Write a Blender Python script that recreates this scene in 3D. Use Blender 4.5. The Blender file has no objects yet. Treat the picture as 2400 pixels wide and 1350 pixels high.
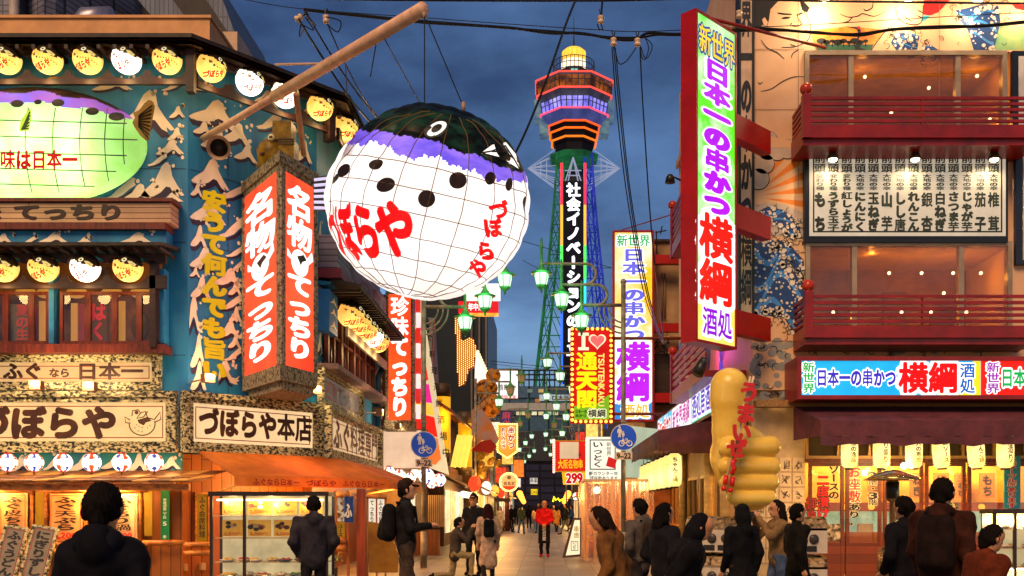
import bpy, math, random
import numpy as np
from mathutils import Vector
R = math.radians
random.seed(7)
C = bpy.context.scene.collection
sc = bpy.context.scene
# ---------------------------------------------------------------- camera
F, CX, CY, EYE = 2300.0, 1275.0, 1190.0, 1.5      # focal length and principal point for a 2400 px wide frame, eye height
cam = bpy.data.objects.new('camera', bpy.data.cameras.new('camera')); C.objects.link(cam)
cam.location = (0, 0, EYE); cam.rotation_euler = (R(90), 0, 0)
cam.data.sensor_width = 36; cam.data.lens = 36*F/2400
cam.data.shift_x = -(CX-1200)/2400; cam.data.shift_y = (CY-675)/2400
cam.data.clip_end = 3000; cam.data.clip_start = .1
sc.camera = cam
# ---------------------------------------------------------------- sky, warm fill lamp, exposure
w = bpy.data.worlds.new('World'); sc.world = w; w.use_nodes = True
nt = w.node_tree; N = nt.nodes; L = nt.links
bg = N['Background']
sky = N.new('ShaderNodeTexSky'); sky.sky_type = 'NISHITA'; sky.sun_disc = False
sky.sun_elevation = R(14); sky.sun_rotation = R(158); sky.air_density = 1.0; sky.dust_density = .3; sky.ozone_density = 4.0
tc = N.new('ShaderNodeTexCoord')
mp = N.new('ShaderNodeMapping'); mp.inputs['Scale'].default_value = (1.0, 1.0, 2.2); mp.inputs['Rotation'].default_value = (0, R(22), 0)
nz = N.new('ShaderNodeTexNoise'); nz.inputs['Scale'].default_value = 3.2; nz.inputs['Detail'].default_value = 8; nz.inputs['Roughness'].default_value = .58
cr = N.new('ShaderNodeValToRGB'); cr.color_ramp.elements[0].position = .36; cr.color_ramp.elements[0].color = (.52, .50, .54, 1)
cr.color_ramp.elements[1].position = .72; cr.color_ramp.elements[1].color = (1.75, 1.65, 1.55, 1)
mx = N.new('ShaderNodeMix'); mx.data_type = 'RGBA'; mx.blend_type = 'MULTIPLY'; mx.inputs[0].default_value = 1
tn = N.new('ShaderNodeMix'); tn.data_type = 'RGBA'; tn.blend_type = 'MULTIPLY'; tn.inputs[0].default_value = 1
tn.inputs[7].default_value = (.80, .80, .92, 1)
L.new(tc.outputs['Generated'], mp.inputs[0]); L.new(mp.outputs[0], nz.inputs['Vector']); L.new(nz.outputs[0], cr.inputs[0])
L.new(sky.outputs[0], tn.inputs[6]); L.new(tn.outputs[2], mx.inputs[6]); L.new(cr.outputs[0], mx.inputs[7]); L.new(mx.outputs[2], bg.inputs[0])
bg.inputs[1].default_value = .070
sun = bpy.data.objects.new('sun', bpy.data.lights.new('sun', 'SUN')); C.objects.link(sun)  # soft warm fill, added to stand for street lights behind the camera
sun.data.energy = 2.7; sun.data.angle = R(28); sun.data.color = (1, .62, .33)
sun.rotation_euler = (R(46), 0, R(-20))
sc.view_settings.view_transform = 'Standard'; sc.view_settings.look = 'None'
sc.view_settings.exposure = .25; sc.view_settings.gamma = 1
try:
    sc.cycles.use_denoising = True; sc.cycles.max_bounces = 6; sc.cycles.diffuse_bounces = 3; sc.cycles.glossy_bounces = 3
    sc.cycles.transparent_max_bounces = 10; sc.cycles.sample_clamp_indirect = 4; sc.cycles.caustics_reflective = False; sc.cycles.caustics_refractive = False
except Exception: pass
# ---------------------------------------------------------------- colour and materials
def lin(h, k=1.0):
    if isinstance(h, str):
        h = h.lstrip('#'); c = [int(h[i:i+2], 16)/255 for i in (0, 2, 4)]
        c = [x/12.92 if x <= .04045 else ((x+.055)/1.055)**2.4 for x in c]
    else: c = list(h[:3])
    return (c[0]*k, c[1]*k, c[2]*k, 1)
MATS = {}
def mat(name, col, rough=.6, emit=0, col2=None, var=.14, vs=3.0, st=(1, 1, 1), metal=0, bump=0, tex='noise', p=None, lo=.35, hi=.68, spec=.4, trans=0):
    if name in MATS: return MATS[name]
    m = bpy.data.materials.new(name); m.use_nodes = True; MATS[name] = m
    nt = m.node_tree; N = nt.nodes; L = nt.links; b = N['Principled BSDF']
    c1 = lin(col); c2 = lin(col2) if col2 else tuple(min(4, x*(1-2*var)) for x in c1[:3])+(1,)
    if col2 is None: c1 = tuple(x*(1+var*.6) for x in c1[:3])+(1,)
    tc = N.new('ShaderNodeTexCoord'); mp = N.new('ShaderNodeMapping'); mp.inputs['Scale'].default_value = st
    L.new(tc.outputs['Object'], mp.inputs[0])
    if tex == 'noise':
        t = N.new('ShaderNodeTexNoise'); t.inputs['Scale'].default_value = vs; t.inputs['Detail'].default_value = 6; t.inputs['Roughness'].default_value = .6
        L.new(mp.outputs[0], t.inputs['Vector']); fac = t.outputs[0]
    elif tex == 'voronoi':
        t = N.new('ShaderNodeTexVoronoi'); t.inputs['Scale'].default_value = vs; L.new(mp.outputs[0], t.inputs['Vector']); fac = t.outputs['Distance']
    elif tex == 'wave':
        t = N.new('ShaderNodeTexWave'); t.inputs['Scale'].default_value = vs; t.inputs['Distortion'].default_value = 3; t.inputs['Detail'].default_value = 4
        t.bands_direction = p or 'X'; L.new(mp.outputs[0], t.inputs['Vector']); fac = t.outputs[0]
    elif tex == 'brick':
        t = N.new('ShaderNodeTexBrick'); t.inputs['Scale'].default_value = vs
        p = p or {}
        t.offset = p.get('offset', .5); t.inputs['Brick Width'].default_value = p.get('w', .5); t.inputs['Row Height'].default_value = p.get('h', .25)
        t.inputs['Mortar Size'].default_value = p.get('m', .012); t.inputs['Color1'].default_value = c1
        t.inputs['Color2'].default_value = tuple(x*.58 for x in c1[:3])+(1,); t.inputs['Mortar'].default_value = c2
        sw = N.new('ShaderNodeSeparateXYZ'); cb = N.new('ShaderNodeCombineXYZ'); L.new(mp.outputs[0], sw.inputs[0])
        for i, a in enumerate(p.get('axes', 'XZ')): L.new(sw.outputs[a], cb.inputs[i])
        L.new(cb.outputs[0], t.inputs['Vector']); fac = None
    if fac is not None:
        rp = N.new('ShaderNodeValToRGB'); e = rp.color_ramp.elements; e[0].position = lo; e[0].color = c2; e[1].position = hi; e[1].color = c1
        L.new(fac, rp.inputs[0]); out = rp.outputs[0]
    else:
        nz = N.new('ShaderNodeTexNoise'); nz.inputs['Scale'].default_value = 1.3; nz.inputs['Detail'].default_value = 5; L.new(tc.outputs['Object'], nz.inputs['Vector'])
        mm = N.new('ShaderNodeMix'); mm.data_type = 'RGBA'; mm.blend_type = 'MULTIPLY'; mm.inputs[0].default_value = .55
        L.new(t.outputs[0], mm.inputs[6]); L.new(nz.outputs[0], mm.inputs[7]); out = mm.outputs[2]; fac = t.outputs['Fac']
    L.new(out, b.inputs['Base Color'])
    b.inputs['Roughness'].default_value = rough; b.inputs['Metallic'].default_value = metal; b.inputs['Specular IOR Level'].default_value = spec
    if emit:
        L.new(out, b.inputs['Emission Color']); b.inputs['Emission Strength'].default_value = emit
        b.inputs['Specular IOR Level'].default_value = .15
        dk = N.new('ShaderNodeMix'); dk.data_type = 'RGBA'; dk.inputs[0].default_value = .75; L.new(out, dk.inputs[6]); dk.inputs[7].default_value = (0, 0, 0, 1)
        L.new(dk.outputs[2], b.inputs['Base Color'])
    if trans:
        tl = N.new('ShaderNodeBsdfTranslucent'); ms = N.new('ShaderNodeMixShader'); ms.inputs[0].default_value = trans; L.new(out, tl.inputs[0]); L.new(b.outputs[0], ms.inputs[1]); L.new(tl.outputs[0], ms.inputs[2]); L.new(ms.outputs[0], N['Material Output'].inputs[0])
    if bump:
        bn = N.new('ShaderNodeBump'); bn.inputs['Strength'].default_value = bump; bn.inputs['Distance'].default_value = .03
        L.new(fac, bn.inputs['Height']); L.new(bn.outputs[0], b.inputs['Normal'])
    return m
def E(h, s=1.0, var=.06, vs=2.5):                         # a surface that gives off light in its own colour
    return mat('lit_%s_%s_%s' % (h, s, var), h, .5, s, var=var, vs=vs)
def P(h, rough=.55, var=.12, vs=3.0, **k):                 # a painted surface
    return mat('paint_%s_%s_%s' % (h, rough, var), h, rough, var=var, vs=vs, **k)
def glass(name='window_glass', tint='#ffffff', a=.93, rough=.03):
    if name in MATS: return MATS[name]
    m = bpy.data.materials.new(name); m.use_nodes = True; MATS[name] = m
    nt = m.node_tree; N = nt.nodes; L = nt.links; N.remove(N['Principled BSDF'])
    t = N.new('ShaderNodeBsdfTransparent'); t.inputs[0].default_value = lin(tint); g = N.new('ShaderNodeBsdfGlossy'); g.inputs['Roughness'].default_value = rough
    g.inputs[0].default_value = (.8, .8, .8, 1)
    x = N.new('ShaderNodeMixShader'); x.inputs[0].default_value = 1-a; L.new(t.outputs[0], x.inputs[1]); L.new(g.outputs[0], x.inputs[2])
    L.new(x.outputs[0], N['Material Output'].inputs[0]); return m
# ---------------------------------------------------------------- geometry helpers
def W(px, py, D): return Vector(((px-CX)/F*D, D, EYE+(CY-py)/F*D))
class PL:                                                 # an upright plane seen from the street: u along it, w out of it, z up
    def __init__(s, x, y, dx, dy):
        n = math.hypot(dx, dy); s.x, s.y, s.dx, s.dy = x, y, dx/n, dy/n
    def pt(s, u, w, z): return (s.x+s.dx*u+s.dy*w, s.y+s.dy*u-s.dx*w, z)
    def off(s, w): a = s.pt(0, w, 0); return PL(a[0], a[1], s.dx, s.dy)
    def u(s, px, w=0):
        a = (px-CX)/F; X, Y = s.x+s.dy*w, s.y-s.dx*w
        return (a*Y-X)/(s.dx-a*s.dy)
    def dep(s, px, w=0): return s.pt(s.u(px, w), w, 0)[1]
    def z(s, px, py, w=0): return EYE+(CY-py)/F*s.dep(px, w)
    def r(s, x0, x1, yt, yb, w=0): return s.u(x0, w), s.u(x1, w), s.z(x0, yb, w), s.z(x0, yt, w)   # u0 u1 z0 z1
    def ang(s): return math.atan2(s.dy, s.dx)
def front(D): return PL(0, D, 1, 0)
WL = {}
class MB:
    def __init__(s): s.v, s.f, s.m, s.s = [], [], [], []
    def add(s, vs, fs, mi=0, sm=False):
        o = len(s.v); s.v.extend([tuple(v) for v in vs])
        for k, f in enumerate(fs):
            s.f.append([i+o for i in f]); s.m.append(mi[k] if isinstance(mi, list) else mi); s.s.append(sm)
        return s
    def poly(s, pts, mi=0): return s.add(pts, [list(range(len(pts)))], mi)
    def rect(s, pl, u0, u1, z0, z1, w, mi=0): return s.poly([pl.pt(u0, w, z0), pl.pt(u1, w, z0), pl.pt(u1, w, z1), pl.pt(u0, w, z1)], mi)
    def box(s, pl, u0, u1, w0, w1, z0, z1, mi=0):
        v = [pl.pt(u, w, z) for z in (z0, z1) for w in (w0, w1) for u in (u0, u1)]
        return s.add(v, [(2, 3, 7, 6), (1, 0, 4, 5), (0, 2, 6, 4), (3, 1, 5, 7), (6, 7, 5, 4), (0, 1, 3, 2)], mi)
    def frame(s, pl, u0, u1, z0, z1, t, w0, w1, mi=0):
        s.box(pl, u0, u1, w0, w1, z1-t, z1, mi); s.box(pl, u0, u1, w0, w1, z0, z0+t, mi)
        s.box(pl, u0, u0+t, w0, w1, z0+t, z1-t, mi); return s.box(pl, u1-t, u1, w0, w1, z0+t, z1-t, mi)
    def bx(s, x0, x1, y0, y1, z0, z1, mi=0): return s.box(front(0), x0, x1, -y1, -y0, z0, z1, mi)
    def prism(s, pl, p2, w0, w1, mi=0, side=None):
        n = len(p2); v = [pl.pt(u, w0, z) for u, z in p2]+[pl.pt(u, w1, z) for u, z in p2]
        fs = [list(range(n))[::-1], list(range(n, 2*n))]+[(i, (i+1) % n, n+(i+1) % n, n+i) for i in range(n)]
        return s.add(v, fs, [mi, mi]+[mi if side is None else side]*n)
    def slab(s, pts, z0, z1, mi=0):                        # footprint extruded upwards
        n = len(pts); z0 = z0 if isinstance(z0, (list, tuple)) else [z0]*n; z1 = z1 if isinstance(z1, (list, tuple)) else [z1]*n
        v = [(p[0], p[1], z0[i]) for i, p in enumerate(pts)]+[(p[0], p[1], z1[i]) for i, p in enumerate(pts)]
        return s.add(v, [list(range(n))[::-1], list(range(n, 2*n))]+[(i, (i+1) % n, n+(i+1) % n, n+i) for i in range(n)], mi)
    def tube(s, pts, r, n=8, mi=0, cap=True):
        pts = [Vector(p) for p in pts]; k = len(pts); r = r if isinstance(r, (list, tuple)) else [r]*k; vs = []
        up = None
        for i, p in enumerate(pts):
            d = (pts[min(i+1, k-1)]-pts[max(i-1, 0)]).normalized()
            if up is None: up = Vector((0, 0, 1)) if abs(d.z) < .9 else Vector((1, 0, 0))
            a = d.cross(up).normalized(); b = a.cross(d).normalized(); up = b
            for j in range(n):
                t = 2*math.pi*j/n; vs.append(p+(a*math.cos(t)+b*math.sin(t))*r[i])
        fs = [(i*n+j, i*n+(j+1) % n, (i+1)*n+(j+1) % n, (i+1)*n+j) for i in range(k-1) for j in range(n)]
        if cap: fs += [list(range(n))[::-1], list(range((k-1)*n, k*n))]
        return s.add(vs, fs, mi, n > 5)
    def lathe(s, c, prof, n=16, mi=0, sm=True, sx=1, sy=1, a0=0):
        vs = []; k = len(prof)
        for r, z in prof:
            for j in range(n):
                t = 2*math.pi*j/n+a0; vs.append((c[0]+r*math.cos(t)*sx, c[1]+r*math.sin(t)*sy, c[2]+z))
        fs = [(i*n+j, i*n+(j+1) % n, (i+1)*n+(j+1) % n, (i+1)*n+j) for i in range(k-1) for j in range(n)]
        ms = [mi[i] if isinstance(mi, list) else mi for i in range(k-1) for j in range(n)]
        fs += [list(range(n))[::-1], list(range((k-1)*n, k*n))]; ms += [ms[0], ms[-1]]
        return s.add(vs, fs, ms, sm)
    def ball(s, c, r, n=16, m=10, mi=0, fn=None):           # r: 3 radii; fn(unit direction) -> material index
        r = r if isinstance(r, (list, tuple)) else (r, r, r); vs = [(0, 0, -1)]; fs = []
        for i in range(1, m):
            a = math.pi*i/m-math.pi/2
            for j in range(n):
                t = 2*math.pi*j/n; vs.append((math.cos(a)*math.cos(t), math.cos(a)*math.sin(t), math.sin(a)))
        vs.append((0, 0, 1)); T = len(vs)-1
        for j in range(n):
            fs.append((0, 1+(j+1) % n, 1+j)); fs.append((T, T-n+j, T-n+(j+1) % n))
            for i in range(m-2): fs.append((1+i*n+j, 1+i*n+(j+1) % n, 1+(i+1)*n+(j+1) % n, 1+(i+1)*n+j))
        ms = [fn(Vector([sum(vs[q][k] for q in f)/len(f) for k in range(3)]).normalized()) for f in fs] if fn else mi
        return s.add([(c[0]+v[0]*r[0], c[1]+v[1]*r[1], c[2]+v[2]*r[2]) for v in vs], fs, ms, True)
    def build(s, name, mats, parent=None):
        me = bpy.data.meshes.new(name)
        o3 = WL.get(parent.name, (0, 0, 0)) if parent else (0, 0, 0)
        me.from_pydata([(v[0]-o3[0], v[1]-o3[1], v[2]-o3[2]) for v in s.v], [], s.f)
        mats = mats if isinstance(mats, (list, tuple)) else [mats]
        for m in mats: me.materials.append(m)
        me.polygons.foreach_set('material_index', s.m); me.polygons.foreach_set('use_smooth', s.s); me.update()
        o = bpy.data.objects.new(name, me); C.objects.link(o)
        if parent: o.parent = parent; WL[o.name] = o3
        return o
def tag(o, label, cat, group=None, kind=None):
    if label: o['label'] = label
    if cat: o['category'] = cat
    if group: o['group'] = group
    if kind: o['kind'] = kind
    return o
def thing(name, label, cat, loc=(0, 0, 0), group=None):
    o = bpy.data.objects.new(name, None); C.objects.link(o); o.location = loc; o.empty_display_size = .1
    WL[o.name] = tuple(loc); return tag(o, label, cat, group)
def struct(name, mb, m): o = mb.build(name, m); o['kind'] = 'structure'; return o
KIDS = {}
def dup(root, loc, rz=0, label=None, scale=None, group=None):
    def cp(o, par):
        c = o.copy(); C.objects.link(c)
        if par: c.parent = par
        for ch in [x for x in o.children]: cp(ch, c)
        return c
    r = cp(root, None); r.location = loc; r.rotation_euler = (0, 0, rz); WL[r.name] = tuple(loc)
    if scale: r.scale = (scale,)*3 if not isinstance(scale, tuple) else scale
    if label: r['label'] = label
    if group: r['group'] = group
    return r
def lamp(name, parent, loc, power, col, radius=.08, kind='POINT', size=None, rot=None, spot=None):
    d = bpy.data.lights.new(name, kind); d.energy = power; d.color = lin(col)[:3]
    if kind in ('POINT', 'SPOT'): d.shadow_soft_size = radius
    if kind == 'SPOT': d.spot_size = R(spot or 90); d.spot_blend = .8
    if kind == 'AREA': d.shape = 'RECTANGLE'; d.size, d.size_y = size
    o = bpy.data.objects.new(name, d); C.objects.link(o)
    if parent: o.parent = parent; b = WL.get(parent.name, (0, 0, 0)); o.location = [loc[i]-b[i] for i in range(3)]
    else: o.location = loc
    if rot: o.rotation_euler = rot
    return o
def aim(v): return Vector(v).to_track_quat('-Z', 'Y').to_euler()
# ---------------------------------------------------------------- lettering
GL = {}
def glyph(ch, b, res=4):
    if (ch, b, res) in GL: return GL[(ch, b, res)]
    cu = bpy.data.curves.new('t', 'FONT'); cu.body = ch; cu.size = 1; cu.offset = b; cu.resolution_u = res; cu.fill_mode = 'FRONT'
    ob = bpy.data.objects.new('t', cu); C.objects.link(ob)
    me = bpy.data.meshes.new_from_object(ob.evaluated_get(bpy.context.evaluated_depsgraph_get()))
    g = ([(v.co.x, v.co.y) for v in me.vertices], [list(p.vertices) for p in me.polygons])
    bpy.data.objects.remove(ob); bpy.data.meshes.remove(me); bpy.data.curves.remove(cu); GL[(ch, b, res)] = g; return g
def strokes(ch, b):                                        # one glyph thickened to a brush-like weight: copies of it pushed apart
    n = len(glyph(ch, 0, 1)[0]); kana = 0x3040 <= ord(ch) <= 0x30ff or ord(ch) < 0x2e00
    b = b*(1 if kana else .9 if n < 16 else .62 if n < 36 else .48 if n < 62 else .36); r_ = b; vs, fs = glyph(ch, 0, 4 if n < 60 else 2)
    sh = [(0, 0)] if r_ < .004 else [(r_*math.cos(a), r_*math.sin(a)) for a in [i*math.pi/4 for i in range(8)]]
    return [(i, [(x+dx, y+dy) for x, y in vs], fs) for i, (dx, dy) in enumerate(sh)]
def cjk(c): return ord(c) > 0x2e00
def layout(s, u0, u1, z0, z1, vert=False, fill=.98, shear=0.):  # -> (char, ox, oz, sx, sz) per character
    out = []
    if vert:
        h = (z1-z0)/len(s)
        for i, c in enumerate(s): out.append((c, u0, z1-h*(i+1), (u1-u0), h))
    else:
        wd = [1.0 if cjk(c) else (.34 if c in "I1l.,'! " else .6) for c in s]; t = sum(wd); x = u0
        for c, q in zip(s, wd): wq = (u1-u0)*q/t; out.append((c, x, z0, wq, z1-z0)); x += wq
    return out
def put_text(mb, s, mp, u0, u1, z0, z1, b=.03, mi=0, vert=False, halo=0, hmi=1, w=.004, dw=.004, depth=0, warp=None):
    for c, ox, oz, sx, sz in layout(s, u0, u1, z0, z1, vert):
        for bb, m, ww, ij in [q_ for bb_, m_, w_, hf_ in (([(b+halo, hmi, w, 1)] if halo else [])+[(b, mi, w+(dw if halo else 0), 0)]) for q_ in [(v_, m_, w_+i_*.00025, f_) for i_, v_, f_ in ([(i2, [(x*1, y) for x, y in v2], f2) for i2, v2, f2 in (halo_strokes(c, min(bb_, .17)) if hf_ else strokes(c, bb_))])]]:
            vs, fs = bb, ij
            if not vs: continue
            if cjk(c) or c in '♥':
                q = [(x, y+.12) for x, y in vs]
                if c in 'ー〜' and vert: q = [(1-y, x) for x, y in q]; q = [(x, 1-y) for x, y in q]
            else:
                xs = [v[0] for v in glyph(c, 0)[0]]; a, e = min(xs), max(xs); e = max(e, a+.12)
                mgn = .08 if len(s) > 1 else .0
                q = [((x-a)/(e-a)*(1-2*mgn)+mgn, (y+.02)/.76) for x, y in vs]
            pts = [(ox+x*sx, oz+y*sz) for x, y in q]
            if warp: pts = [warp(*p) for p in pts]
            mb.add([mp(u, ww, z) for u, z in pts], fs, m)
            if depth:
                ec = {}
                for f in fs:
                    for i in range(len(f)): ec[(f[i], f[(i+1) % len(f)])] = 1
                bd = [k for k in ec if (k[1], k[0]) not in ec]; n = len(pts)
                mb.add([mp(u, ww, z) for u, z in pts]+[mp(u, ww-depth, z) for u, z in pts], [(k[1], k[0], k[0]+n, k[1]+n) for k in bd], m)
    return mb
def halo_strokes(ch, b):
    n = len(glyph(ch, 0, 1)[0]); r_ = b*.9; vs, fs = glyph(ch, 0, 2)
    return [(i, [(x+r_*math.cos(a), y+r_*math.sin(a)) for x, y in vs], fs) for i, a in enumerate([j*math.pi/6 for j in range(12)])]
def ray_ell(px, py, c, r, k=1.0, c0=None):                 # where the sight line to a photo point meets an ellipsoid
    c0 = c0 or (CX+F*c[0]/c[1], CY-F*(c[2]-EYE)/c[1])
    for _ in range(60):
        d = ((px-CX)/F, 1.0, (CY-py)/F); o = (-c[0], -c[1], EYE-c[2])
        D_ = [d[i]/(r[i]*k) for i in range(3)]; O_ = [o[i]/(r[i]*k) for i in range(3)]
        A = sum(v*v for v in D_); B = sum(x*y for x, y in zip(D_, O_)); Q = sum(v*v for v in O_)-1; dc = B*B-A*Q
        if dc > 0: t = (-B-math.sqrt(dc))/A; return (d[0]*t, d[1]*t, EYE+d[2]*t)
        px += (c0[0]-px)*.012; py += (c0[1]-py)*.012
    return tuple(c)
def letters(parent, pl, s, rect, m, b=.03, vert=False, halo=0, hm=None, w=.006, depth=0, name='lettering'):
    mb = MB(); put_text(mb, s, pl.pt, *rect, b=b, vert=vert, halo=halo, w=w, depth=depth)
    return mb.build(name, [m, hm] if hm else [m], parent)
# ================================================================= ground
pave = mat('street_paving', '#9a8e80', .45, col2='#4a433c', vs=1.0, tex='brick', p=dict(w=1.2, h=.6, m=.012, axes='YX'), bump=.15, spec=.5)
mb = MB(); mb.poly([(-60, -12, 0), (60, -12, 0), (60, 420, 0), (-60, 420, 0)]); struct('street', mb, pave)
# ================================================================= pufferfish restaurant on the left
PATH = [(-16, 20), (-7.26, 20), (-5.18, 22.36), (-5.18, 31)]
FL = front(20); CH = PL(-7.26, 20, 2.08, 2.36); SD = PL(-5.18, 22.36, 0, 1)
def offs(w, path=PATH):
    out = []; ns = []
    for a, b in zip(path, path[1:]):
        d = Vector((b[0]-a[0], b[1]-a[1])).normalized(); ns.append(Vector((d.y, -d.x)))
    for i, p in enumerate(path):
        if i == 0: n = ns[0]
        elif i == len(path)-1: n = ns[-1]
        else: n = (ns[i-1]+ns[i]); n = n/(n.dot(ns[i]))
        out.append((p[0]+n.x*w, p[1]+n.y*w))
    return out
def loft(mb, prof, i0, i1, mi=0, path=PATH, cap=True):     # profile of (w, z) swept round the front of a building
    rows = []
    for w, z in prof: rows.append([(p[0], p[1], z) for p in offs(w, path)[i0:i1+1]])
    k = i1-i0+1; vs = [v for r_ in rows for v in r_]; n = len(prof)
    fs = [(a*k+i, a*k+i+1, (a+1)*k+i+1, (a+1)*k+i) for a in range(n-1) for i in range(k-1)]
    if cap: fs += [[a*k for a in range(n)][::-1], [a*k+k-1 for a in range(n)]]
    return mb.add(vs, fs, mi)
teal = mat('teal_painted_wall', '#2080a8', .55, col2='#165a8c', vs=1.1, st=(1.5, 1.5, .35))
wood_d = mat('dark_brown_wood', '#3a1f14', .5, col2='#1c0f0a', vs=3, st=(1, 1, 6))
wood_r = mat('red_brown_wood', '#7a2d16', .45, col2='#4a170b', vs=3, st=(5, 5, .8))
wood_o = mat('orange_brown_wood', '#9a5522', .5, col2='#5a2a10', vs=2.5, st=(6, 6, .6))
wood_log = mat('pale_log_wood', '#cc8030', .5, col2='#7a3c10', vs=2.5, st=(2, 2, 4))
cream = P('#f6e0c0', .6, .06); purp = P('#2c1736', .6, .1); darkm = P('#15110f', .5)
stonef = mat('woven_stone_frame', '#d9c68e', .6, col2='#14140c', vs=14, st=(1, 1, 1.6), lo=.44, hi=.56, bump=.35)
stonep = mat('pitted_grey_stone', '#a8977a', .7, col2='#2b261f', vs=16, lo=.38, hi=.56, bump=.3)
LB = thing('restaurant_building', 'blue restaurant building painted with white wave crests, lanterns under its dark eaves', 'building', (-7.26, 20, 0))
mb = MB(); foot = PATH+[(-16, 31)]; mb.slab(foot, 2.62, 11.0); mb.build('wall', teal, LB)
mb = MB(); q = offs(-.5); mb.slab(q+[(-16, 31)], 0, 2.62)
mb.build('ground_floor_wall', mat('plank_wall', '#8a4a1e', .5, col2='#43200d', vs=1, tex='brick', p=dict(w=4, h=.16, m=.006, axes='ZX')), LB)
# parapet and plant on the roof
mb = MB(); mb.slab([(-16, 20.9), (-7.12, 20.9), (-7.12, 26), (-16, 26)], 11.0, 11.92); mb.slab([(-16, 20.86), (-7.08, 20.86), (-7.08, 26), (-16, 26)], 11.92, 11.98); mb.build('parapet', P('#d8985c', .6, .1), LB)
mb = MB(); loft(mb, [(.82, 10.70), (.82, 10.78), (-.5, 11.08), (-.5, 10.98)], 0, 3); mb.build('eave', mat('weathered_roof_edge', '#3b2a1e', .6, col2='#100b08', vs=6), LB)
mb = MB(); loft(mb, [(.78, 10.68), (-.02, 10.80), (-.02, 10.72), (.74, 10.60)], 0, 3)
for k in range(60):                                        # rafters under the eave
    u = -15.5+k*.16*2
    if u < -7.6: mb.box(FL, u, u+.07, .05, .74, 10.52, 10.6)
mb.build('rafters', wood_d, LB)
def scooped(mb, pl, u0, u1, z0, z1, cs, rr, w0, w1, top):   # board with round bites for the lanterns
    pts = []
    edge = []
    for c in sorted(cs):
        for k in range(9):
            a = math.pi*k/8; edge.append((c-rr*math.cos(a), rr*math.sin(a)))
    if top: pts = [(u0, z1), (u0, z0)]+[(min(max(u, u0), u1), z0+min(h*.5, (z1-z0)*.8)) for u, h in edge]+[(u1, z0), (u1, z1)]
    else: pts = [(u1, z0), (u1, z1)]+[(min(max(u, u0), u1), z1-min(h*.5, (z1-z0)*.8)) for u, h in edge[::-1]]+[(u0, z1), (u0, z0)]
    mb.prism(pl, pts, w0, w1)
def lrow(pl, xs, w): return [pl.u(x, w) for x in xs]
ROWS = [(FL, [-78, 15, 112, 206, 297, 392], -16, -7.0), (CH, [495, 585, 668, 750], -.05, 3.2), (SD, [808, 832, 853], .1, 5.5)]
mb = MB()
for pl, xs, u0, u1 in ROWS:
    us = lrow(pl, xs, .5)
    scooped(mb, pl, u0, u1, 10.48, 10.68, us, .36, .42, .5, True); scooped(mb, pl, u0, u1, 9.92, 10.2, us, .36, .42, .5, False)
mb.box(FL, -7.1, -6.94, .4, .56, 9.75, 10.68); mb.box(CH, 3.1, 3.26, .3, .56, 9.75, 10.68)
mb.build('lantern_board', wood_d, LB)
# ---- painted waves
def wshape(kind, x0, x1, yp, yb):                         # pixel outline of one brushed crest and of its shadow
    w_, h = x1-x0, (yb-yp)*1.22; yp -= (yb-yp)*.1
    if kind == 'a':
        c = [(0, 1), (.1, .83), (.33, .55), (.48, .12), (.58, .0), (.68, .1), (.72, .42), (.84, .7), (1, 1.0), (.93, 1.02), (.86, .93), (.88, 1.06), (.78, .98), (.67, .76), (.58, .74), (.45, .92), (.30, 1.03), (.16, 1.06), (.2, 1.08), (.06, 1.04), (.1, 1.1)]
        s = [(0, 1.1), (.2, 1.0), (.44, .74), (.60, .50), (.76, .84), (.92, 1.16), (.78, 1.2), (.64, .96), (.46, 1.14), (.24, 1.26), (.08, 1.26)]
    elif kind == 'b':
        c = [(0, .6), (.08, .25), (.22, .02), (.4, 0), (.5, .16), (.56, .3), (.5, .36), (.47, .3), (.5, .45), (.62, .6), (.82, .62), (1, .5), (.9, .66), (.98, .7), (.84, .78), (.92, .86), (.74, .86), (.55, .8), (.38, .55), (.28, .5), (.15, .62), (0, .8)]
        s = [(0, .84), (.15, .66), (.3, .54), (.38, .6), (.52, .84), (.7, .92), (.62, .98), (.44, .9), (.3, .7), (.15, .86), (0, 1)]
    else:
        c = [(0, 1), (.25, .85), (.5, .5), (.8, .12), (.9, 0), (1, .05), (.96, .2), (1, .35), (.8, .55), (.6, .82), (.35, 1.0), (.1, 1.08)]
        s = [(.05, 1.12), (.35, 1.04), (.62, .86), (1, .42), (1, .55), (.66, 1.0), (.4, 1.14), (.1, 1.2)]
    f = lambda L_: [(x0+a*w_, yp+b*h) for a, b in L_]
    return f(c), f(s)
def waves(name, pl, lst, parent, w=.012, rx=None):
    mb = MB(); rnd = random.Random(3)
    for it in lst:
        k, x0, x1, yp, yb = it[:5]
        c, s = wshape(k, x0, x1, yp, yb)
        xm = (x0+x1)/2
        D = pl.dep(xm, w)
        def q(p): return pl.pt(pl.u(p[0], w), w, EYE+(CY-p[1])/F*D)
        mb.poly([q(p) for p in c], 0)
        w2 = w*.5
        mb.poly([pl.pt(pl.u(p[0], w2), w2, EYE+(CY-p[1])/F*D) for p in s], 1)
        for _ in range(5 if k != 'c' else 2):
            a, b, r_ = xm+rnd.uniform(.1, .6)*(x1-x0), yp+rnd.uniform(-.5, .2)*(yb-yp), rnd.uniform(1.5, 4.5)
            if rx and not (rx[0] < a < rx[1]): continue
            u, z = pl.u(a, w), EYE+(CY-b)/F*D; r_ = r_*D/F
            mb.poly([pl.pt(u+r_*math.cos(t), w, z+r_*1.15*math.sin(t)) for t in [i*math.pi/4 for i in range(8)]], 0)
    return mb.build(name, [cream, purp], parent)
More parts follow.
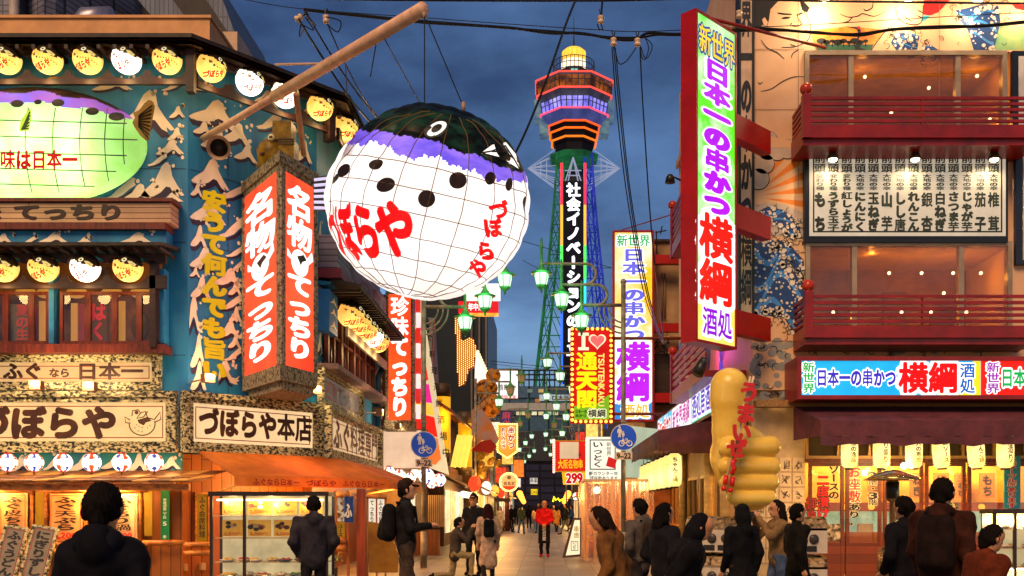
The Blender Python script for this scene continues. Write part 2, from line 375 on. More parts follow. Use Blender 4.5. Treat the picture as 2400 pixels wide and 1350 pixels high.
waves('painted_waves', FL, [('a', 215, 312, 183, 207), ('a', 268, 410, 218, 295), ('c', 378, 432, 186, 208), ('a', 365, 432, 328, 357), ('c', 240, 318, 420, 462), ('a', 283, 362, 433, 466),
    ('a', 330, 432, 386, 450), ('c', 150, 210, 430, 470), ('a', 396, 434, 250, 272), ('a', 392, 432, 300, 324), ('c', 345, 392, 360, 384), ('a', 372, 430, 452, 470)], LB, rx=(0, 434))
waves('painted_waves', CH, [('a', 442, 562, 235, 285), ('c', 446, 500, 192, 212), ('a', 520, 590, 290, 330), ('a', 448, 538, 374, 428), ('c', 506, 572, 432, 464), ('a', 445, 530, 462, 512), ('c', 512, 572, 508, 552),
    ('a', 446, 486, 530, 572), ('a', 444, 510, 580, 622), ('c', 528, 572, 575, 600), ('a', 500, 572, 630, 665), ('a', 446, 495, 650, 692), ('b', 444, 478, 702, 782), ('c', 512, 568, 690, 722),
    ('a', 446, 482, 785, 850), ('a', 506, 566, 754, 786), ('c', 524, 566, 815, 842), ('a', 446, 484, 850, 905), ('b', 512, 562, 852, 902), ('a', 470, 545, 305, 345), ('c', 600, 660, 255, 300), ('a', 690, 732, 330, 372), ('a', 596, 652, 212, 242), ('a', 636, 700, 292, 328), ('c', 700, 738, 236, 268), ('a', 548, 604, 342, 372), ('a', 452, 500, 285, 312), ('a', 446, 476, 432, 456), ('c', 536, 570, 610, 634), ('a', 534, 568, 660, 688), ('a', 444, 470, 628, 646), ('a', 536, 568, 720, 750), ('a', 534, 566, 786, 812)], LB, rx=(440, 735))
waves('painted_waves', SD, [('a', 744, 756, 520, 560), ('a', 743, 757, 575, 610), ('a', 743, 756, 640, 690), ('b', 743, 757, 700, 760), ('a', 743, 757, 780, 820), ('a', 743, 757, 850, 905),
    ('a', 874, 898, 862, 885), ('a', 874, 897, 895, 910), ('c', 874, 898, 915, 932), ('a', 876, 898, 955, 975)], LB)
# panel joints on the blue wall
mb = MB()
for z in (4.6, 6.9, 8.4): mb.rect(CH, .05, 3.1, z, z+.018, .006); mb.rect(FL, -10.6, -7.3, z, z+.018, .006)
for u in (.9, 2.0): mb.rect(CH, u, u+.015, 3.6, 9.9, .007)
mb.build('panel_joints', P('#0f3350'), LB)
# ---- second floor window bay on the front: fascia board, blue strip, eave, lantern boards, windows
u0, u1 = -16, FL.u(398, .5)
mb = MB(); z0, z1 = FL.z(0, 520, .5), FL.z(0, 474, .5); mb.box(FL, u0, u1, .02, .46, z0, z1)
fas = mb.build('fascia', mat('peach_plank_fascia', '#eab48a', .55, col2='#5a3020', vs=1, tex='brick', p=dict(w=6, h=.11, m=.008, axes='XZ'), lo=.2), LB)
letters(fas, FL, 'てっちり', (FL.u(30, .47), FL.u(292, .47), z0+.04, z1-.02), P('#2e140d', .5), b=.055, w=.47, depth=.03)
letters(fas, FL, '味', (FL.u(-52, .47), FL.u(4, .47), z0+.04, z1-.02), P('#2e140d', .5), b=.055, w=.47)
mb = MB(); mb.box(FL, u0, u1+.06, .02, .52, FL.z(0, 472, .5), FL.z(0, 464, .5)); mb.box(FL, u0, u1-.1, .02, .48, FL.z(0, 536, .5), z0); mb.build('red_beam', wood_r, LB)
mb = MB(); mb.box(FL, u0, u1-.12, .02, .36, FL.z(0, 568, .4), FL.z(0, 537, .4)); st = mb.build('blue_strip', teal, LB)
waves('painted_waves', FL.off(.36), [('a', 88, 160, 545, 566), ('a', 172, 220, 556, 570), ('a', 275, 360, 546, 568), ('c', 44, 90, 552, 570), ('a', -20, 30, 548, 568)], st)
mb = MB(); mb.slab([FL.pt(u0, .95, 0)[:2], FL.pt(u1+.02, .95, 0)[:2], FL.pt(u1+.02, 0, 0)[:2], FL.pt(u0, 0, 0)[:2]], [6.60, 6.60, 6.72, 6.72], [6.66, 6.66, 6.80, 6.80])
mb.build('eave', mat('weathered_roof_edge', ''), LB)
mb = MB()
for k in range(40): mb.box(FL, u1-.1-k*.24, u1-.04-k*.24, .05, .88, 6.54, 6.6)
mb.build('rafters', wood_d, LB)
mb = MB(); us = lrow(FL, [-92, 8, 102, 200, 300], .5)
scooped(mb, FL, u0, FL.u(388, .5), 6.36, 6.56, us, .37, .42, .5, True); scooped(mb, FL, u0, FL.u(388, .5), 5.86, 6.12, us, .37, .42, .5, False)
mb.box(FL, FL.u(350, .5), FL.u(364, .5), .3, .5, 4.7, 6.4); mb.build('lantern_board', wood_d, LB)
# lit room behind the wooden sliding windows
zs, zt = FL.z(0, 806, .2), 5.86
mb = MB(); ur = FL.u(372, .2)
mb.box(FL, u0, ur, .006, .012, zs, 6.5, 0)
for i, (a, b, c_, yt) in enumerate([(20, 70, 1, 712), (90, 120, 2, 705), (208, 250, 3, 708), (262, 292, 2, 705), (66, 88, 4, 720), (165, 180, 2, 710), (182, 200, 4, 712)]):
    mb.box(FL, FL.u(a, .1), FL.u(b, .1), .05, .08, FL.z(0, 800, .1), FL.z(0, yt, .1), c_)
mb.ball(FL.pt(FL.u(330, .1), .1, FL.z(0, 765, .1)), (.2, .08, .3), 12, 8, 5)
for x in (180, 262, 330, 60, 110): mb.ball(FL.pt(FL.u(x, .1), .1, FL.z(0, 686, .1)), (.22, .06, .12), 12, 8, 2)
room = mb.build('lit_room', [mat('room_glow', '#8a4a14', .6, .5, col2='#180a04', vs=1.2), P('#5a4a2a'), E('#c88838', .6), E('#6a4014', .4), P('#7a1a14'), E('#5a3a16', .3)], LB)
letters(room, FL, 'はく', (FL.u(212, .1), FL.u(248, .1), FL.z(0, 798, .1), FL.z(0, 708, .1)), P('#c01a18'), b=.05, vert=True, w=.09)
letters(room, FL, '夏の生', (FL.u(36, .1), FL.u(68, .1), FL.z(0, 798, .1), FL.z(0, 712, .1)), E('#b03a20', .6), b=.05, vert=True, w=.09)
for a, b in [(-60, 12), (12, 72), (72, 114), (140, 205), (205, 268), (268, 325), (325, 368)]:
    mb = MB(); mb.frame(FL, FL.u(a, .2), FL.u(b, .2), zs, zt, .06, .14, .2); wn = mb.build('window', wood_r, LB)
    mb = MB(); mb.rect(FL, FL.u(a, .2)+.06, FL.u(b, .2)-.06, zs+.06, zt-.06, .165); mb.build('pane', glass(), wn)
for x_, y_, w_ in ((114, 126, .26), (370, 384, .3)): mb = MB(); mb.box(FL, FL.u(x_, w_), FL.u(y_, w_), .02, w_, zs, 6.3); mb.build('blue_post', P('#2a7fb0', .5), LB)
mb = MB(); mb.box(FL, u0, FL.u(385, .45), .02, .45, FL.z(0, 826, .45), FL.z(0, 806, .45)); mb.build('window_sill', wood_r, LB)
# ---- sign boards in woven frames
def board(name, label, pl, u0, u1, z0, z1, fr, w0, face, group=None, loc=None, fmat=None, ln=True):
    t = thing(name, label, 'sign', pl.pt((u0+u1)/2, w0, z0), group)
    mb = MB()
    mb.frame(pl, u0, u1, z0, z1, fr*.55, w0, w0+.16); mb.frame(pl, u0+fr*.55, u1-fr*.55, z0+fr*.55, z1-fr*.55, fr*.45, w0, w0+.11); mb.build('frame', fmat or stonef, t)
    mb = MB(); mb.box(pl, u0+fr, u1-fr, w0-.0, w0+.05, z0+fr, z1-fr); mb.build('panel', face, t)
    if ln:
        mb = MB(); a = fr+.07; mb.frame(pl, u0+a, u1-a, z0+a, z1-a, .018, w0+.05, w0+.054); mb.build('red_line', P('#a03020'), t)
    return t
brown = mat('brown_sign_paint', '#5a3016', .5, col2='#3a1c0c')
sface = E('#ecbc7c', .72)  # the cream board faces glow by themselves, on top of the floodlights
r0 = FL.r(-60, 374, 828, 914, .14)
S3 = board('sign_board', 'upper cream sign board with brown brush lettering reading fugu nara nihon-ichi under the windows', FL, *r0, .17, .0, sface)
pw = .06
def fx(y0, y1, w): return FL.z(0, y1, w), FL.z(0, y0, w)
za, zb = fx(848, 890, .1)
for s, a, b, k in (('ふぐ', 4, 98, 0), ('なら', 112, 162, .05), ('日本一', 176, 334, 0)):
    letters(S3, FL, s, (FL.u(a, .1), FL.u(b, .1), za+k, zb-k*2.4), brown, b=.05, w=pw)
r1 = FL.r(-60, 412, 916, 1060, .45)
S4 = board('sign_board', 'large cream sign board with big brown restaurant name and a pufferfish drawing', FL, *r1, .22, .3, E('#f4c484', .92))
za, zb = fx(950, 1030, .4)
letters(S4, FL, 'づぼらや', (FL.u(-62, .4), FL.u(272, .4), za, zb), brown, b=.06, w=.36)
mb = MB(); k0 = .005
def fishline(mb, pl, cx, cy, s_, w, fill=None):             # line drawing of a pufferfish, px units
    def q(x, y): return pl.pt(pl.u(cx+x*s_, w), w, pl.z(cx+x*s_, cy+y*s_, w))
    if fill is not None:
        mb.poly([q(33*math.cos(t), 6+29*math.sin(t)) for t in [i*math.pi/12 for i in range(24)]], fill); mb.poly([q(27, -9), (q(46, -24)), q(48, -6), q(30, 4)], fill); mb.poly([q(-30, -2), q(-44, -12), q(-42, 2), q(-30, 6)], fill); mb.poly([q(-28, -12), q(-22, -28), q(0, -24), q(10, -14), q(0, -4)], fill)
    L_ = [[(33*math.cos(t), 6+29*math.sin(t)) for t in [-.25+i*.2 for i in range(18)]], [(30, -4), (46, -24), (48, -6), (32, 2)], [(-31, -4), (-44, -12), (-42, 3), (-30, 4)], [(-26, -14), (-24, -28), (-10, -30), (-4, -22), (8, -26), (14, -10), (28, -6)], [(-4, -22), (-14, -8), (4, -12), (14, -26)]]
    for l_ in L_: mb.tube([q(*p) for p in l_], .012*s_, 4, 0)
    mb.poly([q(-14+5*math.cos(t), -23+5*math.sin(t)) for t in [i*math.pi/5 for i in range(10)]], 0)
    mb.poly([q(*p) for p in [(-12, -4), (14, -12), (24, -2), (10, 2), (4, 10), (-8, 4)]], 0)
    for a, b in [(-14, 8), (-8, 12), (0, 15), (-18, 16), (14, 16), (0, 26), (-10, 24), (20, 10)]: mb.poly([q(a+1.6*math.cos(t), b+1.6*math.sin(t)) for t in [i*math.pi/3 for i in range(6)]], 0)
fishline(mb, FL, 333, 988, .92, .36); mb.build('fish_drawing', brown, S4)
cr0 = (CH.u(432, .45), CH.u(758, .45), FL.z(0, 1060, .45), FL.z(0, 916, .45))
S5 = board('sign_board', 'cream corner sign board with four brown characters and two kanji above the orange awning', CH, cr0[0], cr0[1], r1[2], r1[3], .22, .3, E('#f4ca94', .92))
letters(S5, CH, 'づぼらや本店', (CH.u(468, .4), CH.u(735, .4), 2.95, 3.55), brown, b=.055, w=.36)
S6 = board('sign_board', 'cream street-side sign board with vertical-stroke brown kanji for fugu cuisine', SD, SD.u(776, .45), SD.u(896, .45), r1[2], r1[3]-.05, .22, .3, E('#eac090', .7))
letters(S6, SD, 'ふぐ料理専門', (SD.u(785, .4), SD.u(888, .4), 2.85, 3.6), mat('worn_brown', '#8a5a3a', .5, col2='#4a2412'), b=.05, w=.36)
S7 = board('sign_board', 'small faded white sign board with pink and grey lettering under the street-side window', SD, SD.u(758, .2), SD.u(852, .2), 3.85, 4.68, .14, .06, mat('faded_board', '#d8cfc0', .6, .12))
letters(S7, SD, '名物', (SD.u(772, .2), SD.u(798, .2), 4.05, 4.5), P('#b86a66'), b=.04, w=.12)
letters(S7, SD, 'てっちり', (SD.u(799, .2), SD.u(842, .2), 4.05, 4.5), P('#6a6460'), b=.04, w=.12)
# floodlights on the sign boards
FLD = []
def floodlight(loc, rz, label, power=28):
    t = thing('floodlight', label, 'floodlight', (0, 0, 0), 'floodlights on the sign boards')
    mb = MB(); mb.tube([(0, .35, .0), (0, -.25, .02)], .018, 6); mb.build('arm', P('#b08a60'), t)
    mb = MB(); mb.bx(-.11, .11, -.42, -.25, -.07, .1); mb.build('lamp_body', P('#9a6a48'), t)
    mb = MB(); mb.poly([(-.09, -.248, -.05), (.09, -.248, -.05), (.09, -.248, .08), (-.09, -.248, .08)]); mb.build('lamp_glass', E('#fff0c8', 3), t)
    lamp('floodlight_lamp', t, (0, -.45, .12), power*4, '#ffdca8', .1, 'SPOT', rot=aim((0, .62, -1)), spot=150); lamp('floodlight_lamp', t, (0, -.40, .14), power*2.2, '#ffdca8', .1, 'SPOT', rot=aim((0, .8, .8)), spot=130)
    t.location = loc; t.rotation_euler.z = rz; return t
floodlight((FL.u(85, .8), 19.55, FL.z(0, 905, .8)), 0, 'small floodlight on the frame below the first characters of the upper sign board', 30)
floodlight((FL.u(210, .8), 19.55, FL.z(0, 908, .8)), 0, 'small floodlight on the frame above the middle of the large sign board', 30)
p = CH.pt(CH.u(488, .8), .45, 4.05); floodlight(p, CH.ang(), 'small floodlight under the yellow wall lettering on top of the corner sign board', 26)
p = CH.pt(CH.u(740, .8), .45, 4.05); floodlight(p, CH.ang(), 'small floodlight at the right corner of the corner sign board', 26)
p = SD.pt(3.6, .5, 4.0); floodlight(p, SD.ang(), 'small floodlight on an arm above the street-side sign board', 20)
p = SD.pt(6.8, .5, 3.9); floodlight(p, SD.ang(), 'small floodlight on an arm at the far end of the street-side sign board', 16)
# ---- yellow raised lettering on the corner wall
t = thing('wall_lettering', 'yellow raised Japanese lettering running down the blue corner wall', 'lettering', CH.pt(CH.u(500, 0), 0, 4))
D = CH.dep(502); letters(t, CH, '安うて何んでも旨い', (CH.u(474, .05), CH.u(532, .05), EYE+(CY-893)/F*D, EYE+(CY-448)/F*D), mat('yellow_enamel', '#ffc818', .4, .42, var=.05), b=.06, vert=True, w=.06, depth=.05, name='characters')  # the enamel is given a glow of its own to read brighter
# ---- street-side window bay
mb = MB(); zl, zh = 6.98, 7.75
mb.box(SD, .1, 9.0, .02, .45, zl, zh); f2 = mb.build('fascia', mat('lilac_plank_fascia', '#9a8fa6', .6, col2='#2a2430', vs=1, tex='brick', p=dict(w=6, h=.14, m=.01, axes='YZ')), LB)
letters(f2, SD, 'てっちり', (1.0, 8.0, zl+.1, zh-.1), P('#5a2a3a'), b=.06, w=.46)
mb = MB(); mb.box(SD, .05, 9.1, .02, .55, zl-.22, zl-.004); mb.build('red_beam', P('#7a2a3a'), LB)
mb = MB(); mb.box(SD, .1, 9.0, .02, .3, 6.6, zl-.224); mb.build('blue_strip', P('#1f6fa0'), LB)
mb = MB(); mb.slab([SD.pt(.1, 1.0, 0)[:2], SD.pt(9.3, 1.0, 0)[:2], SD.pt(9.3, 0, 0)[:2], SD.pt(.1, 0, 0)[:2]], [6.55, 6.55, 6.72, 6.72], [6.62, 6.62, 6.8, 6.8]); mb.build('eave', mat('weathered_roof_edge', ''), LB)
mb = MB()
for k in range(30): mb.box(SD, .3+k*.3, .37+k*.3, .05, .95, 6.48, 6.55)
mb.build('rafters', wood_d, LB)
mb = MB(); mb.box(SD, .05, .95, .02, .28, 5.55, 6.5); bp = mb.build('blue_panel', P('#2a6fb8'), LB)
mb = MB()
for z in (5.65, 5.95, 6.2): mb.poly([SD.pt(.1, .286, z), SD.pt(.4, .286, z+.1), SD.pt(.52, .286, z+.2), SD.pt(.66, .286, z+.1), SD.pt(.92, .286, z), SD.pt(.5, .286, z+.06)], 0)
mb.build('painted_waves', cream, bp)
mb = MB(); scooped(mb, SD, 1.2, 8.6, 5.62, 5.86, [], .3, .42, .48, False); mb.build('lantern_board', P('#9a8a7a'), LB)
for a, b in ((.5, 2.1), (2.1, 3.7), (3.7, 5.3), (5.3, 6.9)):
    mb = MB(); mb.frame(SD, a, b, 4.78, 6.4, .1, .06, .16); mb.box(SD, (a+b)/2-.04, (a+b)/2+.04, .07, .14, 4.88, 6.3); mb.box(SD, a+.1, b-.1, .07, .13, 5.6, 5.66); wn = mb.build('window', wood_r, LB)
    mb = MB(); mb.rect(SD, a+.1, b-.1, 4.88, 6.3, .06); mb.build('pane', mat('dark_window', '#24120a', .15, spec=.6), wn)
mb = MB(); mb.box(SD, -.1, 8.2, .02, .5, 4.66, 4.78); mb.build('window_sill', P('#8a6a62', .6, .25), LB)
mb = MB(); mb.tube([SD.pt(7.6, .12, 2.7), SD.pt(7.6, .12, 5.5), SD.pt(7.6, .25, 5.8)], .09, 10); mb.build('downpipe', P('#1f6f9a', .4), LB)
# ---- pufferfish lanterns
blk = P('#2c221a', .25); brownb = P('#5a3a1c', .5); redp = P('#b81414', .5)
PT = R(20)
def sph(cx, cz, k=1.0):
    r2 = cx*cx+cz*cz
    if r2 > .985: cx, cz = cx*math.sqrt(.985/r2), cz*math.sqrt(.985/r2); r2 = .985
    y_ = -math.sqrt(1-r2); return (cx*k, (y_*math.cos(PT)-cz*math.sin(PT))*k, (cz*math.cos(PT)+y_*math.sin(PT))*k)
def disc(mb, f, cx, cz, rx, rz, rot=0, mi=0, k=1.01, n=12):
    c_, s_ = math.cos(rot), math.sin(rot)
    pts = [f(cx, cz, k)]+[f(cx+rx*math.cos(t)*c_-rz*math.sin(t)*s_, cz+rx*math.cos(t)*s_+rz*math.sin(t)*c_, k) for t in [i*2*math.pi/n for i in range(n)]]
    mb.add(pts, [(0, 1+i, 1+(i+1) % n) for i in range(n)], mi)
def patch(mb, f, pts, mi, k=1.01): mb.poly([f(x, z, k) for x, z in pts], mi)
def fish_lantern(label, body):
    r0 = .275
    t = thing('pufferfish_lantern', label, 'lantern', (0, 0, 0), 'pufferfish lanterns under the restaurant eaves')
    
    def bf(d):
        z = d.z*math.cos(PT)-d.y*math.sin(PT); y = d.y*math.cos(PT)+d.z*math.sin(PT)
        return 1 if z > (.46-.40*max(d.x, -.3) if y < .3 else .1) else 0
    mb = MB(); mb.ball((0, 0, 0), r0, 40, 28, fn=bf); mb.build('body', [body, blk], t)
    f = lambda x, z, k: tuple(v*r0 for v in sph(x, z, k))
    mb = MB(); disc(mb, f, .14, .60, .16, .115, .2, 0, 1.03); disc(mb, f, .14, .60, .08, .06, .2, 1, 1.045); mb.build('eye', [E('#e8dca8', .8), blk], t)
    mb = MB(); patch(mb, f, [(.34, .52), (.56, .48), (.80, .24), (.72, .14), (.46, .28)], 0, 1.05); patch(mb, f, [(.46, .38), (.68, .28), (.66, .25)], 1, 1.06); mb.build('beak', [E('#e0c878', .8), brownb], t)
    mb = MB()
    for x, z, r_ in [(-.3, .10, .085), (-.08, .06, .055), (.1, .05, .05), (.27, .02, .05), (.43, -.04, .045), (.58, -.12, .045), (.7, -.22, .04), (.78, -.34, .035), (-.84, .3, .06)]: disc(mb, f, x, z, r_, r_, 0, 0, 1.012, 8)
    patch(mb, f, [(-.62, .38), (-.5, .32), (-.44, .4), (-.4, .16), (-.5, .2), (-.6, .12)], 0, 1.015)
    mb.tube([f(.42-.1*q*q+.1*q, .1-q, 1.005) for q in [i*.17 for i in range(6)]], .005, 4, 0); mb.tube([f(-.2-.25*q, -.3-q, 1.005) for q in [i*.15 for i in range(5)]], .004, 4, 0)
    mb.build('spots', brownb, t)
    mb = MB(); put_text(mb, 'づぼらや', lambda u, w, z: f(u*.95-z*.28, z+u*.35, 1.015), -.85, .40, -.58, -.10, b=.06); mb.build('lettering', E('#c81010', .5), t)
    mb = MB(); mb.prism(front(0), [(-.1, .25), (-.08, .36), (.04, .37), (.1, .31), (.08, .25)], -.02, .03); mb.tube([(.02, 0, .3), (.05, 0, .4)], .01, 5); mb.build('top_fin', P('#7a5a34'), t)
    lamp('lantern_light', t, (0, -.12, -.42), 9, '#ffd088', .12); lamp('inner_light', t, (0, -.04, -.10), 5 if body is fy else 10, '#ffe0a0' if body is fy else '#fff4e0', .05)
    return t
fy = mat('yellow_lantern_paper', '#fce4b0', .5, .12, col2='#f0c070', vs=5, trans=.85); fw = mat('white_lantern_paper', '#fff4e0', .5, .5, var=.05, trans=.85)
protoY = fish_lantern('x', fy); protoW = fish_lantern('x', fw)
spots = []
for pl, xs, _, _ in ROWS[:1]:
    for i, x in enumerate(xs[1:]): spots.append((FL.pt(FL.u(x, .52), .52, 10.4), .0, i == 3, ['first', 'second', 'third', 'fourth', 'fifth'][i]+' lantern from the left under the top front eave', 1.03))
for i, x in enumerate(ROWS[1][1]): spots.append((CH.pt(CH.u(x, .52), .52, 10.4), CH.ang(), i in (1, 2), ['yellow pufferfish lantern nearest the post on the angled corner eave', 'white pufferfish lantern second along the angled corner eave', 'white pufferfish lantern behind the pole on the angled corner eave', 'yellow pufferfish lantern last along the angled corner eave'][i], 1.05))
for i, x in enumerate(ROWS[2][1]): spots.append((SD.pt(SD.u(x, .52), .52, 10.4), R(60), False, ['pufferfish lantern nearest the corner on the top street-side eave', 'pufferfish lantern in the middle of the top street-side eave', 'pufferfish lantern farthest along the top street-side eave'][i], 1.1))
for i, x in enumerate([8, 102, 200, 300]): spots.append((FL.pt(FL.u(x, .52), .52, 6.27), 0, i == 2, ['pufferfish lantern cut by the photo edge in the lower front row', 'second pufferfish lantern in the lower front row over the windows', 'brightest pufferfish lantern in the lower front row over the windows', 'rightmost pufferfish lantern in the lower front row over the windows'][i], 1.04))
for i in range(5): spots.append((SD.pt(1.3+i*.95, .52, 6.17), R(50), i == 3, ['nearest', 'second', 'third', 'fourth', 'farthest'][i]+' pufferfish lantern under the lower street-side eave', 1.2))
uy = uw = True
for loc, rz, wh, lb, s_ in spots:
    if 'lantern from the left' in lb: lb = ('white ' if wh else 'yellow ')+'pufferfish lantern, '+lb
    if wh and uw: o = protoW; uw = False; o.location = loc; o.rotation_euler.z = rz; o['label'] = lb; o.scale = (s_,)*3
    elif not wh and uy: o = protoY; uy = False; o.location = loc; o.rotation_euler.z = rz; o['label'] = lb; o.scale = (s_,)*3
    else: dup(protoW if wh else protoY, loc, rz, lb, s_)
# ---- big glowing pufferfish relief on the front wall
cx, cz, rx_, rz_ = FL.u(72, .3), FL.z(0, 332, .3), 2.22, 1.17
BF = thing('pufferfish_relief', 'huge glowing green pufferfish mounted on the blue wall', 'pufferfish', (cx, 20, cz))
f = lambda x, z, k: ray_ell(72+x*255, 332-z*135, (cx, 20, cz), (rx_, .85, rz_), k)
lime = mat('lime_fish_skin', '#c8f48c', .5, .12, col2='#a8e060', vs=1.2, trans=.85)
mb = MB(); mb.ball((cx, 20, cz), (rx_, .85, rz_), 120, 80)
for i, fc_ in enumerate(mb.f):
    c_ = [sum(mb.v[k][j] for k in fc_)/len(fc_) for j in range(3)]; x = (CX+F*c_[0]/c_[1]-72)/255; z = (332-(CY-F*(c_[2]-EYE)/c_[1]))/135
    e = z-.03*math.sin(x*14)
    mb.m[i] = 1 if c_[1] > 20.1 or e > .87-.30*x*x-.12*max(0, x) else (2 if e > .68-.22*x*x-.12*max(0, x) else 0)
mb.build('body', [lime, mat('brown_fish_back', '#5a3620', .5, .12, col2='#20120a'), mat('violet_band', '#8a6ad0', .5, .25, col2='#b060b0', vs=2.2, trans=.6)], BF)
mb = MB()
for z in (-.75, -.48, -.2, .08, .36): mb.tube([f(x, z-.05*x, 1.004) for x in [-.98+i*.098 for i in range(21)] if x*x+z*z < .97], .012, 5)
for x in (-.8, -.55, -.3, -.05, .2, .45, .68, .85): mb.tube([f(x+(.08*q*q if x > -.3 else 0), q, 1.004) for q in [-.98+i*.098 for i in range(17)] if x*x+q*q < .95], .010, 5)
mb.build('frame_lines', P('#3a4a14'), BF)
mb = MB()
for px_, py_, a, b in [(40, 243, 15, 9), (89, 239, 9, 6), (136, 241, 15, 9), (216, 261, 16, 9), (273, 273, 19, 10), (-20, 250, 12, 8)]:
    disc(mb, f, (px_-72)/255, (332-py_)/135, a/255, b/135, -.15, 0, 1.012, 16)
mb.build('spots', mat('dark_spots', '#2a2418', .4, .1), BF)
def fan(mb, pl, px0, py0, pts, w, t_=.08):
    mb.prism(pl, [(pl.u(a, w), pl.z(a, b, w)) for a, b in pts], w, w+t_, 0)
mb = MB(); tl = [(316, 268), (330, 262), (342, 246), (352, 238), (360, 240), (363, 250), (352, 310), (350, 328), (343, 330), (333, 322), (318, 300), (314, 290), (320, 280)]
fan(mb, FL, 0, 0, tl, .55); mb2 = MB()
for k in range(9): a = k/8; mb2.tube([FL.pt(FL.u(324, .65), .645, FL.z(0, 272+24*a, .65)), FL.pt(FL.u(357-8*a, .65), .645, FL.z(0, 246+80*a, .65))], .016, 4)
tf = mb.build('tail_fin', mat('yellow_fin', '#c8923a', .5, .25, col2='#a06a1c'), BF); mb2.build('fin_ribs', blk, tf)
mb = MB(); pf = [(48, 308), (52, 285), (72, 257), (74, 270), (68, 306)]; fan(mb, FL, 0, 0, pf, .98, .05); pfo = mb.build('pectoral_fin', E('#b8cc3a', .9), BF)
mb = MB()
for k in range(6): a = k/5; mb.tube([FL.pt(FL.u(51+3*a, 1.03), 1.04, FL.z(0, 305-2*a, 1.03)), FL.pt(FL.u(71-3*a, 1.03), 1.04, FL.z(0, 262+40*a, 1.03))], .014, 4)
mb.build('fin_ribs', blk, pfo)
mb = MB(); fan(mb, FL, 0, 0, [(110, 194), (122, 184), (142, 184), (142, 196)], .3); fan(mb, FL, 0, 0, [(54, 196), (58, 186), (66, 194)], .3); mb.build('dorsal_fin', mat('yellow_fin', ''), BF)
mb = MB(); put_text(mb, '味は日本一', lambda u, w, z: f(u, z, 1.012), (0-72)/255, (182-72)/255, (332-398)/135, (332-350)/135, b=.05); mb.build('lettering', E('#d81020', .8), BF)
lamp('fish_glow', BF, (cx+.4, 18.6, cz-.2), 40, '#c8f08a', .6)
for dx_ in (-.9, .0, .8): lamp('inner_light', BF, (cx+dx_, 19.75, cz-.25), 46, '#f8f8ff', .15)
# ---- red corner sign with stone frame
Lf, Ce, Rt, Bk = W(570, 0, 20.9), W(657, 0, 19.0), W(742, 0, 20.3), (-5.45, 21.95)
CS = thing('corner_sign', 'two-faced red lightbox sign in a grey stone frame on the blue corner', 'sign', (Ce.x, Ce.y, 3.69))
zb_, zt_ = 3.98, 8.4
p1, p2 = PL(Lf.x, Lf.y, Ce.x-Lf.x, Ce.y-Lf.y), PL(Ce.x, Ce.y, Rt.x-Ce.x, Rt.y-Ce.y)
l1, l2 = math.hypot(Ce.x-Lf.x, Ce.y-Lf.y), math.hypot(Rt.x-Ce.x, Rt.y-Ce.y)
ft = [(Lf.x, Lf.y), (Ce.x, Ce.y), (Rt.x, Rt.y), Bk]
def grow(ft, k): c0 = (sum(p[0] for p in ft)/4, sum(p[1] for p in ft)/4); return [(c0[0]+(p[0]-c0[0])*k, c0[1]+(p[1]-c0[1])*k) for p in ft]
mb = MB(); mb.slab(grow(ft, .97), zb_+.3, zt_-.2); mb.slab(grow(ft, 1.06), zt_-.2, zt_); mb.slab(grow(ft, 1.0), zt_-.32, zt_-.2); mb.slab(grow(ft, 1.02), zb_, zb_+.3); mb.slab(grow(ft, .88), zb_-.16, zb_)
for pl, l_ in ((p1, l1), (p2, l2)): mb.box(pl, 0, .14, -.06, .03, zb_+.3, zt_-.32); mb.box(pl, l_-.14, l_-.004, -.06, .03, zb_+.3, zt_-.32)
mb.build('stone_frame', stonep, CS)
for pl, l_ in ((p1, l1), (p2, l2)):
    mb = MB(); mb.box(pl, .14, l_-.14, -.06, .012, zb_+.304, zt_-.33); fc = mb.build('lit_face', mat('red_lit_face', '#f8381e', .5, .95, col2='#fa5c36', vs=.7), CS)
    zz = (zt_-.33)-(zb_+.3); m0, m1 = .2, l_-.2; wh = E('#fff4ec', 1.5)
    letters(fc, pl, '名物', (m0, m1, zt_-.33-zz*.37, zt_-.33-zz*.04), wh, b=.075, vert=True, w=.02)
    letters(fc, pl, 'てっちり', (m0, m1, zb_+.3+zz*.05, zb_+.3+zz*.50), wh, b=.062, vert=True, w=.02)
    mb = MB(); um, zm = l_/2, zb_+.3+zz*.57; q = lambda x, y: pl.pt(um+x*l_*.0085, .02, zm-y*.011)
    mb.poly([q(28*math.cos(t), 4+24*math.sin(t)) for t in [i*math.pi/10 for i in range(20)]], 0); mb.poly([q(22, -8), q(40, -26), q(44, -10), q(27, 2)], 0); mb.poly([q(-25, -2), q(-40, -14), q(-40, 0), q(-26, 4)], 0)
    mb.poly([pl.pt(um+x*l_*.0085, .024, zm-y*.011) for x, y in [(-10, -6), (12, -14), (22, -6), (8, 0), (2, 8)]], 1); mb.build('fish_emblem', [wh, P('#4a3a3a')], fc)
lamp('sign_glow', CS, (Ce.x+.3, Ce.y-.8, 6), 10, '#ff5030', .5)
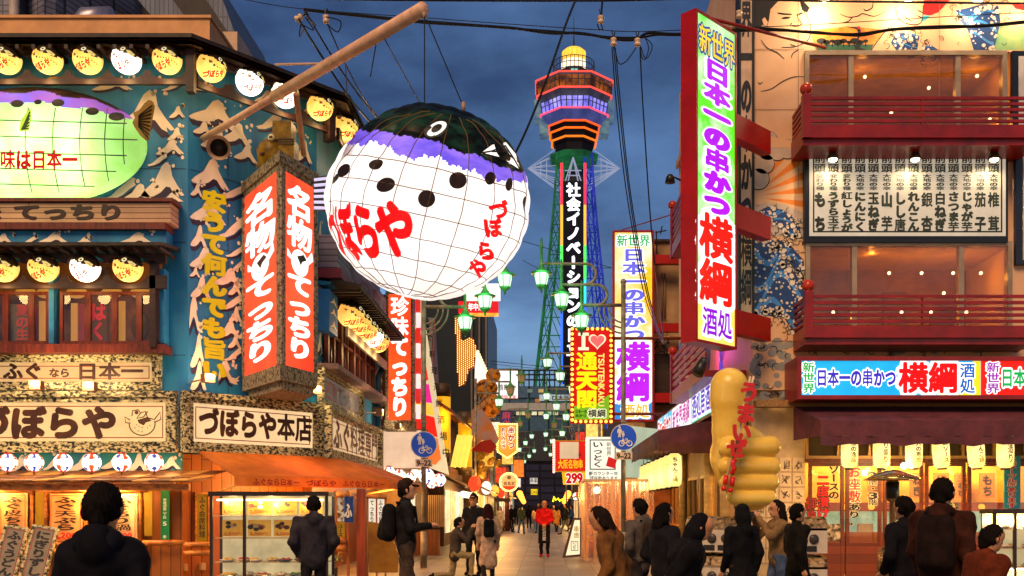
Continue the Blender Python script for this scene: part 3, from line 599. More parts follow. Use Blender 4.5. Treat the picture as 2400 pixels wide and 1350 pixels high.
# ---- golden fish figure on top of the corner sign
GF = thing('fish_figure', 'golden pufferfish figure crouching on top of the red corner sign', 'statue', (-5.55, 20.3, zt_))
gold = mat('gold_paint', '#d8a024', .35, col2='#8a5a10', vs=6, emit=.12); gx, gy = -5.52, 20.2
mb = MB(); mb.ball((gx-.08, gy, zt_+.36), (.30, .28, .36), 24, 16, fn=lambda d: 1 if d.z > .55 else 0); mb.build('body', [gold, P('#3a2410')], GF)
mb = MB(); mb.slab([(gx+.12, gy-.22), (gx+.42, gy-.2), (gx+.42, gy+.2), (gx+.12, gy+.2)], zt_+.1, zt_+.62); mb.slab([(gx-.02, gy-.18), (gx+.36, gy-.18), (gx+.36, gy+.2), (gx-.02, gy+.2)], zt_+.62, zt_+1.0, 0)
for k in range(3): mb.slab([(gx+.1, gy-.235), (gx+.44, gy-.235), (gx+.44, gy-.2), (gx+.1, gy-.2)], zt_+.5+k*.05, zt_+.52+k*.05, 1)
mb.build('back', [gold, P('#3a2410')], GF)
mb = MB(); mb.ball((gx-.02, gy-.27, zt_+.62), (.07, .04, .07), 12, 8, fn=lambda d: 1 if d.y < -.8 else 0); mb.build('eye', [P('#e0d0a0'), blk], GF)
mb = MB(); mb.ball((gx-.2, gy-.22, zt_+.3), (.07, .08, .05), 10, 6); mb.build('mouth', P('#5a2a14'), GF)
mb = MB(); mb.prism(PL(gx-.3, gy, 1, 0), [(0, .3+zt_), (-.1, .5+zt_), (-.06, .25+zt_), (-.1, .1+zt_), (0, .15+zt_)], -.03, .03); mb.build('fin', gold, GF)
# ---- horn loudspeaker on the corner wall
HS = thing('loudspeaker', 'beige horn loudspeaker on the blue corner wall', 'loudspeaker', CH.pt(CH.u(525, 0), .02, CH.z(525, 350)))
c0 = Vector(CH.pt(CH.u(522, .1), .02, CH.z(522, 345, .1))); dr = Vector((.25, -1, -.35)).normalized()
mb = MB(); mb.tube([c0, c0+dr*.25, c0+dr*.42, c0+dr*.62], [.07, .09, .13, .24], 18, 0, cap=False); mb.build('horn', P('#b89878', .5), HS)
mb = MB(); mb.tube([c0+dr*.3, c0+dr*.5], [.06, .18], 16, 0); mb.build('mouth', P('#1a1510'), HS)
# ---- background buildings above the roof
BG = thing('apartment_building', 'grey tiled apartment block with slanting balconies behind the restaurant roof', 'building', (-14, 34, 0))
tile = mat('grey_facade_tile', '#8e8ea0', .5, col2='#3a3a48', vs=1, tex='brick', p=dict(w=.35, h=.2, m=.02, axes='XZ', offset=0))
mb = MB(); D = 33; a = lambda px: (px-CX)/F*D
mb.slab([(a(-80), D), (a(28), D), (a(28), D+12), (a(-80), D+12)], 0, 30); mb.slab([(a(45), D+.6), (a(100), D), (a(120), D+.3), (a(200), D+4), (a(200), D+14), (a(45), D+12)], 0, 30); mb.build('wall', tile, BG)
mb = MB(); mb.tube([(a(37), D-.1, 0), (a(37), D-.1, 30)], .16, 10); mb.build('downpipe', P('#a89890'), BG)
dkp = P('#3a3432', .7); bal = mat('ribbed_balcony', '#6a7690', .5, col2='#3a4254', vs=1, tex='brick', p=dict(w=.16, h=6, m=.02, axes='XZ', offset=0))
for (xa, xb, y0) in ((175, 280, 0), (290, 400, 0), (460, 535, 0)):
    pass
for i, (x0, x1, x2, x3) in enumerate([(60, 175, 320, 200), (275, 362, 470, 400), (445, 500, 540, 540)]):
    mb = MB(); D2 = 36-i*1.5; z = lambda y: EYE+(CY-y)/F*D2; b_ = lambda px: (px-CX)/F*D2
    mb.prism(front(D2), [(b_(x0), z(-60)), (b_(x1), z(-60)), (b_(x2+30), z(130)), (b_(x3+30), z(130))], -6, 0, 0); mb.build('balcony', bal if i else dkp, BG)
mb = MB(); D2 = 37.5; b_ = lambda px: (px-CX)/F*D2; z = lambda y: EYE+(CY-y)/F*D2
mb.prism(front(D2), [(b_(150), z(140)), (b_(150), z(-80)), (b_(478), z(-80)), (b_(540), z(60)), (b_(540), z(140))], -6, 0, 0); mb.build('underside', dkp, BG)
AC = thing('roof_unit', 'beige rooftop air unit behind the corner of the orange parapet', 'air unit', W(535, 118, 23))
mb = MB(); D = 23; x = lambda p_: (p_-CX)/F*D; z = lambda y: EYE+(CY-y)/F*D
mb.bx(x(490), x(556), D, D+1.2, 10.9, z(74)); mb.bx(x(517), x(518)+.02, D-.02, D-.003, z(118), z(76), 1); mb.bx(x(520), x(533), D-.012, D-.003, z(108), z(98), 1); mb.build('housing', [P('#c0a080'), P('#5a4634')], AC)
DU = thing('roof_duct', 'curved grey metal duct on the restaurant roof', 'duct', W(230, 50, 23))
mb = MB(); c_ = W(215, 52, 24); mb.tube([c_+Vector((-.3, 0, -.9)), c_+Vector((-.28, 0, -.25)), c_+Vector((-.1, 0, .02)), c_+Vector((.5, 0, .03))], .33, 14); mb.build('pipe', P('#8a8aa0', .35, metal=.6), DU)
# ================================================================= balloon pufferfish over the street and its pole
BD = 14.5; bc = W(1003, 480, BD); bx_, by_, bz_ = 1.47, 1.45, 1.375
BP = thing('pufferfish_balloon', 'giant white glowing paper pufferfish lantern hanging over the street', 'pufferfish', bc)
yaw0 = math.atan2(bc.x, BD)
def bdef(v):                                               # the paper sags and bulges between its ribs, the back is narrower
    x, y, z = (v[0]-bc.x)/bx_, (v[1]-bc.y)/by_, (v[2]-bc.z)/bz_; t = R(13); X, Z = x*math.cos(t)-z*math.sin(t), x*math.sin(t)+z*math.cos(t)
    r_ = max(1e-6, math.sqrt(X*X+y*y+Z*Z)); lat = math.degrees(math.asin(max(-1, min(1, Z/r_)))); lon = math.degrees(math.atan2(X, -y))
    q = 1+.026*abs(math.sin(math.pi*(lon)/20))*math.cos(math.radians(lat))+.014*abs(math.sin(math.pi*(lat+7)/15))-.012
    if x < 0 and z > .1: x *= 1-.14*(z-.1)
    if x > 0 and z > 0: x *= 1+.05*z
    z *= 1-.05*max(0, z)*max(0, -x)-.03*abs(x)*max(0, -z)
    return (bc.x+x*q*bx_, bc.y+y*q*by_, bc.z+z*q*bz_)
def bmap(x, z, k=1.0): return bdef(ray_ell(1003+x*232, 480-z*218, bc, (bx_, by_, bz_), k))
rn = random.Random(2); nzv = [.02*math.sin(i*.13)+.015*math.sin(i*.37+1)+.012*math.sin(i*.91) for i in range(400)]
def bmat(d):
    x, z, y = d; j = nzv[min(max(int((x+1.1)*99), 0), 399)]
    if y < 0: return 1 if z > .3 else 0
    if z > (.69-.38*max(x, 0)+.18*max(-x, 0))+j*.6: return 1
    if z > (.50-.31*max(x, 0)+.22*max(-x, 0)+.03*math.sin(x*9))+j: return 2
    return 0
paper = mat('lit_white_paper', '#fff8ee', .5, .28, col2='#f0e2cc', vs=1.0, lo=.3, hi=.6, trans=.85)
bback = mat('black_fish_back', '#0c0f0c', .4, .5, col2='#1d3a26', vs=1.6, st=(1, 1, 2), lo=.38, hi=.52)
bviol = mat('violet_fish_band', '#5a48d8', .5, .35, col2='#9a78e8', vs=1.8, st=(1, 1, 2.5), trans=.6)
mb = MB(); mb.ball(bc, (bx_, by_, bz_), 340, 220)
for i, fc_ in enumerate(mb.f):
    c_ = Vector([sum(mb.v[k][j] for k in fc_)/len(fc_) for j in range(3)]); n_ = c_-bc
    mb.m[i] = bmat(((CX+F*c_.x/c_.y-1003)/232, (480-(CY-F*(c_.z-EYE)/c_.y))/218, n_.dot(Vector((0, 0, EYE))-c_)))
mb.v = [bdef(v) for v in mb.v]; mb.build('body', [paper, bback, bviol], BP)
def bpx(px, py): return ((px-1003)/232, (480-py)/218)
mb = MB()
def ll(lon, lat):                                          # tilted longitude / latitude on the front
    a, b = R(lon), R(lat); x, y, z = math.sin(a)*math.cos(b), -math.cos(a)*math.cos(b), math.sin(b)
    t = R(-13); x, z = x*math.cos(t)-z*math.sin(t), x*math.sin(t)+z*math.cos(t); return x, y, z
def line(pts, r_): 
    run = []
    for x, y, z in pts+[(0, 9, 0)]:
        if y < -.06: run.append(bmap(x, z, 1.003))
        else:
            if len(run) > 2: mb.tube(run, r_, 5)
            run = []
for lon in range(-80, 100, 20): line([ll(lon+.16*max(0, -b-20), b) for b in range(-84, 80, 5)], .0065)
for lat in (-68, -52, -37, -22, -7, 8, 23): line([ll(a, lat-.0006*a*a) for a in range(-95, 96, 6)], .0065)
mb.build('frame_lines', mat('tan_seam', '#8a6030', .6, .25), BP)
mb = MB()
for px, py, a, b, k in [(1072, 423, 20, 20, 0), (1000, 466, 20, 20, 0), (905, 434, 23, 17, .3), (883, 386, 17, 11, .5), (1148, 418, 12, 15, 0), (1190, 433, 9, 15, 0), (1226, 480, 5, 20, 0), (808, 400, 18, 9, 1.0), (790, 420, 5, 13, -.5)]:
    x, z = bpx(px, py); disc(mb, bmap, x, z, a/232, b/218, k, 0, 1.006, 20)
mb.build('spots', mat('dark_spots_lit', '#3a2422', .5, .25), BP)
mb = MB(); x, z = bpx(1022, 303); disc(mb, bmap, x, z, 30/232, 19/218, .5, 1, 1.008, 24); disc(mb, bmap, x, z, 24/232, 14/218, .5, 0, 1.012, 24); disc(mb, bmap, x, z, 13/232, 8/218, .5, 1, 1.016, 20)
mb.build('eye', [E('#f4f4e8', 1), P('#0c100c')], BP)
mb = MB(); q = lambda L_: [bmap(*bpx(a, b), 1.012) for a, b in L_]
mb.poly(q([(1122, 362), (1150, 340), (1180, 334), (1202, 362), (1213, 398), (1190, 385), (1160, 366)]), 0)
for l_ in ([(1122, 361), (1150, 354), (1178, 343), (1200, 372), (1213, 398)], [(1150, 355), (1175, 358), (1200, 372)], [(1128, 362), (1170, 372), (1213, 400)]): mb.tube([bmap(*bpx(a, b), 1.016) for a, b in l_], .012, 5, 1)
mb.build('beak', [E('#fff4e8', 1.2), P('#15110f')], BP)
mb = MB()
def lonmap(u, w, z): a = R(u); return bmap(math.sin(a)*math.sqrt(max(.01, 1-z*z)), z, 1.006)
for c, a, b, z0, z1 in (('づ', -88, -70, -.62, .02), ('ぼ', -70, -51, -.62, .04), ('ら', -52, -31, -.60, .03), ('や', -34, -8, -.58, .06)): put_text(mb, c, lonmap, a, b, z0, z1, b=.055)
for i, (c, px, py, s_) in enumerate((('づ', 1167, 492, 46), ('ぼ', 1153, 534, 46), ('ら', 1136, 588, 46), ('や', 1119, 630, 44))):
    x, z = bpx(px, py); h = s_/232/2; put_text(mb, c, lambda u, w, zz: bmap(u-.18*(zz-z), zz, 1.006), x-h*.95, x+h*.95, z-h*1.1, z+h*1.1, b=.06)
mb.build('lettering', E('#f00c12', 1.0), BP)
fpl = PL(*W(0, 0, 13.9)[:2], 1, 0)
def ribfin(name, px, D, dirs, parent):
    pl = front(D); k = lambda a, b: (pl.u(a), pl.z(a, b))
    mb = MB(); mb.prism(pl, [k(*p) for p in px], -.04, .04, 0); o = mb.build(name, P('#0f0c10'), parent)
    mb = MB()
    for (a, b), (c, d) in dirs: mb.tube([pl.pt(pl.u(a), .045, pl.z(a, b)), pl.pt(pl.u(c), .045, pl.z(c, d))], .024, 6)
    mb.build('fin_ribs', E('#d8ccf0', .9), o)
ribfin('pectoral_fin', [(800, 376), (822, 345), (830, 318), (880, 350), (874, 376), (857, 404)], 13.7, [((807+7*k, 376-10*k+k), (853+4*k, 399-10*k)) for k in range(6)], BP)
ribfin('dorsal_fin', [(902, 292), (914, 272), (930, 263), (946, 278), (930, 292)], 14.2, [((908+7*k, 290-2*k), (916+7*k, 274-.5*k)) for k in range(4)], BP)
ribfin('tail_fin', [(735, 418), (775, 412), (772, 500), (738, 488)], 15.3, [((738, 424+13*k), (772, 420+14*k)) for k in range(6)], BP)
for dx_, dz_ in ((-.5, -.1), (.45, -.25), (0, .35)): lamp('inner_light', BP, (bc.x+dx_, bc.y-.35, bc.z+dz_), 29, '#f6f6ff', .2)
lamp('balloon_light', BP, (bc.x+.2, bc.y-2.0, bc.z-1.6), 60, '#fff0d8', 1.0)
PO = thing('flag_pole', 'long tan pole slanting up from the blue wall over the street', 'pole', W(470, 330, 20.6))
a0, a1 = W(466, 331, 20.4), W(992, 20, 14.3)
am = a0+(a1-a0)*.55
mb = MB(); mb.tube([a0, a0+(a1-a0)*.46], .066, 14); mb.tube([a0+(a1-a0)*.42, a1], .098, 16); mb.build('shaft', mat('tan_painted_steel', '#ecc0a0', .5, col2='#cc9a78', vs=5), PO)
mb = MB(); mb.tube([W(694, 222, 17.6), W(712, 362, 19.9)], .055, 8); mb.build('prop', P('#c08c62'), PO)
mb = MB(); mb.tube([W(645, 151, 18.6), W(775, 149, 17.4)], .022, 6); mb.build('stay_rod', P('#d0a890'), PO)
HW = thing('hanging_wires', 'thin dark wires holding the white pufferfish from the tan pole', 'wire', a1)
e1 = W(995, 42, 14.32)
for pts in ([e1, W(995, 250, 14.4)], [W(1000, 45, 14.32), W(1086, 250, 14.4)], [W(898, 85, 15.2), W(990, 252, 14.5)], [W(810, 150, 16.5), W(813, 225, 17.5)], [W(886, 78, 15.3), W(868, 180, 15.6)]): mb = MB(); mb.tube(pts, .009, 5); mb.build('wire', P('#1c1814'), HW)
mb = MB(); mb.tube([W(993, 30, 14.32), e1], .035, 8); mb.ball(W(995, 256, 14.4), .06, 8, 6); mb.tube([W(1086, 240, 14.4), W(1086, 262, 14.4)], .03, 8); mb.tube([W(885, 68, 15.3), W(894, 88, 15.2)], .02, 6); mb.build('hook', P('#a08068'), HW)
# ================================================================= overhead cables
cab = P('#12161a', .4); 
def sag(pts, D, n=8):                                      # smooth line through pixel points
    out = []; pts = [(p[0], p[1], p[2] if len(p) > 2 else D) for p in pts]
    for i in range(len(pts)-1):
        p0, p1, p2, p3 = pts[max(i-1, 0)], pts[i], pts[i+1], pts[min(i+2, len(pts)-1)]
        for k in range(n):
            t = k/n; out.append(tuple(.5*((2*b)+(-a+c)*t+(2*a-5*b+4*c-d)*t*t+(-a+3*b-3*c+d)*t**3) for a, b, c, d in zip(p0, p1, p2, p3)))
    out.append(pts[-1]); return [W(*p) for p in out]
def cable(name, label, runs, D, parent=None):
    mb = MB()
    for r_, pts in runs: mb.tube(sag(pts, D), r_, 5)
    o = mb.build(name, cab); tag(o, label, 'cable'); return o
cable('cable_bundle', 'thick black cable bundle sagging across the whole street', [
    (.028, [(712, 22), (900, 42), (990, 50), (1120, 60), (1202, 66), (1290, 78), (1360, 78), (1440, 92), (1490, 93), (1520, 78), (1600, 80), (1760, 68), (1830, 70), (1920, 78), (2010, 80), (2100, 68), (2210, 62), (2310, 60), (2440, 46)]),
    (.022, [(712, 24), (900, 44), (1000, 54), (1120, 61), (1202, 67), (1300, 74), (1360, 80), (1440, 88), (1500, 88), (1540, 82), (1600, 82), (1760, 72), (1900, 74), (2010, 84), (2100, 70), (2310, 62), (2440, 49)])], 18.9)
cable('messenger_wire', 'thin black support wire running just above the cable bundle', [(.008, [(540, -8), (700, 20), (1000, 42), (1200, 57), (1400, 70), (1500, 74), (1700, 66), (1900, 58), (2200, 40), (2440, 28)])], 18.9)
cable('top_cable', 'black cable crossing at the very top edge of the photo', [(.02, [(760, -2), (1000, 1), (1400, 2), (1650, -3), (1900, 2), (2120, 5), (2440, 9)])], 18.4)
cable('slanting_cable', 'twisted cable slanting down from the top past the left side of the tower', [(.024, [(1352, -6), (1326, 58), (1280, 190), (1236, 300), (1205, 365)])], 19.5)
cable('drop_cables', 'loose bundle of cables dropping behind the white pufferfish balloon', [(.022, [(700, 45, 18.5), (750, 125, 19), (820, 230, 20), (890, 310, 22)]), (.018, [(715, 25, 18.5), (790, 150, 19.5), (870, 260, 21), (930, 320, 23)]), (.014, [(765, 50, 18.5), (800, 130, 19.5), (850, 225, 21), (905, 300, 23)]),
    (.012, [(706, 50), (702, 85), (712, 70), (722, 85)]), (.012, [(714, 30), (740, 60), (716, 40), (735, 70), (712, 60)]), (.012, [(765, 40), (798, 50), (792, 75), (770, 60)])], 18.6)
cable('service_cables', 'group of three cables hanging down beside the tower to the beige wall', [(.013, [(1434, 110), (1446, 260), (1464, 420), (1486, 560), (1510, 690), (1550, 800, 30)]), (.013, [(1438, 110), (1452, 260), (1470, 420), (1494, 580), (1524, 720), (1556, 805, 30)]), (.013, [(1442, 112), (1458, 280), (1476, 440), (1500, 590), (1530, 730), (1560, 808, 30)])], 21)
cable('service_cable', 'single cable with a coil hanging between the tower and the red sign', [(.015, [(1500, 110), (1504, 200), (1512, 330), (1522, 480), (1536, 640), (1555, 790, 30)]), (.012, [(1440, 108), (1450, 148), (1466, 145), (1480, 128), (1494, 106)]), (.011, [(1506, 84), (1528, 105), (1520, 132), (1506, 138), (1500, 108)]), (.011, [(1510, 84), (1520, 112), (1512, 136), (1502, 110)])], 20.5)
cable('far_cables', 'thin dark wires strung across the sky under the tower', [(.02, [(1150, 846), (1300, 862)]), (.015, [(1150, 853), (1300, 868)]), (.02, [(1225, 565, 60), (1440, 630, 60)]), (.015, [(1225, 610, 60), (1280, 640, 60)]), (.02, [(1390, 628, 60), (1440, 628, 60)])], 60)
ins = MB(); ins.lathe((0, 0, 0), [(.03, -.08), (.06, -.06), (.06, -.02), (.035, 0), (.06, .02), (.06, .06), (.03, .08)], 12)
it = thing('cable_insulator', 'cream ceramic insulator tied to the left end of the cable bundle', 'insulator', (0, 0, 0), 'insulators on the overhead cables')
ins.build('spool', P('#d8b894', .3), it); mb = MB(); mb.tube([(0, 0, .08), (-.03, 0, .2), (.03, 0, .2), (0, 0, .08)], .012, 5); mb.build('shackle', cab, it)
it.location = W(700, 42, 18.8); it.rotation_euler = (0, R(60), 0)
for px, py, D, lb in ((764, 45, 18.8, 'cream insulator hanging right of the left cable end near the tan pole'), (1408, 46, 18.6, 'insulator on its own short cable above the tower'), (1438, 98, 18.8, 'insulator where the three cables drop beside the tower'), (1494, 99, 18.8, 'insulator with the cable coil left of the tall red sign'), (1732, 34, 19, 'insulator near the top of the black and white strip')):
    dup(it, W(px, py, D), 0, lb)
cable('insulator_tail', 'short cable from the top cable to the insulator above the tower', [(.02, [(1412, 0), (1409, 38)]), (.012, [(1400, 56), (1404, 68), (1412, 68), (1406, 50)])], 18.6)
# ================================================================= tower
TD = 214; TX = (1345-CX)/F*TD; tz = lambda y: EYE+(CY-y)/F*TD; tm = lambda px: px/F*TD
TW = thing('observation_tower', 'tall observation tower with neon-lit decks and a lattice shaft in green and blue light', 'tower', (TX, TD, 0))
A8 = math.pi/8; c8 = 1/math.cos(A8)
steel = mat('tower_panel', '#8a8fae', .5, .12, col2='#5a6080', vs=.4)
def ring(mb, y0, y1, r0_, r1_, mi=0, n=8): mb.lathe((TX, TD, 0), [(tm(r0_)*(c8 if n == 8 else 1), tz(y0)), (tm(r1_)*(c8 if n == 8 else 1), tz(y1))], n, mi, n > 8, a0=A8 if n == 8 else 0)
mb = MB(); mb.tube([(TX, TD, tz(120)), (TX, TD, tz(85)), (TX, TD, tz(42))], [.25, .15, .06], 6); mb.build('antenna', P('#30343c'), TW)
mb = MB(); ring(mb, 146, 124, 28, 28, 0, 24); ring(mb, 124, 117, 28, 20, 0, 24); mb.build('crown_lamp', mat('amber_crown', '#ffcf50', .5, 1.3, col2='#e09a20', vs=1.5, st=(3, 3, .1)), TW)
mb = MB(); ring(mb, 166, 147, 29, 29, 0, 24); mb.build('crown_band', E('#fff0c8', 1.4), TW)
mb = MB(); ring(mb, 190, 168, 30, 30, 0, 8); mb.build('lift_house', P('#2a3040'), TW)
mb = MB(); mb.bx(TX-.7, TX+.7, TD-tm(30)-.1, TD-tm(30)-.02, tz(184), tz(174)); mb.build('lit_window', E('#6ad0c0', .9), TW)
mb = MB()
for y in (150, 163, 176): mb.tube([(TX+tm(48)*math.cos(t), TD+tm(48)*math.sin(t), tz(y)) for t in [i*math.pi/12 for i in range(25)]], .09, 4)
for i in range(32): t = i*math.pi/16; mb.tube([(TX+tm(48)*math.cos(t), TD+tm(48)*math.sin(t), tz(y)) for y in (150, 190)], .07, 4)
mb.build('railing', P('#303848'), TW)
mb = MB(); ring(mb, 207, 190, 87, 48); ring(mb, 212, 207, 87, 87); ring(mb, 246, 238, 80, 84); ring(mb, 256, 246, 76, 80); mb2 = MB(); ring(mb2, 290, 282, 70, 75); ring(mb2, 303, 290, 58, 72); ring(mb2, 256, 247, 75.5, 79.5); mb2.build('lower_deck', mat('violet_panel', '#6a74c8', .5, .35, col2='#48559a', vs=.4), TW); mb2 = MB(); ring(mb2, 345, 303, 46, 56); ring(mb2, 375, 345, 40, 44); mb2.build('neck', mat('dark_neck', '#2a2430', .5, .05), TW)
mb.build('deck_panels', steel, TW)
mb = MB(); ring(mb, 238, 212, 84, 87); dw = mb.build('upper_windows', mat('amber_deck_windows', '#c86a1c', .3, .8, col2='#3a1a10', vs=.35, lo=.4, hi=.75), TW)
mb = MB(); ring(mb, 282, 256, 73, 77); lw = mb.build('lower_windows', mat('violet_deck_windows', '#a8a0ff', .3, 1.2, col2='#3a3ab0', vs=.4, lo=.35, hi=.7), TW)
for o, y0, y1, r0_, r1_ in ((dw, 238, 212, 84.6, 87.6), (lw, 282, 256, 73.6, 77.6)):
    mb = MB()
    for k in range(8):
        t0, t1 = A8+k*math.pi/4, A8+(k+1)*math.pi/4
        for j in range(6):
            g = j/5; pts = []
            for y, r_ in ((y0, r0_), (y1, r1_)): pts.append((TX+tm(r_)*c8*(math.cos(t0)*(1-g)+math.cos(t1)*g), TD+tm(r_)*c8*(math.sin(t0)*(1-g)+math.sin(t1)*g), tz(y)))
            mb.tube(pts, .12, 4)
        pts = [(TX+tm((r0_+r1_)/2)*c8*math.cos(t), TD+tm((r0_+r1_)/2)*c8*math.sin(t), tz(y0*.35+y1*.65)) for t in (t0, t1)]; mb.tube(pts, .1, 4)
    mb.build('mullions', P('#50546a'), o)
def neon(y, r_, h, s_=1.6, name='neon_ring', th=.19):
    mb = MB(); mb.tube([(TX+tm(r_)*c8*math.cos(A8+k*math.pi/4), TD+tm(r_)*c8*math.sin(A8+k*math.pi/4), tz(y)) for k in range(9)], th, 6); mb.build(name, E(h, s_), TW)
for y, r_, h in ((206, 88.5, '#ff4a3a'), (240, 86, '#ff4a40'), (283, 78, '#ff4a6a'), (189, 50, '#ff3a20')): neon(y, r_, h, 1.5)
for y, r_, h in ((305, 59, '#ff5a20'), (320, 55, '#ff6a1a'), (338, 51, '#ff7a20')): neon(y, r_, h, 1.2, th=.22)
mb = MB()
for sx in (-1, 1):
    for k, (y0, y1) in enumerate(((242, 285), (268, 320))): mb.bx(TX+sx*tm(82-12*k)-1, TX+sx*tm(82-12*k)+1, TD-2, TD+2, tz(y1), tz(y0))
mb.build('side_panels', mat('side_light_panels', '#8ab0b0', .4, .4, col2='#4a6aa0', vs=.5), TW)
# lattice legs
YT, YB, HT, HB = 372, 1185, 40, 126
def leg(k, y): f_ = (y-YT)/(YB-YT); return tm(HT+(HB-HT)*(f_**1.25))
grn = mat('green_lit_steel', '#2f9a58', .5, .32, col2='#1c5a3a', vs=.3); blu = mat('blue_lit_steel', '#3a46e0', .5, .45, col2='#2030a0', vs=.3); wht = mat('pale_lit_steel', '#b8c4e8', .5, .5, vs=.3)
ys = [372, 420, 465, 512, 560, 612, 668, 730, 800, 880, 1000, 1185]
for sx, m_ in ((-1, grn), (1, blu)):
    for sy in (-1, 1):
        mb = MB(); mb.tube([(TX+sx*leg(0, y), TD+sy*leg(0, y), tz(y)) for y in ys], .24, 6)
        mb.tube([(TX+sx*(leg(0, y)-tm(19)), TD+sy*leg(0, y), tz(y)) for y in ys], .18, 5)
        for a, b in zip(ys, ys[1:]):
            mb.tube([(TX+sx*leg(0, a), TD+sy*leg(0, a), tz(a)), (TX+sx*(leg(0, b)-tm(19)), TD+sy*leg(0, b), tz(b))], .09, 4); mb.tube([(TX+sx*(leg(0, a)-tm(19)), TD+sy*leg(0, a), tz(a)), (TX+sx*leg(0, b), TD+sy*leg(0, b), tz(b))], .09, 4); mb.tube([(TX+sx*leg(0, b), TD+sy*leg(0, b), tz(b)), (TX+sx*tm(24), TD+sy*leg(0, b), tz(b))], .12, 4)
            mb.tube([(TX+sx*(leg(0, a)-tm(19)), TD+sy*leg(0, a), tz(a)), (TX+sx*tm(24), TD+sy*leg(0, b), tz(b))], .09, 4)
        mb.build('lattice_leg', m_, TW)
    mb = MB()
    for a, b in zip(ys, ys[1:]):
        mb.tube([(TX+sx*leg(0, a), TD-leg(0, a), tz(a)), (TX+sx*leg(0, b), TD+leg(0, b), tz(b))], .09, 4); mb.tube([(TX+sx*leg(0, a), TD+leg(0, a), tz(a)), (TX+sx*leg(0, b), TD-leg(0, b), tz(b))], .09, 4)
    mb.build('side_bracing', m_, TW)
mb = MB(); mb.bx(TX-tm(22), TX+tm(22), TD-1, TD+1, 0, tz(400)); mb.build('lift_shaft', P('#0c1424'), TW)
mb = MB(); tp = front(TD-13); mb.box(tp, tp.u(1318), tp.u(1372), -.3, 0, tp.z(0, 900), tp.z(0, 424)); sp = mb.build('sign_panel', mat('dark_sign_panel', '#0a1a38', .4, .12, col2='#04101f', vs=1, tex='brick', p=dict(w=2.2, h=2.2, m=.05, axes='XZ', offset=0)), TW)
letters(sp, tp, '社会イノベーションの日立', (tp.u(1327), tp.u(1361), tp.z(0, 836), tp.z(0, 428)), E('#f4f8ff', 1.7), b=.06, vert=True, w=.1)
for px in (1316.5, 1371):
    for y0, y1, h in ((382, 480, '#ff3040'), (480, 575, '#ffa030'), (575, 655, '#50ff50'), (655, 720, '#30c8e0'), (720, 900, '#3060ff')):
        mb = MB(); mb.tube([(tp.u(px), TD-13, tp.z(0, y0+.5)), (tp.u(px), TD-13, tp.z(0, y1-.5))], .26, 8); mb.build('neon_tube', E(h, 1.7), TW)
mb = MB(); zc = tz(395)
for sx in (-1, 1):
    tip = (TX+sx*tm(108), TD, zc)
    for sy in (-1, 1):
        for y, px in ((358, 44), (378, 60), (395, 40), (412, 40), (432, 40), (440, 36)): mb.tube([tip, (TX+sx*tm(px), TD+sy*2, tz(y))], .1, 4)
    for f_ in (.35, .55, .75): mb.tube([(TX+sx*tm(40+68*f_), TD, tz(358+37*f_)), (TX+sx*tm(40+68*f_), TD, tz(436-41*f_))], .09, 4)
mb.build('outrigger', wht, TW)
mb = MB()
for a, b in (((1345, 348), (1322, 418)), ((1345, 348), (1368, 418)), ((1345, 350), (1330, 420)), ((1345, 350), (1360, 420)), ((1325, 380), (1365, 380)), ((1322, 408), (1368, 408)), ((1331, 392), (1359, 392))): mb.tube([(tp.u(p[0]), TD-8, tp.z(0, p[1])) for p in (a, b)], .13, 4)
mb.build('front_frame', wht, TW)
mb = MB(); ring(mb, 382, 370, 52, 56); mb.build('platform', mat('green_lit_steel', ''), TW)
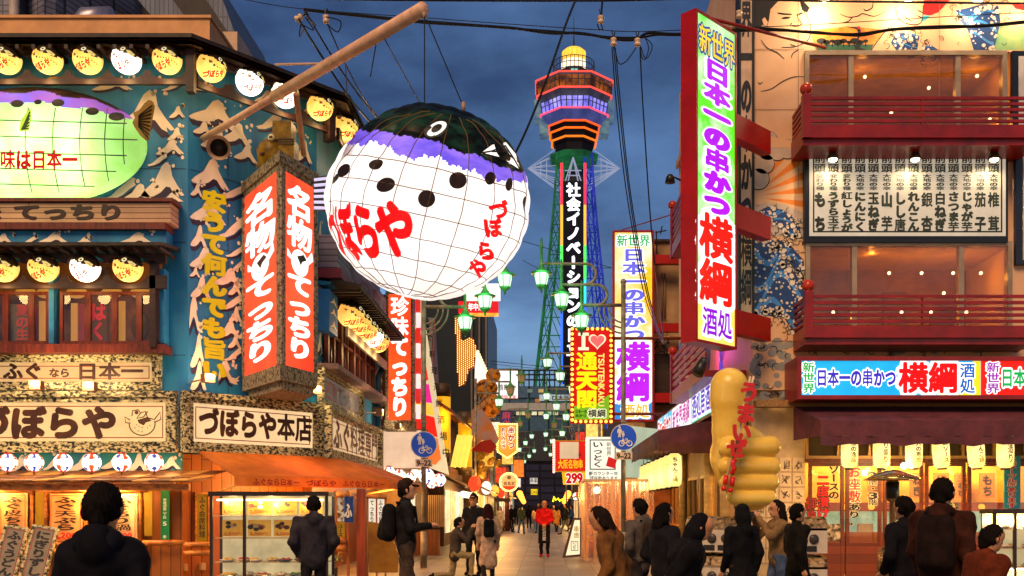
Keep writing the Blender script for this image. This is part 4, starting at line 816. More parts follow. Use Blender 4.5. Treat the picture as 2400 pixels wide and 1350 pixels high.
# ================================================================= street lamps
iron = mat('grey_painted_iron', '#948c80', .45, col2='#5a5248', vs=5); lampg = mat('lit_lamp_glass', '#d8ffdc', .3, 1.15, var=.02); lampoff = mat('amber_lamp_glass', '#c89a68', .3, .35)
gcap = mat('green_lamp_cap', '#4a9a58', .4, col2='#2a6a3a')
def street_lamp(side, label):
    t = thing('street_lamp', label, 'street lamp', (0, 0, 0), 'scrolled street lamps lining the street'); s_ = side*.01056   # metres per photo pixel at 24.3 m, side: direction of the arms
    q = lambda x, y: (x*s_, 0, EYE+(CY-y)*.01056)
    mb = MB(); mb.tube([(0, 0, 0), (0, 0, .9)], .085, 10); mb.tube([(0, 0, .9), (0, 0, q(0, 664)[2])], .06, 10); mb.ball((0, 0, q(0, 660)[2]), .075, 10, 8); mb.lathe((0, 0, 3.6), [(.075, 0), (.075, .05)], 10); mb.build('pole', iron, t)
    mb = MB()
    arc = lambda x, y0, y1: [q(x+ (y1-y0)/2*math.sin(a), (y0+y1)/2-(y1-y0)/2*math.cos(a)) for a in [i*math.pi/10 for i in range(11)]]
    mb.tube([q(0, 715), q(98, 715)], .045, 8); mb.tube([q(145, 667), q(70, 667)]+[q(62-24*math.sin(a), 691-24*math.cos(a)) for a in [i*math.pi/8 for i in range(9)]], .038, 8)
    mb.tube([q(192, 618), q(95, 618)]+[q(88-24*math.sin(a), 642-24*math.cos(a)) for a in [i*math.pi/8 for i in range(9)]], .038, 8); mb.build('arm', iron, t)
    mb = MB()
    for r_ in (34, 46, 58): mb.tube([q(r_*math.sin(a), 720+r_*1.05*math.cos(a)) for a in [math.pi/2*i/8 for i in range(9)]], .022, 6)
    mb.build('scroll_bracket', iron, t)
    for x, y in ((98, 750), (145, 700), (192, 650)):
        cx_, _, cz_ = q(x, y); mb = MB(); mb.lathe((cx_, 0, cz_), [(.02, .98), (.045, .72), (.035, .70), (.035, .34), (.06, .28), (.13, .17), (.27, .12), (.27, .10), (.02, .11)], 16); hd = mb.build('lamp_head', gcap, t)
        mb = MB(); mb.lathe((cx_, 0, cz_), [(.165, .10), (.175, .02), (.13, -.19)], 12); mb.build('lamp_glass', lampg, hd)
        mb = MB()
        for k in range(6): a = k*math.pi/3+.3; mb.tube([(cx_+.18*math.cos(a), .18*math.sin(a), cz_+.1), (cx_+.185*math.cos(a), .185*math.sin(a), cz_+.02), (cx_+.135*math.cos(a), .135*math.sin(a), cz_-.2)], .009, 4)
        mb.lathe((cx_, 0, cz_), [(.14, -.19), (.10, -.26), (.03, -.30), (.02, -.38)], 12); mb.build('lamp_cage', gcap, hd)
    return t
def unlit(t, ks):
    hs = [c for c in t.children if c.name.startswith('lamp_head')]
    for i in ks:
        for c in hs[i].children:
            if c.name.startswith('lamp_glass'): c.material_slots[0].link = 'OBJECT'; c.material_slots[0].material = lampoff
LXL, LXR = W(993, 0, 24.5).x, W(1461, 0, 24.3).x
pr = street_lamp(-1, 'street lamp with three green-lit lanterns at the right behind the second round blue sign'); pr.location = (LXR, 24.3, 0)
pl_ = street_lamp(1, 'street lamp with three green-lit lanterns behind the left round blue sign'); pl_.location = (LXL, 24.5, 0)
for side, D, off_, lb in ((-1, 38.4, .2, 'second lamp post on the right, its lanterns seen left of the red bulb sign'), (-1, 50, .2, 'third lamp post on the right below the lattice tower'), (-1, 61, .2, 'fourth lamp post on the right, lanterns low over the street'), (-1, 76, .2, 'fifth small lamp post on the right far down the street'), (-1, 95, .2, 'sixth tiny lamp post on the right far down the street'), (1, 43, 0, 'second lamp post on the left, mostly unlit amber lanterns beside the bulb sign'), (1, 60, 0, 'third lamp post on the left behind the hexagon bulb sign'), (1, 78, 0, 'fourth small lamp post on the left far down the street'), (1, 98, .0, 'fifth tiny lamp post on the left far down the street')):
    o = dup(pr if side < 0 else pl_, ((LXR if side < 0 else LXL)+off_, D, 0), 0, lb)
    if D == 43: unlit(o, (1, 2))
    if D == 60: unlit(o, (0, 1, 2))
    if D == 61: unlit(o, (1,))
for o, ks in ((pr, 1), (pl_, 1)):
    for c in [c for c in o.children if c.name.startswith('lamp_head')]:
        b = c.bound_box; cxm = sum(v[0] for v in b)/8; czm = min(v[2] for v in b); d = bpy.data.lights.new('lamp_light', 'POINT'); d.energy = 9; d.color = lin('#60ff9a')[:3]; d.shadow_soft_size = .15
        l_ = bpy.data.objects.new('lamp_light', d); C.objects.link(l_); l_.parent = c; l_.location = (cxm, -.35, czm-.05)
# ---- round blue signs with plates
def round_sign(px, py, D, label):
    t = thing('traffic_sign', label, 'road sign', W(px, py, D), 'round blue traffic signs'); pl = front(D); c = W(px, py, D); r_ = .31
    q = lambda a, b: pl.pt(c.x+a*r_, .012, c.z+b*r_)
    mb = MB(); pts = [(c.x+r_*1.06*math.cos(k*math.pi/20), c.z+r_*1.06*math.sin(k*math.pi/20)) for k in range(40)]; mb.prism(pl, pts, -.02, .004, 0)
    mb.prism(pl, [(c.x+r_*math.cos(k*math.pi/20), c.z+r_*math.sin(k*math.pi/20)) for k in range(40)], .0, .009, 1); mb.build('disc', [P('#d8d8d0'), P('#1a58e8', .35, .05)], t)
    mb = MB(); circ = lambda x, y, r2, n=14: [q(x+r2*math.cos(i*2*math.pi/n), y+r2*math.sin(i*2*math.pi/n)) for i in range(n)]
    mb.poly(circ(-.33, .80, .085)); mb.poly([q(*p) for p in [(-.47, .68), (-.20, .68), (-.12, .34), (-.19, .32), (-.25, .5), (-.24, .0), (-.32, .0), (-.335, .3), (-.36, .0), (-.44, .0), (-.42, .5), (-.48, .34), (-.55, .36)]])
    mb.poly(circ(-.05, .42, .06)); mb.poly([q(*p) for p in [(-.14, .34), (.03, .34), (.08, .16), (.02, .15), (.0, .0), (-.04, .0), (-.055, .14), (-.07, .0), (-.12, .0), (-.12, .2), (-.18, .22)]])
    for x in (-.18, .44): mb.tube([q(x+.21*math.cos(i*math.pi/10), -.48+.21*math.sin(i*math.pi/10)) for i in range(21)], .012, 4, cap=False)
    for l_ in ([(-.18, -.48), (-.08, -.22), (.30, -.22), (.12, -.48), (-.18, -.48)], [(.12, -.48), (-.08, -.22)], [(.44, -.48), (.26, -.12), (.12, -.10)], [(-.12, -.14), (-.02, -.14)], [(-.08, -.22), (-.07, -.14)]): mb.tube([q(*p) for p in l_], .011, 4)
    mb.build('pictogram', P('#f0ead8', .4), t)
    mb = MB(); z0 = c.z-.31-.24; mb.box(pl, c.x-.21, c.x+.21, -.02, .006, z0, z0+.19); pt_ = mb.build('plate', P('#d8c2ac', .4), t)
    letters(pt_, pl, '9-22', (c.x-.18, c.x+.18, z0+.025, z0+.165), P('#1c1814'), b=.03, w=.012)
    return t
round_sign(993.5, 1042, 24.4, 'round blue pedestrian and bicycle sign on the left lamp post'); round_sign(1462, 1025, 24.2, 'round blue pedestrian and bicycle sign on the right lamp post')
# ================================================================= skewer restaurant on the right
RF = front(20); RX = (1765-CX)/F*20; RS = PL(RX, 31, 0, -1)
RB = thing('restaurant_building', 'cream restaurant building with a painted wrestler and waves behind red balconies', 'building', (RX, 20, 0))
mural = mat('cream_mural_wall', '#e0b48c', .6, .0, col2='#cf9e76', vs=.8)
mb = MB(); mb.slab([(RX, 22.2), (19, 22.2), (19, 31), (RX, 31)], 3.9, 14.5)
wl, wr, wz = RF.u(1890), RF.u(2368), [RF.z(0, v) for v in (788, 570, 343, 121)]
for a, b, c, d in ((RX, wl, 3.9, 14.5), (wr, 19, 3.9, 14.5), (wl, wr, 3.9, wz[0]), (wl, wr, wz[1], wz[2]), (wl, wr, wz[3], 14.5)): mb.box(RF, a, b, -2.2, 0, c, d)
mb.build('wall', mural, RB)
mb = MB(); mb.slab([(RX+2.2, 23.2), (19, 23.2), (19, 31), (RX+2.2, 31)], 0, 3.9)
mb.build('ground_floor_wall', mat('shop_back_wall', '#b8905a', .6), RB)
navy = P('#163a72', .5, .1); mblue = P('#3a80c8', .5, .1); foam = P('#dccab8', .6, .08); ink = P('#14100e', .5, .05); orange = P('#e07a1c', .5, .1); greyc = P('#8a8684', .6, .1); redm = P('#c8201c', .5); cyan = P('#3aa0b0', .5)
def rp(px, py, w=.0): return RF.pt(RF.u(px, w), w, RF.z(px, py, w))
def blob(mb, pts, w, mi): mb.poly([rp(x, y, w) for x, y in pts], mi)
def wavepatch(mb, pts, seed, nd, nf, spread=14):           # navy swell with lighter stripes, foam drops and curling foam lines
    rnd = random.Random(seed); xs = [p[0] for p in pts]; ys = [p[1] for p in pts]; x0, x1, y0, y1 = min(xs), max(xs), min(ys), max(ys)
    blob(mb, pts, .004, 0)
    def inside(x, y):
        c = False; j = len(pts)-1
        for i in range(len(pts)):
            if (pts[i][1] > y) != (pts[j][1] > y) and x < (pts[j][0]-pts[i][0])*(y-pts[i][1])/(pts[j][1]-pts[i][1])+pts[i][0]: c = not c
            j = i
        return c
    for k in range(4):
        yy = y0+(y1-y0)*(.15+.22*k); run = []
        for i in range(14):
            x = x0+(x1-x0)*i/13; y = yy+(y1-y0)*.16*math.sin(i*.42+k)-(y1-y0)*.12*(i/13)
            if inside(x, y): run.append((x, y))
        if len(run) > 2:
            h = (y1-y0)*.03; blob(mb, [(x, y-h) for x, y in run]+[(x, y+h) for x, y in run[::-1]], .008, 1)
    n = 0
    while n < nd:
        x, y = rnd.uniform(x0, x1), rnd.uniform(y0, y1); n += 1
        if inside(x, y): r_ = rnd.uniform(1.3, 3.6); blob(mb, [(x+r_*math.cos(t), y+r_*math.sin(t)) for t in [i*math.pi/4 for i in range(8)]], .012, 2)
    for _ in range(nf):
        i = rnd.randrange(len(pts)); a, b = pts[i], pts[(i+1) % len(pts)]; t = rnd.random(); x, y = a[0]+(b[0]-a[0])*t+rnd.uniform(-spread, spread), a[1]+(b[1]-a[1])*t+rnd.uniform(-spread, spread); r_ = rnd.uniform(4, 8); a0 = rnd.uniform(0, 6.3)
        if inside(x, y): blob(mb, [(x+r_*math.cos(t), y+r_*math.sin(t)) for t in [i*math.pi/5 for i in range(10)]], .010, 2)
        arcp = [(x+r_*math.cos(a0+i*.6), y+r_*math.sin(a0+i*.6)) for i in range(6)]
        blob(mb, [(p[0]*1, p[1]) for p in arcp]+[((p[0]-x)*.78+x, (p[1]-y)*.78+y) for p in arcp[::-1]], .014, 3)
WVM = [navy, mblue, foam, ink]
mb = MB()
wavepatch(mb, [(1768, 560), (1792, 548), (1822, 570), (1840, 600), (1862, 640), (1886, 668), (1886, 800), (1866, 790), (1838, 745), (1800, 740), (1768, 752)], 1, 240, 130, 20)
wavepatch(mb, [(1767, 500), (1800, 484), (1836, 492), (1872, 520), (1880, 560), (1850, 556), (1820, 528), (1790, 520), (1767, 536)], 7, 60, 70, 16)
wavepatch(mb, [(1820, 560), (1850, 572), (1884, 610), (1885, 660), (1866, 640), (1842, 600)], 8, 40, 30, 10)
wavepatch(mb, [(2088, 100), (2100, 78), (2130, 76), (2155, 84), (2150, 116), (2100, 117)], 2, 34, 26, 18)
wavepatch(mb, [(2240, 24), (2262, 20), (2300, 10), (2340, 14), (2345, 50), (2330, 117), (2282, 117), (2268, 70), (2250, 48)], 3, 70, 46, 26)
wavepatch(mb, [(2160, 112), (2180, 104), (2200, 117), (2160, 117)], 4, 6, 24, 30)
mb.build('wave_mural', WVM, RB)
mb = MB()                                                  # painted wrestler: hair, face lines, belly line
blob(mb, [(1765, 0), (1826, 0), (1806, 22), (1802, 48), (1798, 62), (1786, 58), (1784, 66), (1765, 66)], .004, 0)
blob(mb, [(1880, 0), (1898, 18), (1892, 30), (1880, 24), (1874, 0)], .004, 0)
blob(mb, [(1822, 29), (1840, 31), (1856, 32), (1856, 35), (1838, 35), (1824, 33)], .004, 0)
blob(mb, [(1830, 42), (1842, 39), (1854, 40), (1848, 44), (1836, 45)], .004, 0); blob(mb, [(1866, 34), (1880, 28), (1882, 32), (1870, 37)], .004, 0)
blob(mb, [(1786, 46), (1792, 40), (1800, 52), (1796, 62), (1790, 58)], .008, 1)
def stroke(mb, pts, t=1.6, mi=0, w=.005):
    L_ = []; R_ = []
    for i, p in enumerate(pts):
        a, b = pts[max(i-1, 0)], pts[min(i+1, len(pts)-1)]; d = math.hypot(b[0]-a[0], b[1]-a[1]) or 1; nx, ny = -(b[1]-a[1])/d*t/2, (b[0]-a[0])/d*t/2; k = .5+.5*math.sin(math.pi*(i+.5)/len(pts))
        L_.append((p[0]+nx*k, p[1]+ny*k)); R_.append((p[0]-nx*k, p[1]-ny*k))
    for i in range(len(pts)-1): blob(mb, [L_[i], L_[i+1], R_[i+1], R_[i]], w, mi)
def curve(pts, n=8):
    out = []
    for i in range(len(pts)-1):
        p0, p1, p2, p3 = pts[max(i-1, 0)], pts[i], pts[i+1], pts[min(i+2, len(pts)-1)]
        for k in range(n):
            t = k/n; out.append(tuple(.5*((2*b)+(-a+c)*t+(2*a-5*b+4*c-d)*t*t+(-a+3*b-3*c+d)*t**3) for a, b, c, d in zip(p0, p1, p2, p3)))
    return out+[pts[-1]]
for p in ([(1868, 36), (1874, 48), (1878, 56), (1868, 62), (1852, 60)], [(1852, 58), (1856, 54)], [(1884, 26), (1896, 48), (1900, 68), (1896, 90), (1882, 102), (1860, 110), (1832, 111)], [(1792, 66), (1800, 72), (1808, 70)], [(1784, 94), (1798, 112), (1822, 124), (1838, 138)], [(1872, 116), (1858, 126), (1855, 136)], [(1852, 104), (1864, 108)],
        [(1783, 214), (1808, 208), (1836, 190), (1862, 180), (1884, 180)], [(1777, 192), (1781, 197), (1788, 192)], [(1765, 299), (1776, 300), (1782, 303)], [(1765, 322), (1776, 330), (1792, 332)], [(1968, 32), (1988, 40), (2010, 38), (2022, 32), (2050, 38), (2076, 26)], [(2046, 4), (2044, 18), (2030, 25), (2024, 20)], [(1970, 54), (1988, 50), (1998, 40)], [(2100, 14), (2100, 26), (2110, 48), (2140, 58), (2160, 50), (2164, 12)], [(2150, 24), (2164, 30)], [(2148, 36), (2162, 42)], [(2115, 36), (2130, 46), (2138, 50)], [(2042, 118), (2060, 92), (2080, 68), (2100, 52)]): stroke(mb, curve(p), 2.6)
blob(mb, [(2166, 0), (2226, 0), (2200, 28), (2182, 36), (2162, 34)], .004, 2); blob(mb, [(2162, 36), (2180, 36), (2170, 48), (2158, 50)], .004, 3); blob(mb, [(2370, 8), (2400, 12), (2420, 30), (2380, 20)], .004, 2)
mb.build('wrestler_mural', [ink, mural, redm, cyan], RB)
mb = MB()                                                  # painted sunset panel with trees and a crane, sun rays, scales
blob(mb, [(1902, 84), (1912, 117), (2042, 117), (2060, 92), (2078, 70), (1990, 62), (1905, 70)], .002, 0)
for k in range(9): x = 1925+k*13; r_ = 9-(k % 3)*2; blob(mb, [(x+r_*1.3*math.cos(t), 96+(k % 2)*3+r_*.8*math.sin(t)) for t in [i*math.pi/5 for i in range(10)]], .005, 1); blob(mb, [(x-1, 98), (x+1, 98), (x+1.5, 110), (x-1.5, 110)], .005, 1)
blob(mb, [(1912, 104), (2048, 104), (2042, 117), (1914, 117)], .004, 2)
blob(mb, [(1980, 62), (2012, 63), (2018, 70), (2016, 84), (2010, 98), (2016, 112), (2032, 117), (2004, 117), (2006, 98), (2012, 80), (2008, 68)], .007, 3); blob(mb, [(2008, 62), (2016, 62), (2016, 68), (2010, 68)], .009, 4)
for k in range(7):
    a = -.9+k*.26; x0, y0 = 1760, 460; blob(mb, [(x0+30*math.cos(a), y0+30*math.sin(a)), (x0+140*math.cos(a-.06), y0+140*math.sin(a-.06)), (x0+140*math.cos(a+.07), y0+140*math.sin(a+.07))], .002, 5)
for x, y, r_ in ((1800, 352, 26), (1822, 356, 22), (1846, 350, 24), (1872, 346, 20), (1790, 384, 26), (1778, 420, 26), (1800, 330, 24), (1776, 350, 22), (1770, 390, 18)):
    blob(mb, [(x+r_*math.cos(t), y+r_*math.sin(t)) for t in [i*math.pi/10 for i in range(20)]], .004+r_*.00003, 6); blob(mb, [(x+(r_-1.6)*math.cos(t), y-1+(r_-1.6)*math.sin(t)) for t in [i*math.pi/10 for i in range(20)]], .0055+r_*.00003, 7)
blob(mb, [(1765, 300), (1800, 318), (1884, 336), (1884, 346), (1765, 346)], .009, 8)
blob(mb, [(1765, 480), (1800, 475), (1840, 478), (1884, 500), (1884, 560), (1765, 548)], .003, 7)
blob(mb, [(2278, 60), (2400, 60), (2400, 117), (2330, 117), (2340, 70)], .0015, 9)
mb.build('painted_scene', [mat('sunset_paint', '#e8a030', .6, col2='#d8601c', vs=3), P('#14140e'), P('#2a5a40'), P('#1a1a1c'), redm, orange, ink, P('#c0a898', .6, .12), mural, mat('green_sky_paint', '#b8b060', .6, col2='#4a9a6a', vs=1.5)], RB)
mb = MB(); rnd = random.Random(9)                          # grey cloud curls low on the wall
for _ in range(30):
    x, y = rnd.uniform(1768, 1862), rnd.uniform(800, 930); r_ = rnd.uniform(7, 14); blob(mb, [(x+r_*math.cos(t), y+r_*.9*math.sin(t)) for t in [i*math.pi/6 for i in range(12)]], .003+rnd.random()*.002, 0)
for _ in range(60):
    x, y = (rnd.uniform(1766, 1862), rnd.uniform(795, 935)) if rnd.random() < .5 else (rnd.uniform(1890, 2400), rnd.uniform(795, 832)); r_ = rnd.uniform(5, 10); a0 = rnd.uniform(0, 6.3); stroke(mb, [(x+r_*math.cos(a0+i*.5), y+r_*math.sin(a0+i*.5)) for i in range(7)], 2.4, 1, .007)
for x, y, a, b in ((1945, 806, 26, 14), (2000, 800, 18, 10), (2100, 816, 30, 16), (2190, 808, 14, 22), (2290, 806, 30, 22), (2345, 800, 22, 14), (2050, 812, 14, 10)): blob(mb, [(x+a*math.cos(t), y+b*math.sin(t)) for t in [i*math.pi/7 for i in range(14)]], .004, 0)
stroke(mb, [(2024, 832), (2044, 814), (2058, 801), (2068, 801), (2080, 816), (2096, 832)], 1.8, 1, .008)
mb.build('cloud_mural', [greyc, ink], RB)
mb = MB()
for x in (1870, 2200): mb.rect(RF, RF.u(x), RF.u(x)+.012, 8, 12, .0155)
for y in (117, 258, 800): mb.rect(RF, RX+.02, RF.u(1884), RF.z(0, y), RF.z(0, y)+.012, .0165)
mb.build('panel_joints', P('#8a6a50'), RB)
# black and white strip with brushed lettering on the corner
mb = MB(); s0, s1 = RF.u(1737, .1), RF.u(1763, .1); mb.box(RF, s0, s1, -.3, .06, 5.4, 14.4); vs_ = mb.build('corner_strip', P('#d8b89a', .6), RB)
mb = MB(); mb.box(RF, s1, s1+.05, -.3, .09, 5.4, 14.4); mb.box(RF, s0-.04, s0, -.3, .09, 5.4, 14.4); mb.build('black_edge', P('#12141c'), vs_)
letters(vs_, RF, '世界一の串かつ横綱', (s0, s1, 5.6, 12.6), P('#1c1e2a'), b=.06, vert=True, w=.066)
# street side of the building
mb = MB(); mb.box(RS, 0, 9.0, .02, .1, 12.2, 12.4); mb.build('side_cornice', P('#c8a080'), RB)
mb = MB(); rnd = random.Random(4)
for _ in range(46):
    u, z, r_ = rnd.uniform(.3, 10.6), rnd.uniform(4.4, 11), rnd.uniform(.15, .5); a0 = rnd.uniform(0, 6)
    mb.poly([RS.pt(u+r_*math.cos(t), .004+rnd.random()*.003, z+r_*math.sin(t)) for t in [i*math.pi/6 for i in range(12)]], rnd.choice([0, 0, 1, 2]))
mb.build('side_mural', [navy, foam, mblue], RB)
# ---- windows, blinds
blind = mat('bamboo_blind', '#c07830', .7, .22, col2='#7a4418', vs=1, tex='brick', p=dict(w=.16, h=.024, m=.004, axes='XZ', offset=0))  # slight glow put into the blind for room light coming through
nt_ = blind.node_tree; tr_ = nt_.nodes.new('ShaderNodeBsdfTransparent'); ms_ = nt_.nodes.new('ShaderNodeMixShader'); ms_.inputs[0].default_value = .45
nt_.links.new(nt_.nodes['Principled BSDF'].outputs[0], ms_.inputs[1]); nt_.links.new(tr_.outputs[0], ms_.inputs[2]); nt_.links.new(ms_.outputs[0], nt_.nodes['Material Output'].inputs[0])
def big_window(x0, x1, yt, yb, splits, bulbs):
    u0, u1, z0, z1 = RF.r(x0, x1, yt, yb, .06); mb = MB(); mb.frame(RF, u0, u1, z0, z1, .09, -.1, .08)
    for s_ in splits: mb.box(RF, RF.u(s_, .06)-.05, RF.u(s_, .06)+.05, -.08, .06, z0+.09, z1-.09)
    wn = mb.build('window', mat('aluminium_frame', '#a08a70', .4, metal=.4), RB)
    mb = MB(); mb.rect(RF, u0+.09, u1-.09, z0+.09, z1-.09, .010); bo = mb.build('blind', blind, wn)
    mb = MB(); mb.box(RF, u0, u1, -2.15, -2.1, z0, z1, 0); mb.box(RF, u0, u1, -2.1, -.12, z1-.08, z1-.02, 1)
    for k in range(4): a = u0+(u1-u0)*(k+.2)/4; mb.box(RF, a, a+.5, -2.1, -2.0, z0, z0+(z1-z0)*(.5+.1*(k % 3)), 2)
    mb.build('lit_room', [mat('room_wall', '#a86a34', .6, col2='#6a3a18', vs=1.2), mat('room_ceiling', '#c89858', .6), wood_r], wn)
    mb = MB(); mb.rect(RF, u0+.09, u1-.09, z0+.09, z1-.09, .05); mb.build('pane', glass('tinted_glass', '#fff4e0', .93), wn)
    for x, y in bulbs:
        mb = MB(); mb.ball((RF.u(x, -.5), 20.5, RF.z(0, y, -.5)), .035, 10, 8); mb.build('bulb', E('#ffe6a8', 7), wn)
        lamp('bulb_light', wn, (RF.u(x, -.5), 20.6, RF.z(0, y, -.5)-.08), 7, '#ffac40', .05)
big_window(1886, 2360, 119, 345, (1995, 2246), [(2027, 180), (2177, 206), (2290, 178), (1988, 235), (2089, 264), (2320, 280)])
big_window(1888, 2372, 566, 790, (2003, 2254), [(2046, 589), (2084, 640), (2160, 640), (2234, 640), (2299, 640), (1953, 732), (2113, 732), (2182, 732), (2265, 732), (2347, 732), (2212, 687)])
# ---- red balconies
red = mat('red_lacquer', '#96120e', .35, col2='#6e0a08', vs=2); redd = mat('red_lacquer', '')
def balcony(label, pl, u0, u1, z_rail, z_mid, z_bot, w, zball, bars, group=None, left=True):
    t = thing('balcony', label, 'balcony', pl.pt(u0, w, z_bot), group)
    mb = MB(); mb.box(pl, u0, u1, w-.08, w, z_bot, z_mid); mb.box(pl, u0, u1, 0.02, w-.08, z_bot-.12, z_bot+.02); mb.box(pl, u0, u0+.08, .02, w-.08, z_bot+.02, z_mid); mb.build('deck', red, t)
    for k in range(bars):
        z = z_mid+(z_rail-z_mid)*(k+.75)/bars; h = (z_rail-z_mid)/bars*.5
        mb = MB(); mb.box(pl, u0+.12, u1, w-.07, w-.02, z-h/2, z+h/2); mb.box(pl, u0+.02, u0+.07, .02, w-.12, z-h/2, z+h/2); mb.build('rail', red, t)
    mb = MB(); mb.box(pl, u0-.02, u0+.14, w-.14, w+.02, z_bot, zball-.12); mb.build('post', red, t)
    mb = MB(); mb.ball(pl.pt(u0+.06, w-.06, zball), .12, 16, 12); mb.lathe(pl.pt(u0+.06, w-.06, zball-.14), [(.05, -.02), (.07, .03), (.05, .08)], 12); mb.build('finial', mat('red_finial', '#b02a14', .25), t)
    um = (u0+u1)/2; mb = MB(); mb.box(pl, um-.015, um+.015, w-.08, w-.01, z_mid, z_rail); mb.build('baluster', red, t)
    return t
B1 = RF.z(0, 225, 1.0); balcony('upper red balcony with horizontal rails over the menu board', RF, RF.u(1884, 1), RF.u(2440, 1), RF.z(0, 225, 1), RF.z(0, 292, 1), RF.z(0, 322, 1), 1.0, RF.z(0, 206, 1), 5, 'red balconies')
balcony('lower red balcony with horizontal rails over the long blue lightbox sign', RF, RF.u(1889, 1), RF.u(2440, 1), RF.z(0, 690, 1), RF.z(0, 763, 1), RF.z(0, 791, 1), 1.0, RF.z(0, 668, 1), 5, 'red balconies')
# street-side balconies with slanted slats
for zb, lb, lit in ((4.25, 'red slatted street-side balcony washed in pink light under the tall sign', True), (8.1, 'small red street-side balcony high behind the tall sign', False)):
    pl = RS; u0, u1 = 31-26.0, 31-20.6
    t = thing('balcony', lb, 'balcony', pl.pt(u0, .9, zb), 'red balconies')
    mb = MB(); mb.box(pl, u0, u1, .02, .9, zb, zb+.14); mb.box(pl, u0, u1, .82, .9, zb+.14, zb+.3); mb.build('deck', red, t)
    for k in range(5): mb = MB(); mb.box(pl, u0+.1, u1, .84, .88, zb+.42+k*.17, zb+.52+k*.17); mb.box(pl, u0+.01, u0+.05, .02, .82, zb+.42+k*.17, zb+.52+k*.17); mb.build('rail', red, t)
    mb = MB(); mb.box(pl, u0-.02, u0+.1, .8, .92, zb, zb+1.3); mb.build('post', red, t); mb = MB(); mb.ball(pl.pt(u0+.04, .86, zb+1.4), .12, 14, 10); mb.build('finial', mat('red_finial', ''), t)
    if lit: lamp('pink_light', t, pl.pt(u0+2.2, .5, zb+1.0), 25, '#ff40e0', .2)
    else:
        mb = MB(); mb.box(pl, u0+.1, u1, .3, .8, zb+.15, zb+.7); mb.build('yellow_panel', E('#e8c820', .5), t)
# ---- menu board with fourteen columns
u0, u1, z0, z1 = RF.r(1887, 2366, 338, 566, .2)
t = thing('menu_board', 'wide white menu board of fourteen black lettered columns in a black frame', 'sign', RF.pt((u0+u1)/2, .1, z0))
mb = MB(); mb.box(RF, u0, u1, .02, .14, z0, z1); mb.build('frame', P('#0f0f0d', .3), t)
m_u0, m_u1, m_z0, m_z1 = RF.r(1897, 2357, 349, 553, .15)
mb = MB(); mb.box(RF, m_u0, m_u1, .14, .155, m_z0, m_z1); pn = mb.build('panel', mat('menu_panel', '#f4e2c8', .5, .42, var=.05), t)  # panel is not backlit; a glow in its colour adds to the lamps
mb = MB(); mb.frame(RF, m_u0+.07, m_u1-.07, m_z0+.07, m_z1-.07, .03, .155, .158); mb.build('border_line', ink, pn)
cols = ['もち', 'うずら玉子', '紅しょうが', 'にんにく', '玉ねぎ', '山芋', 'しし唐', 'れんこん', '銀杏', '白ねぎ', 'さつま芋', 'じゃが芋', '茄子', '椎茸']
tx = mat('menu_ink', '#1a1410', .5, col2='#20301f')
for i, c in enumerate(cols):
    x = 1922+i*31.3; ua, ub = RF.u(x-13.5, .16), RF.u(x+13.5, .16)
    mb = MB(); put_text(mb, '前頭', RF.pt, ua, ub, RF.z(0, 405, .16), RF.z(0, 360, .16), b=.06, vert=True, w=.16)
    put_text(mb, '変わり種' if i < 3 else '大地の幸', RF.pt, RF.u(x-10, .16), RF.u(x+10, .16), RF.z(0, 446, .16), RF.z(0, 408, .16), b=.06, vert=True, w=.16)
    if len(c) == 2: put_text(mb, c[0], RF.pt, ua, ub, RF.z(0, 486, .16), RF.z(0, 450, .16), b=.075, w=.16); put_text(mb, c[1], RF.pt, ua, ub, RF.z(0, 543, .16), RF.z(0, 506, .16), b=.075, w=.16)
    else: put_text(mb, c, RF.pt, ua, ub, RF.z(0, 543, .16), RF.z(0, 449, .16), b=.07, vert=True, w=.16)
    mb.build('lettering', tx, pn)
for x, lb in ((1952, 'left black gooseneck lamp lighting the menu board'), (2145, 'middle black gooseneck lamp lighting the menu board'), (2330, 'right black gooseneck lamp lighting the menu board')):
    g = thing('gooseneck_lamp', lb, 'lamp', rp(x, 350, .1), 'lamps over the menu board'); c = rp(x, 366, .5)
    mb = MB(); mb.tube([rp(x, 340, .12), rp(x+2, 338, .45), (c[0]+.02, c[1], c[2]+.22), (c[0], c[1], c[2]+.08)], .02, 6); mb.build('arm', ink, g)
    mb = MB(); mb.lathe(c, [(.03, .12), (.06, .08), (.10, 0), (.13, -.06)], 14, cap if False else 0); mb.build('shade', P('#4a3a20', .3), g)
    mb = MB(); mb.ball((c[0], c[1], c[2]-.06), (.09, .09, .06), 12, 8); mb.build('bulb', E('#fff0c0', 6), g)
    lamp('lamp_light', g, (c[0], c[1], c[2]-.1), 190, '#ffe2b0', .06, 'SPOT', rot=aim((0, .55, -1)), spot=150)
# black framed boards at the right edge
t = thing('wall_board', 'black framed white board cut off by the right photo edge', 'sign', rp(2390, 250, .1)); mb = MB(); mb.box(RF, RF.u(2372, .1), RF.u(2460, .1), .02, .12, RF.z(0, 340, .1), RF.z(0, 120, .1)); mb.build('frame', P('#10141c', .3), t)
mb = MB(); mb.box(RF, RF.u(2386, .1), RF.u(2450, .1), .12, .13, RF.z(0, 330, .1), RF.z(0, 133, .1)); mb.build('panel', P('#c8c0bc'), t)
t = thing('wall_board', 'tall dark framed board at the right photo edge beside the menu board', 'sign', rp(2392, 450, .1)); mb = MB(); mb.box(RF, RF.u(2380, .1), RF.u(2460, .1), .02, .12, RF.z(0, 620, .1), RF.z(0, 350, .1)); mb.build('frame', P('#141a26', .3), t)
mb = MB(); mb.box(RF, RF.u(2396, .1), RF.u(2450, .1), .12, .13, RF.z(0, 610, .1), RF.z(0, 362, .1)); mb.build('panel', P('#c8b8a8'), t)
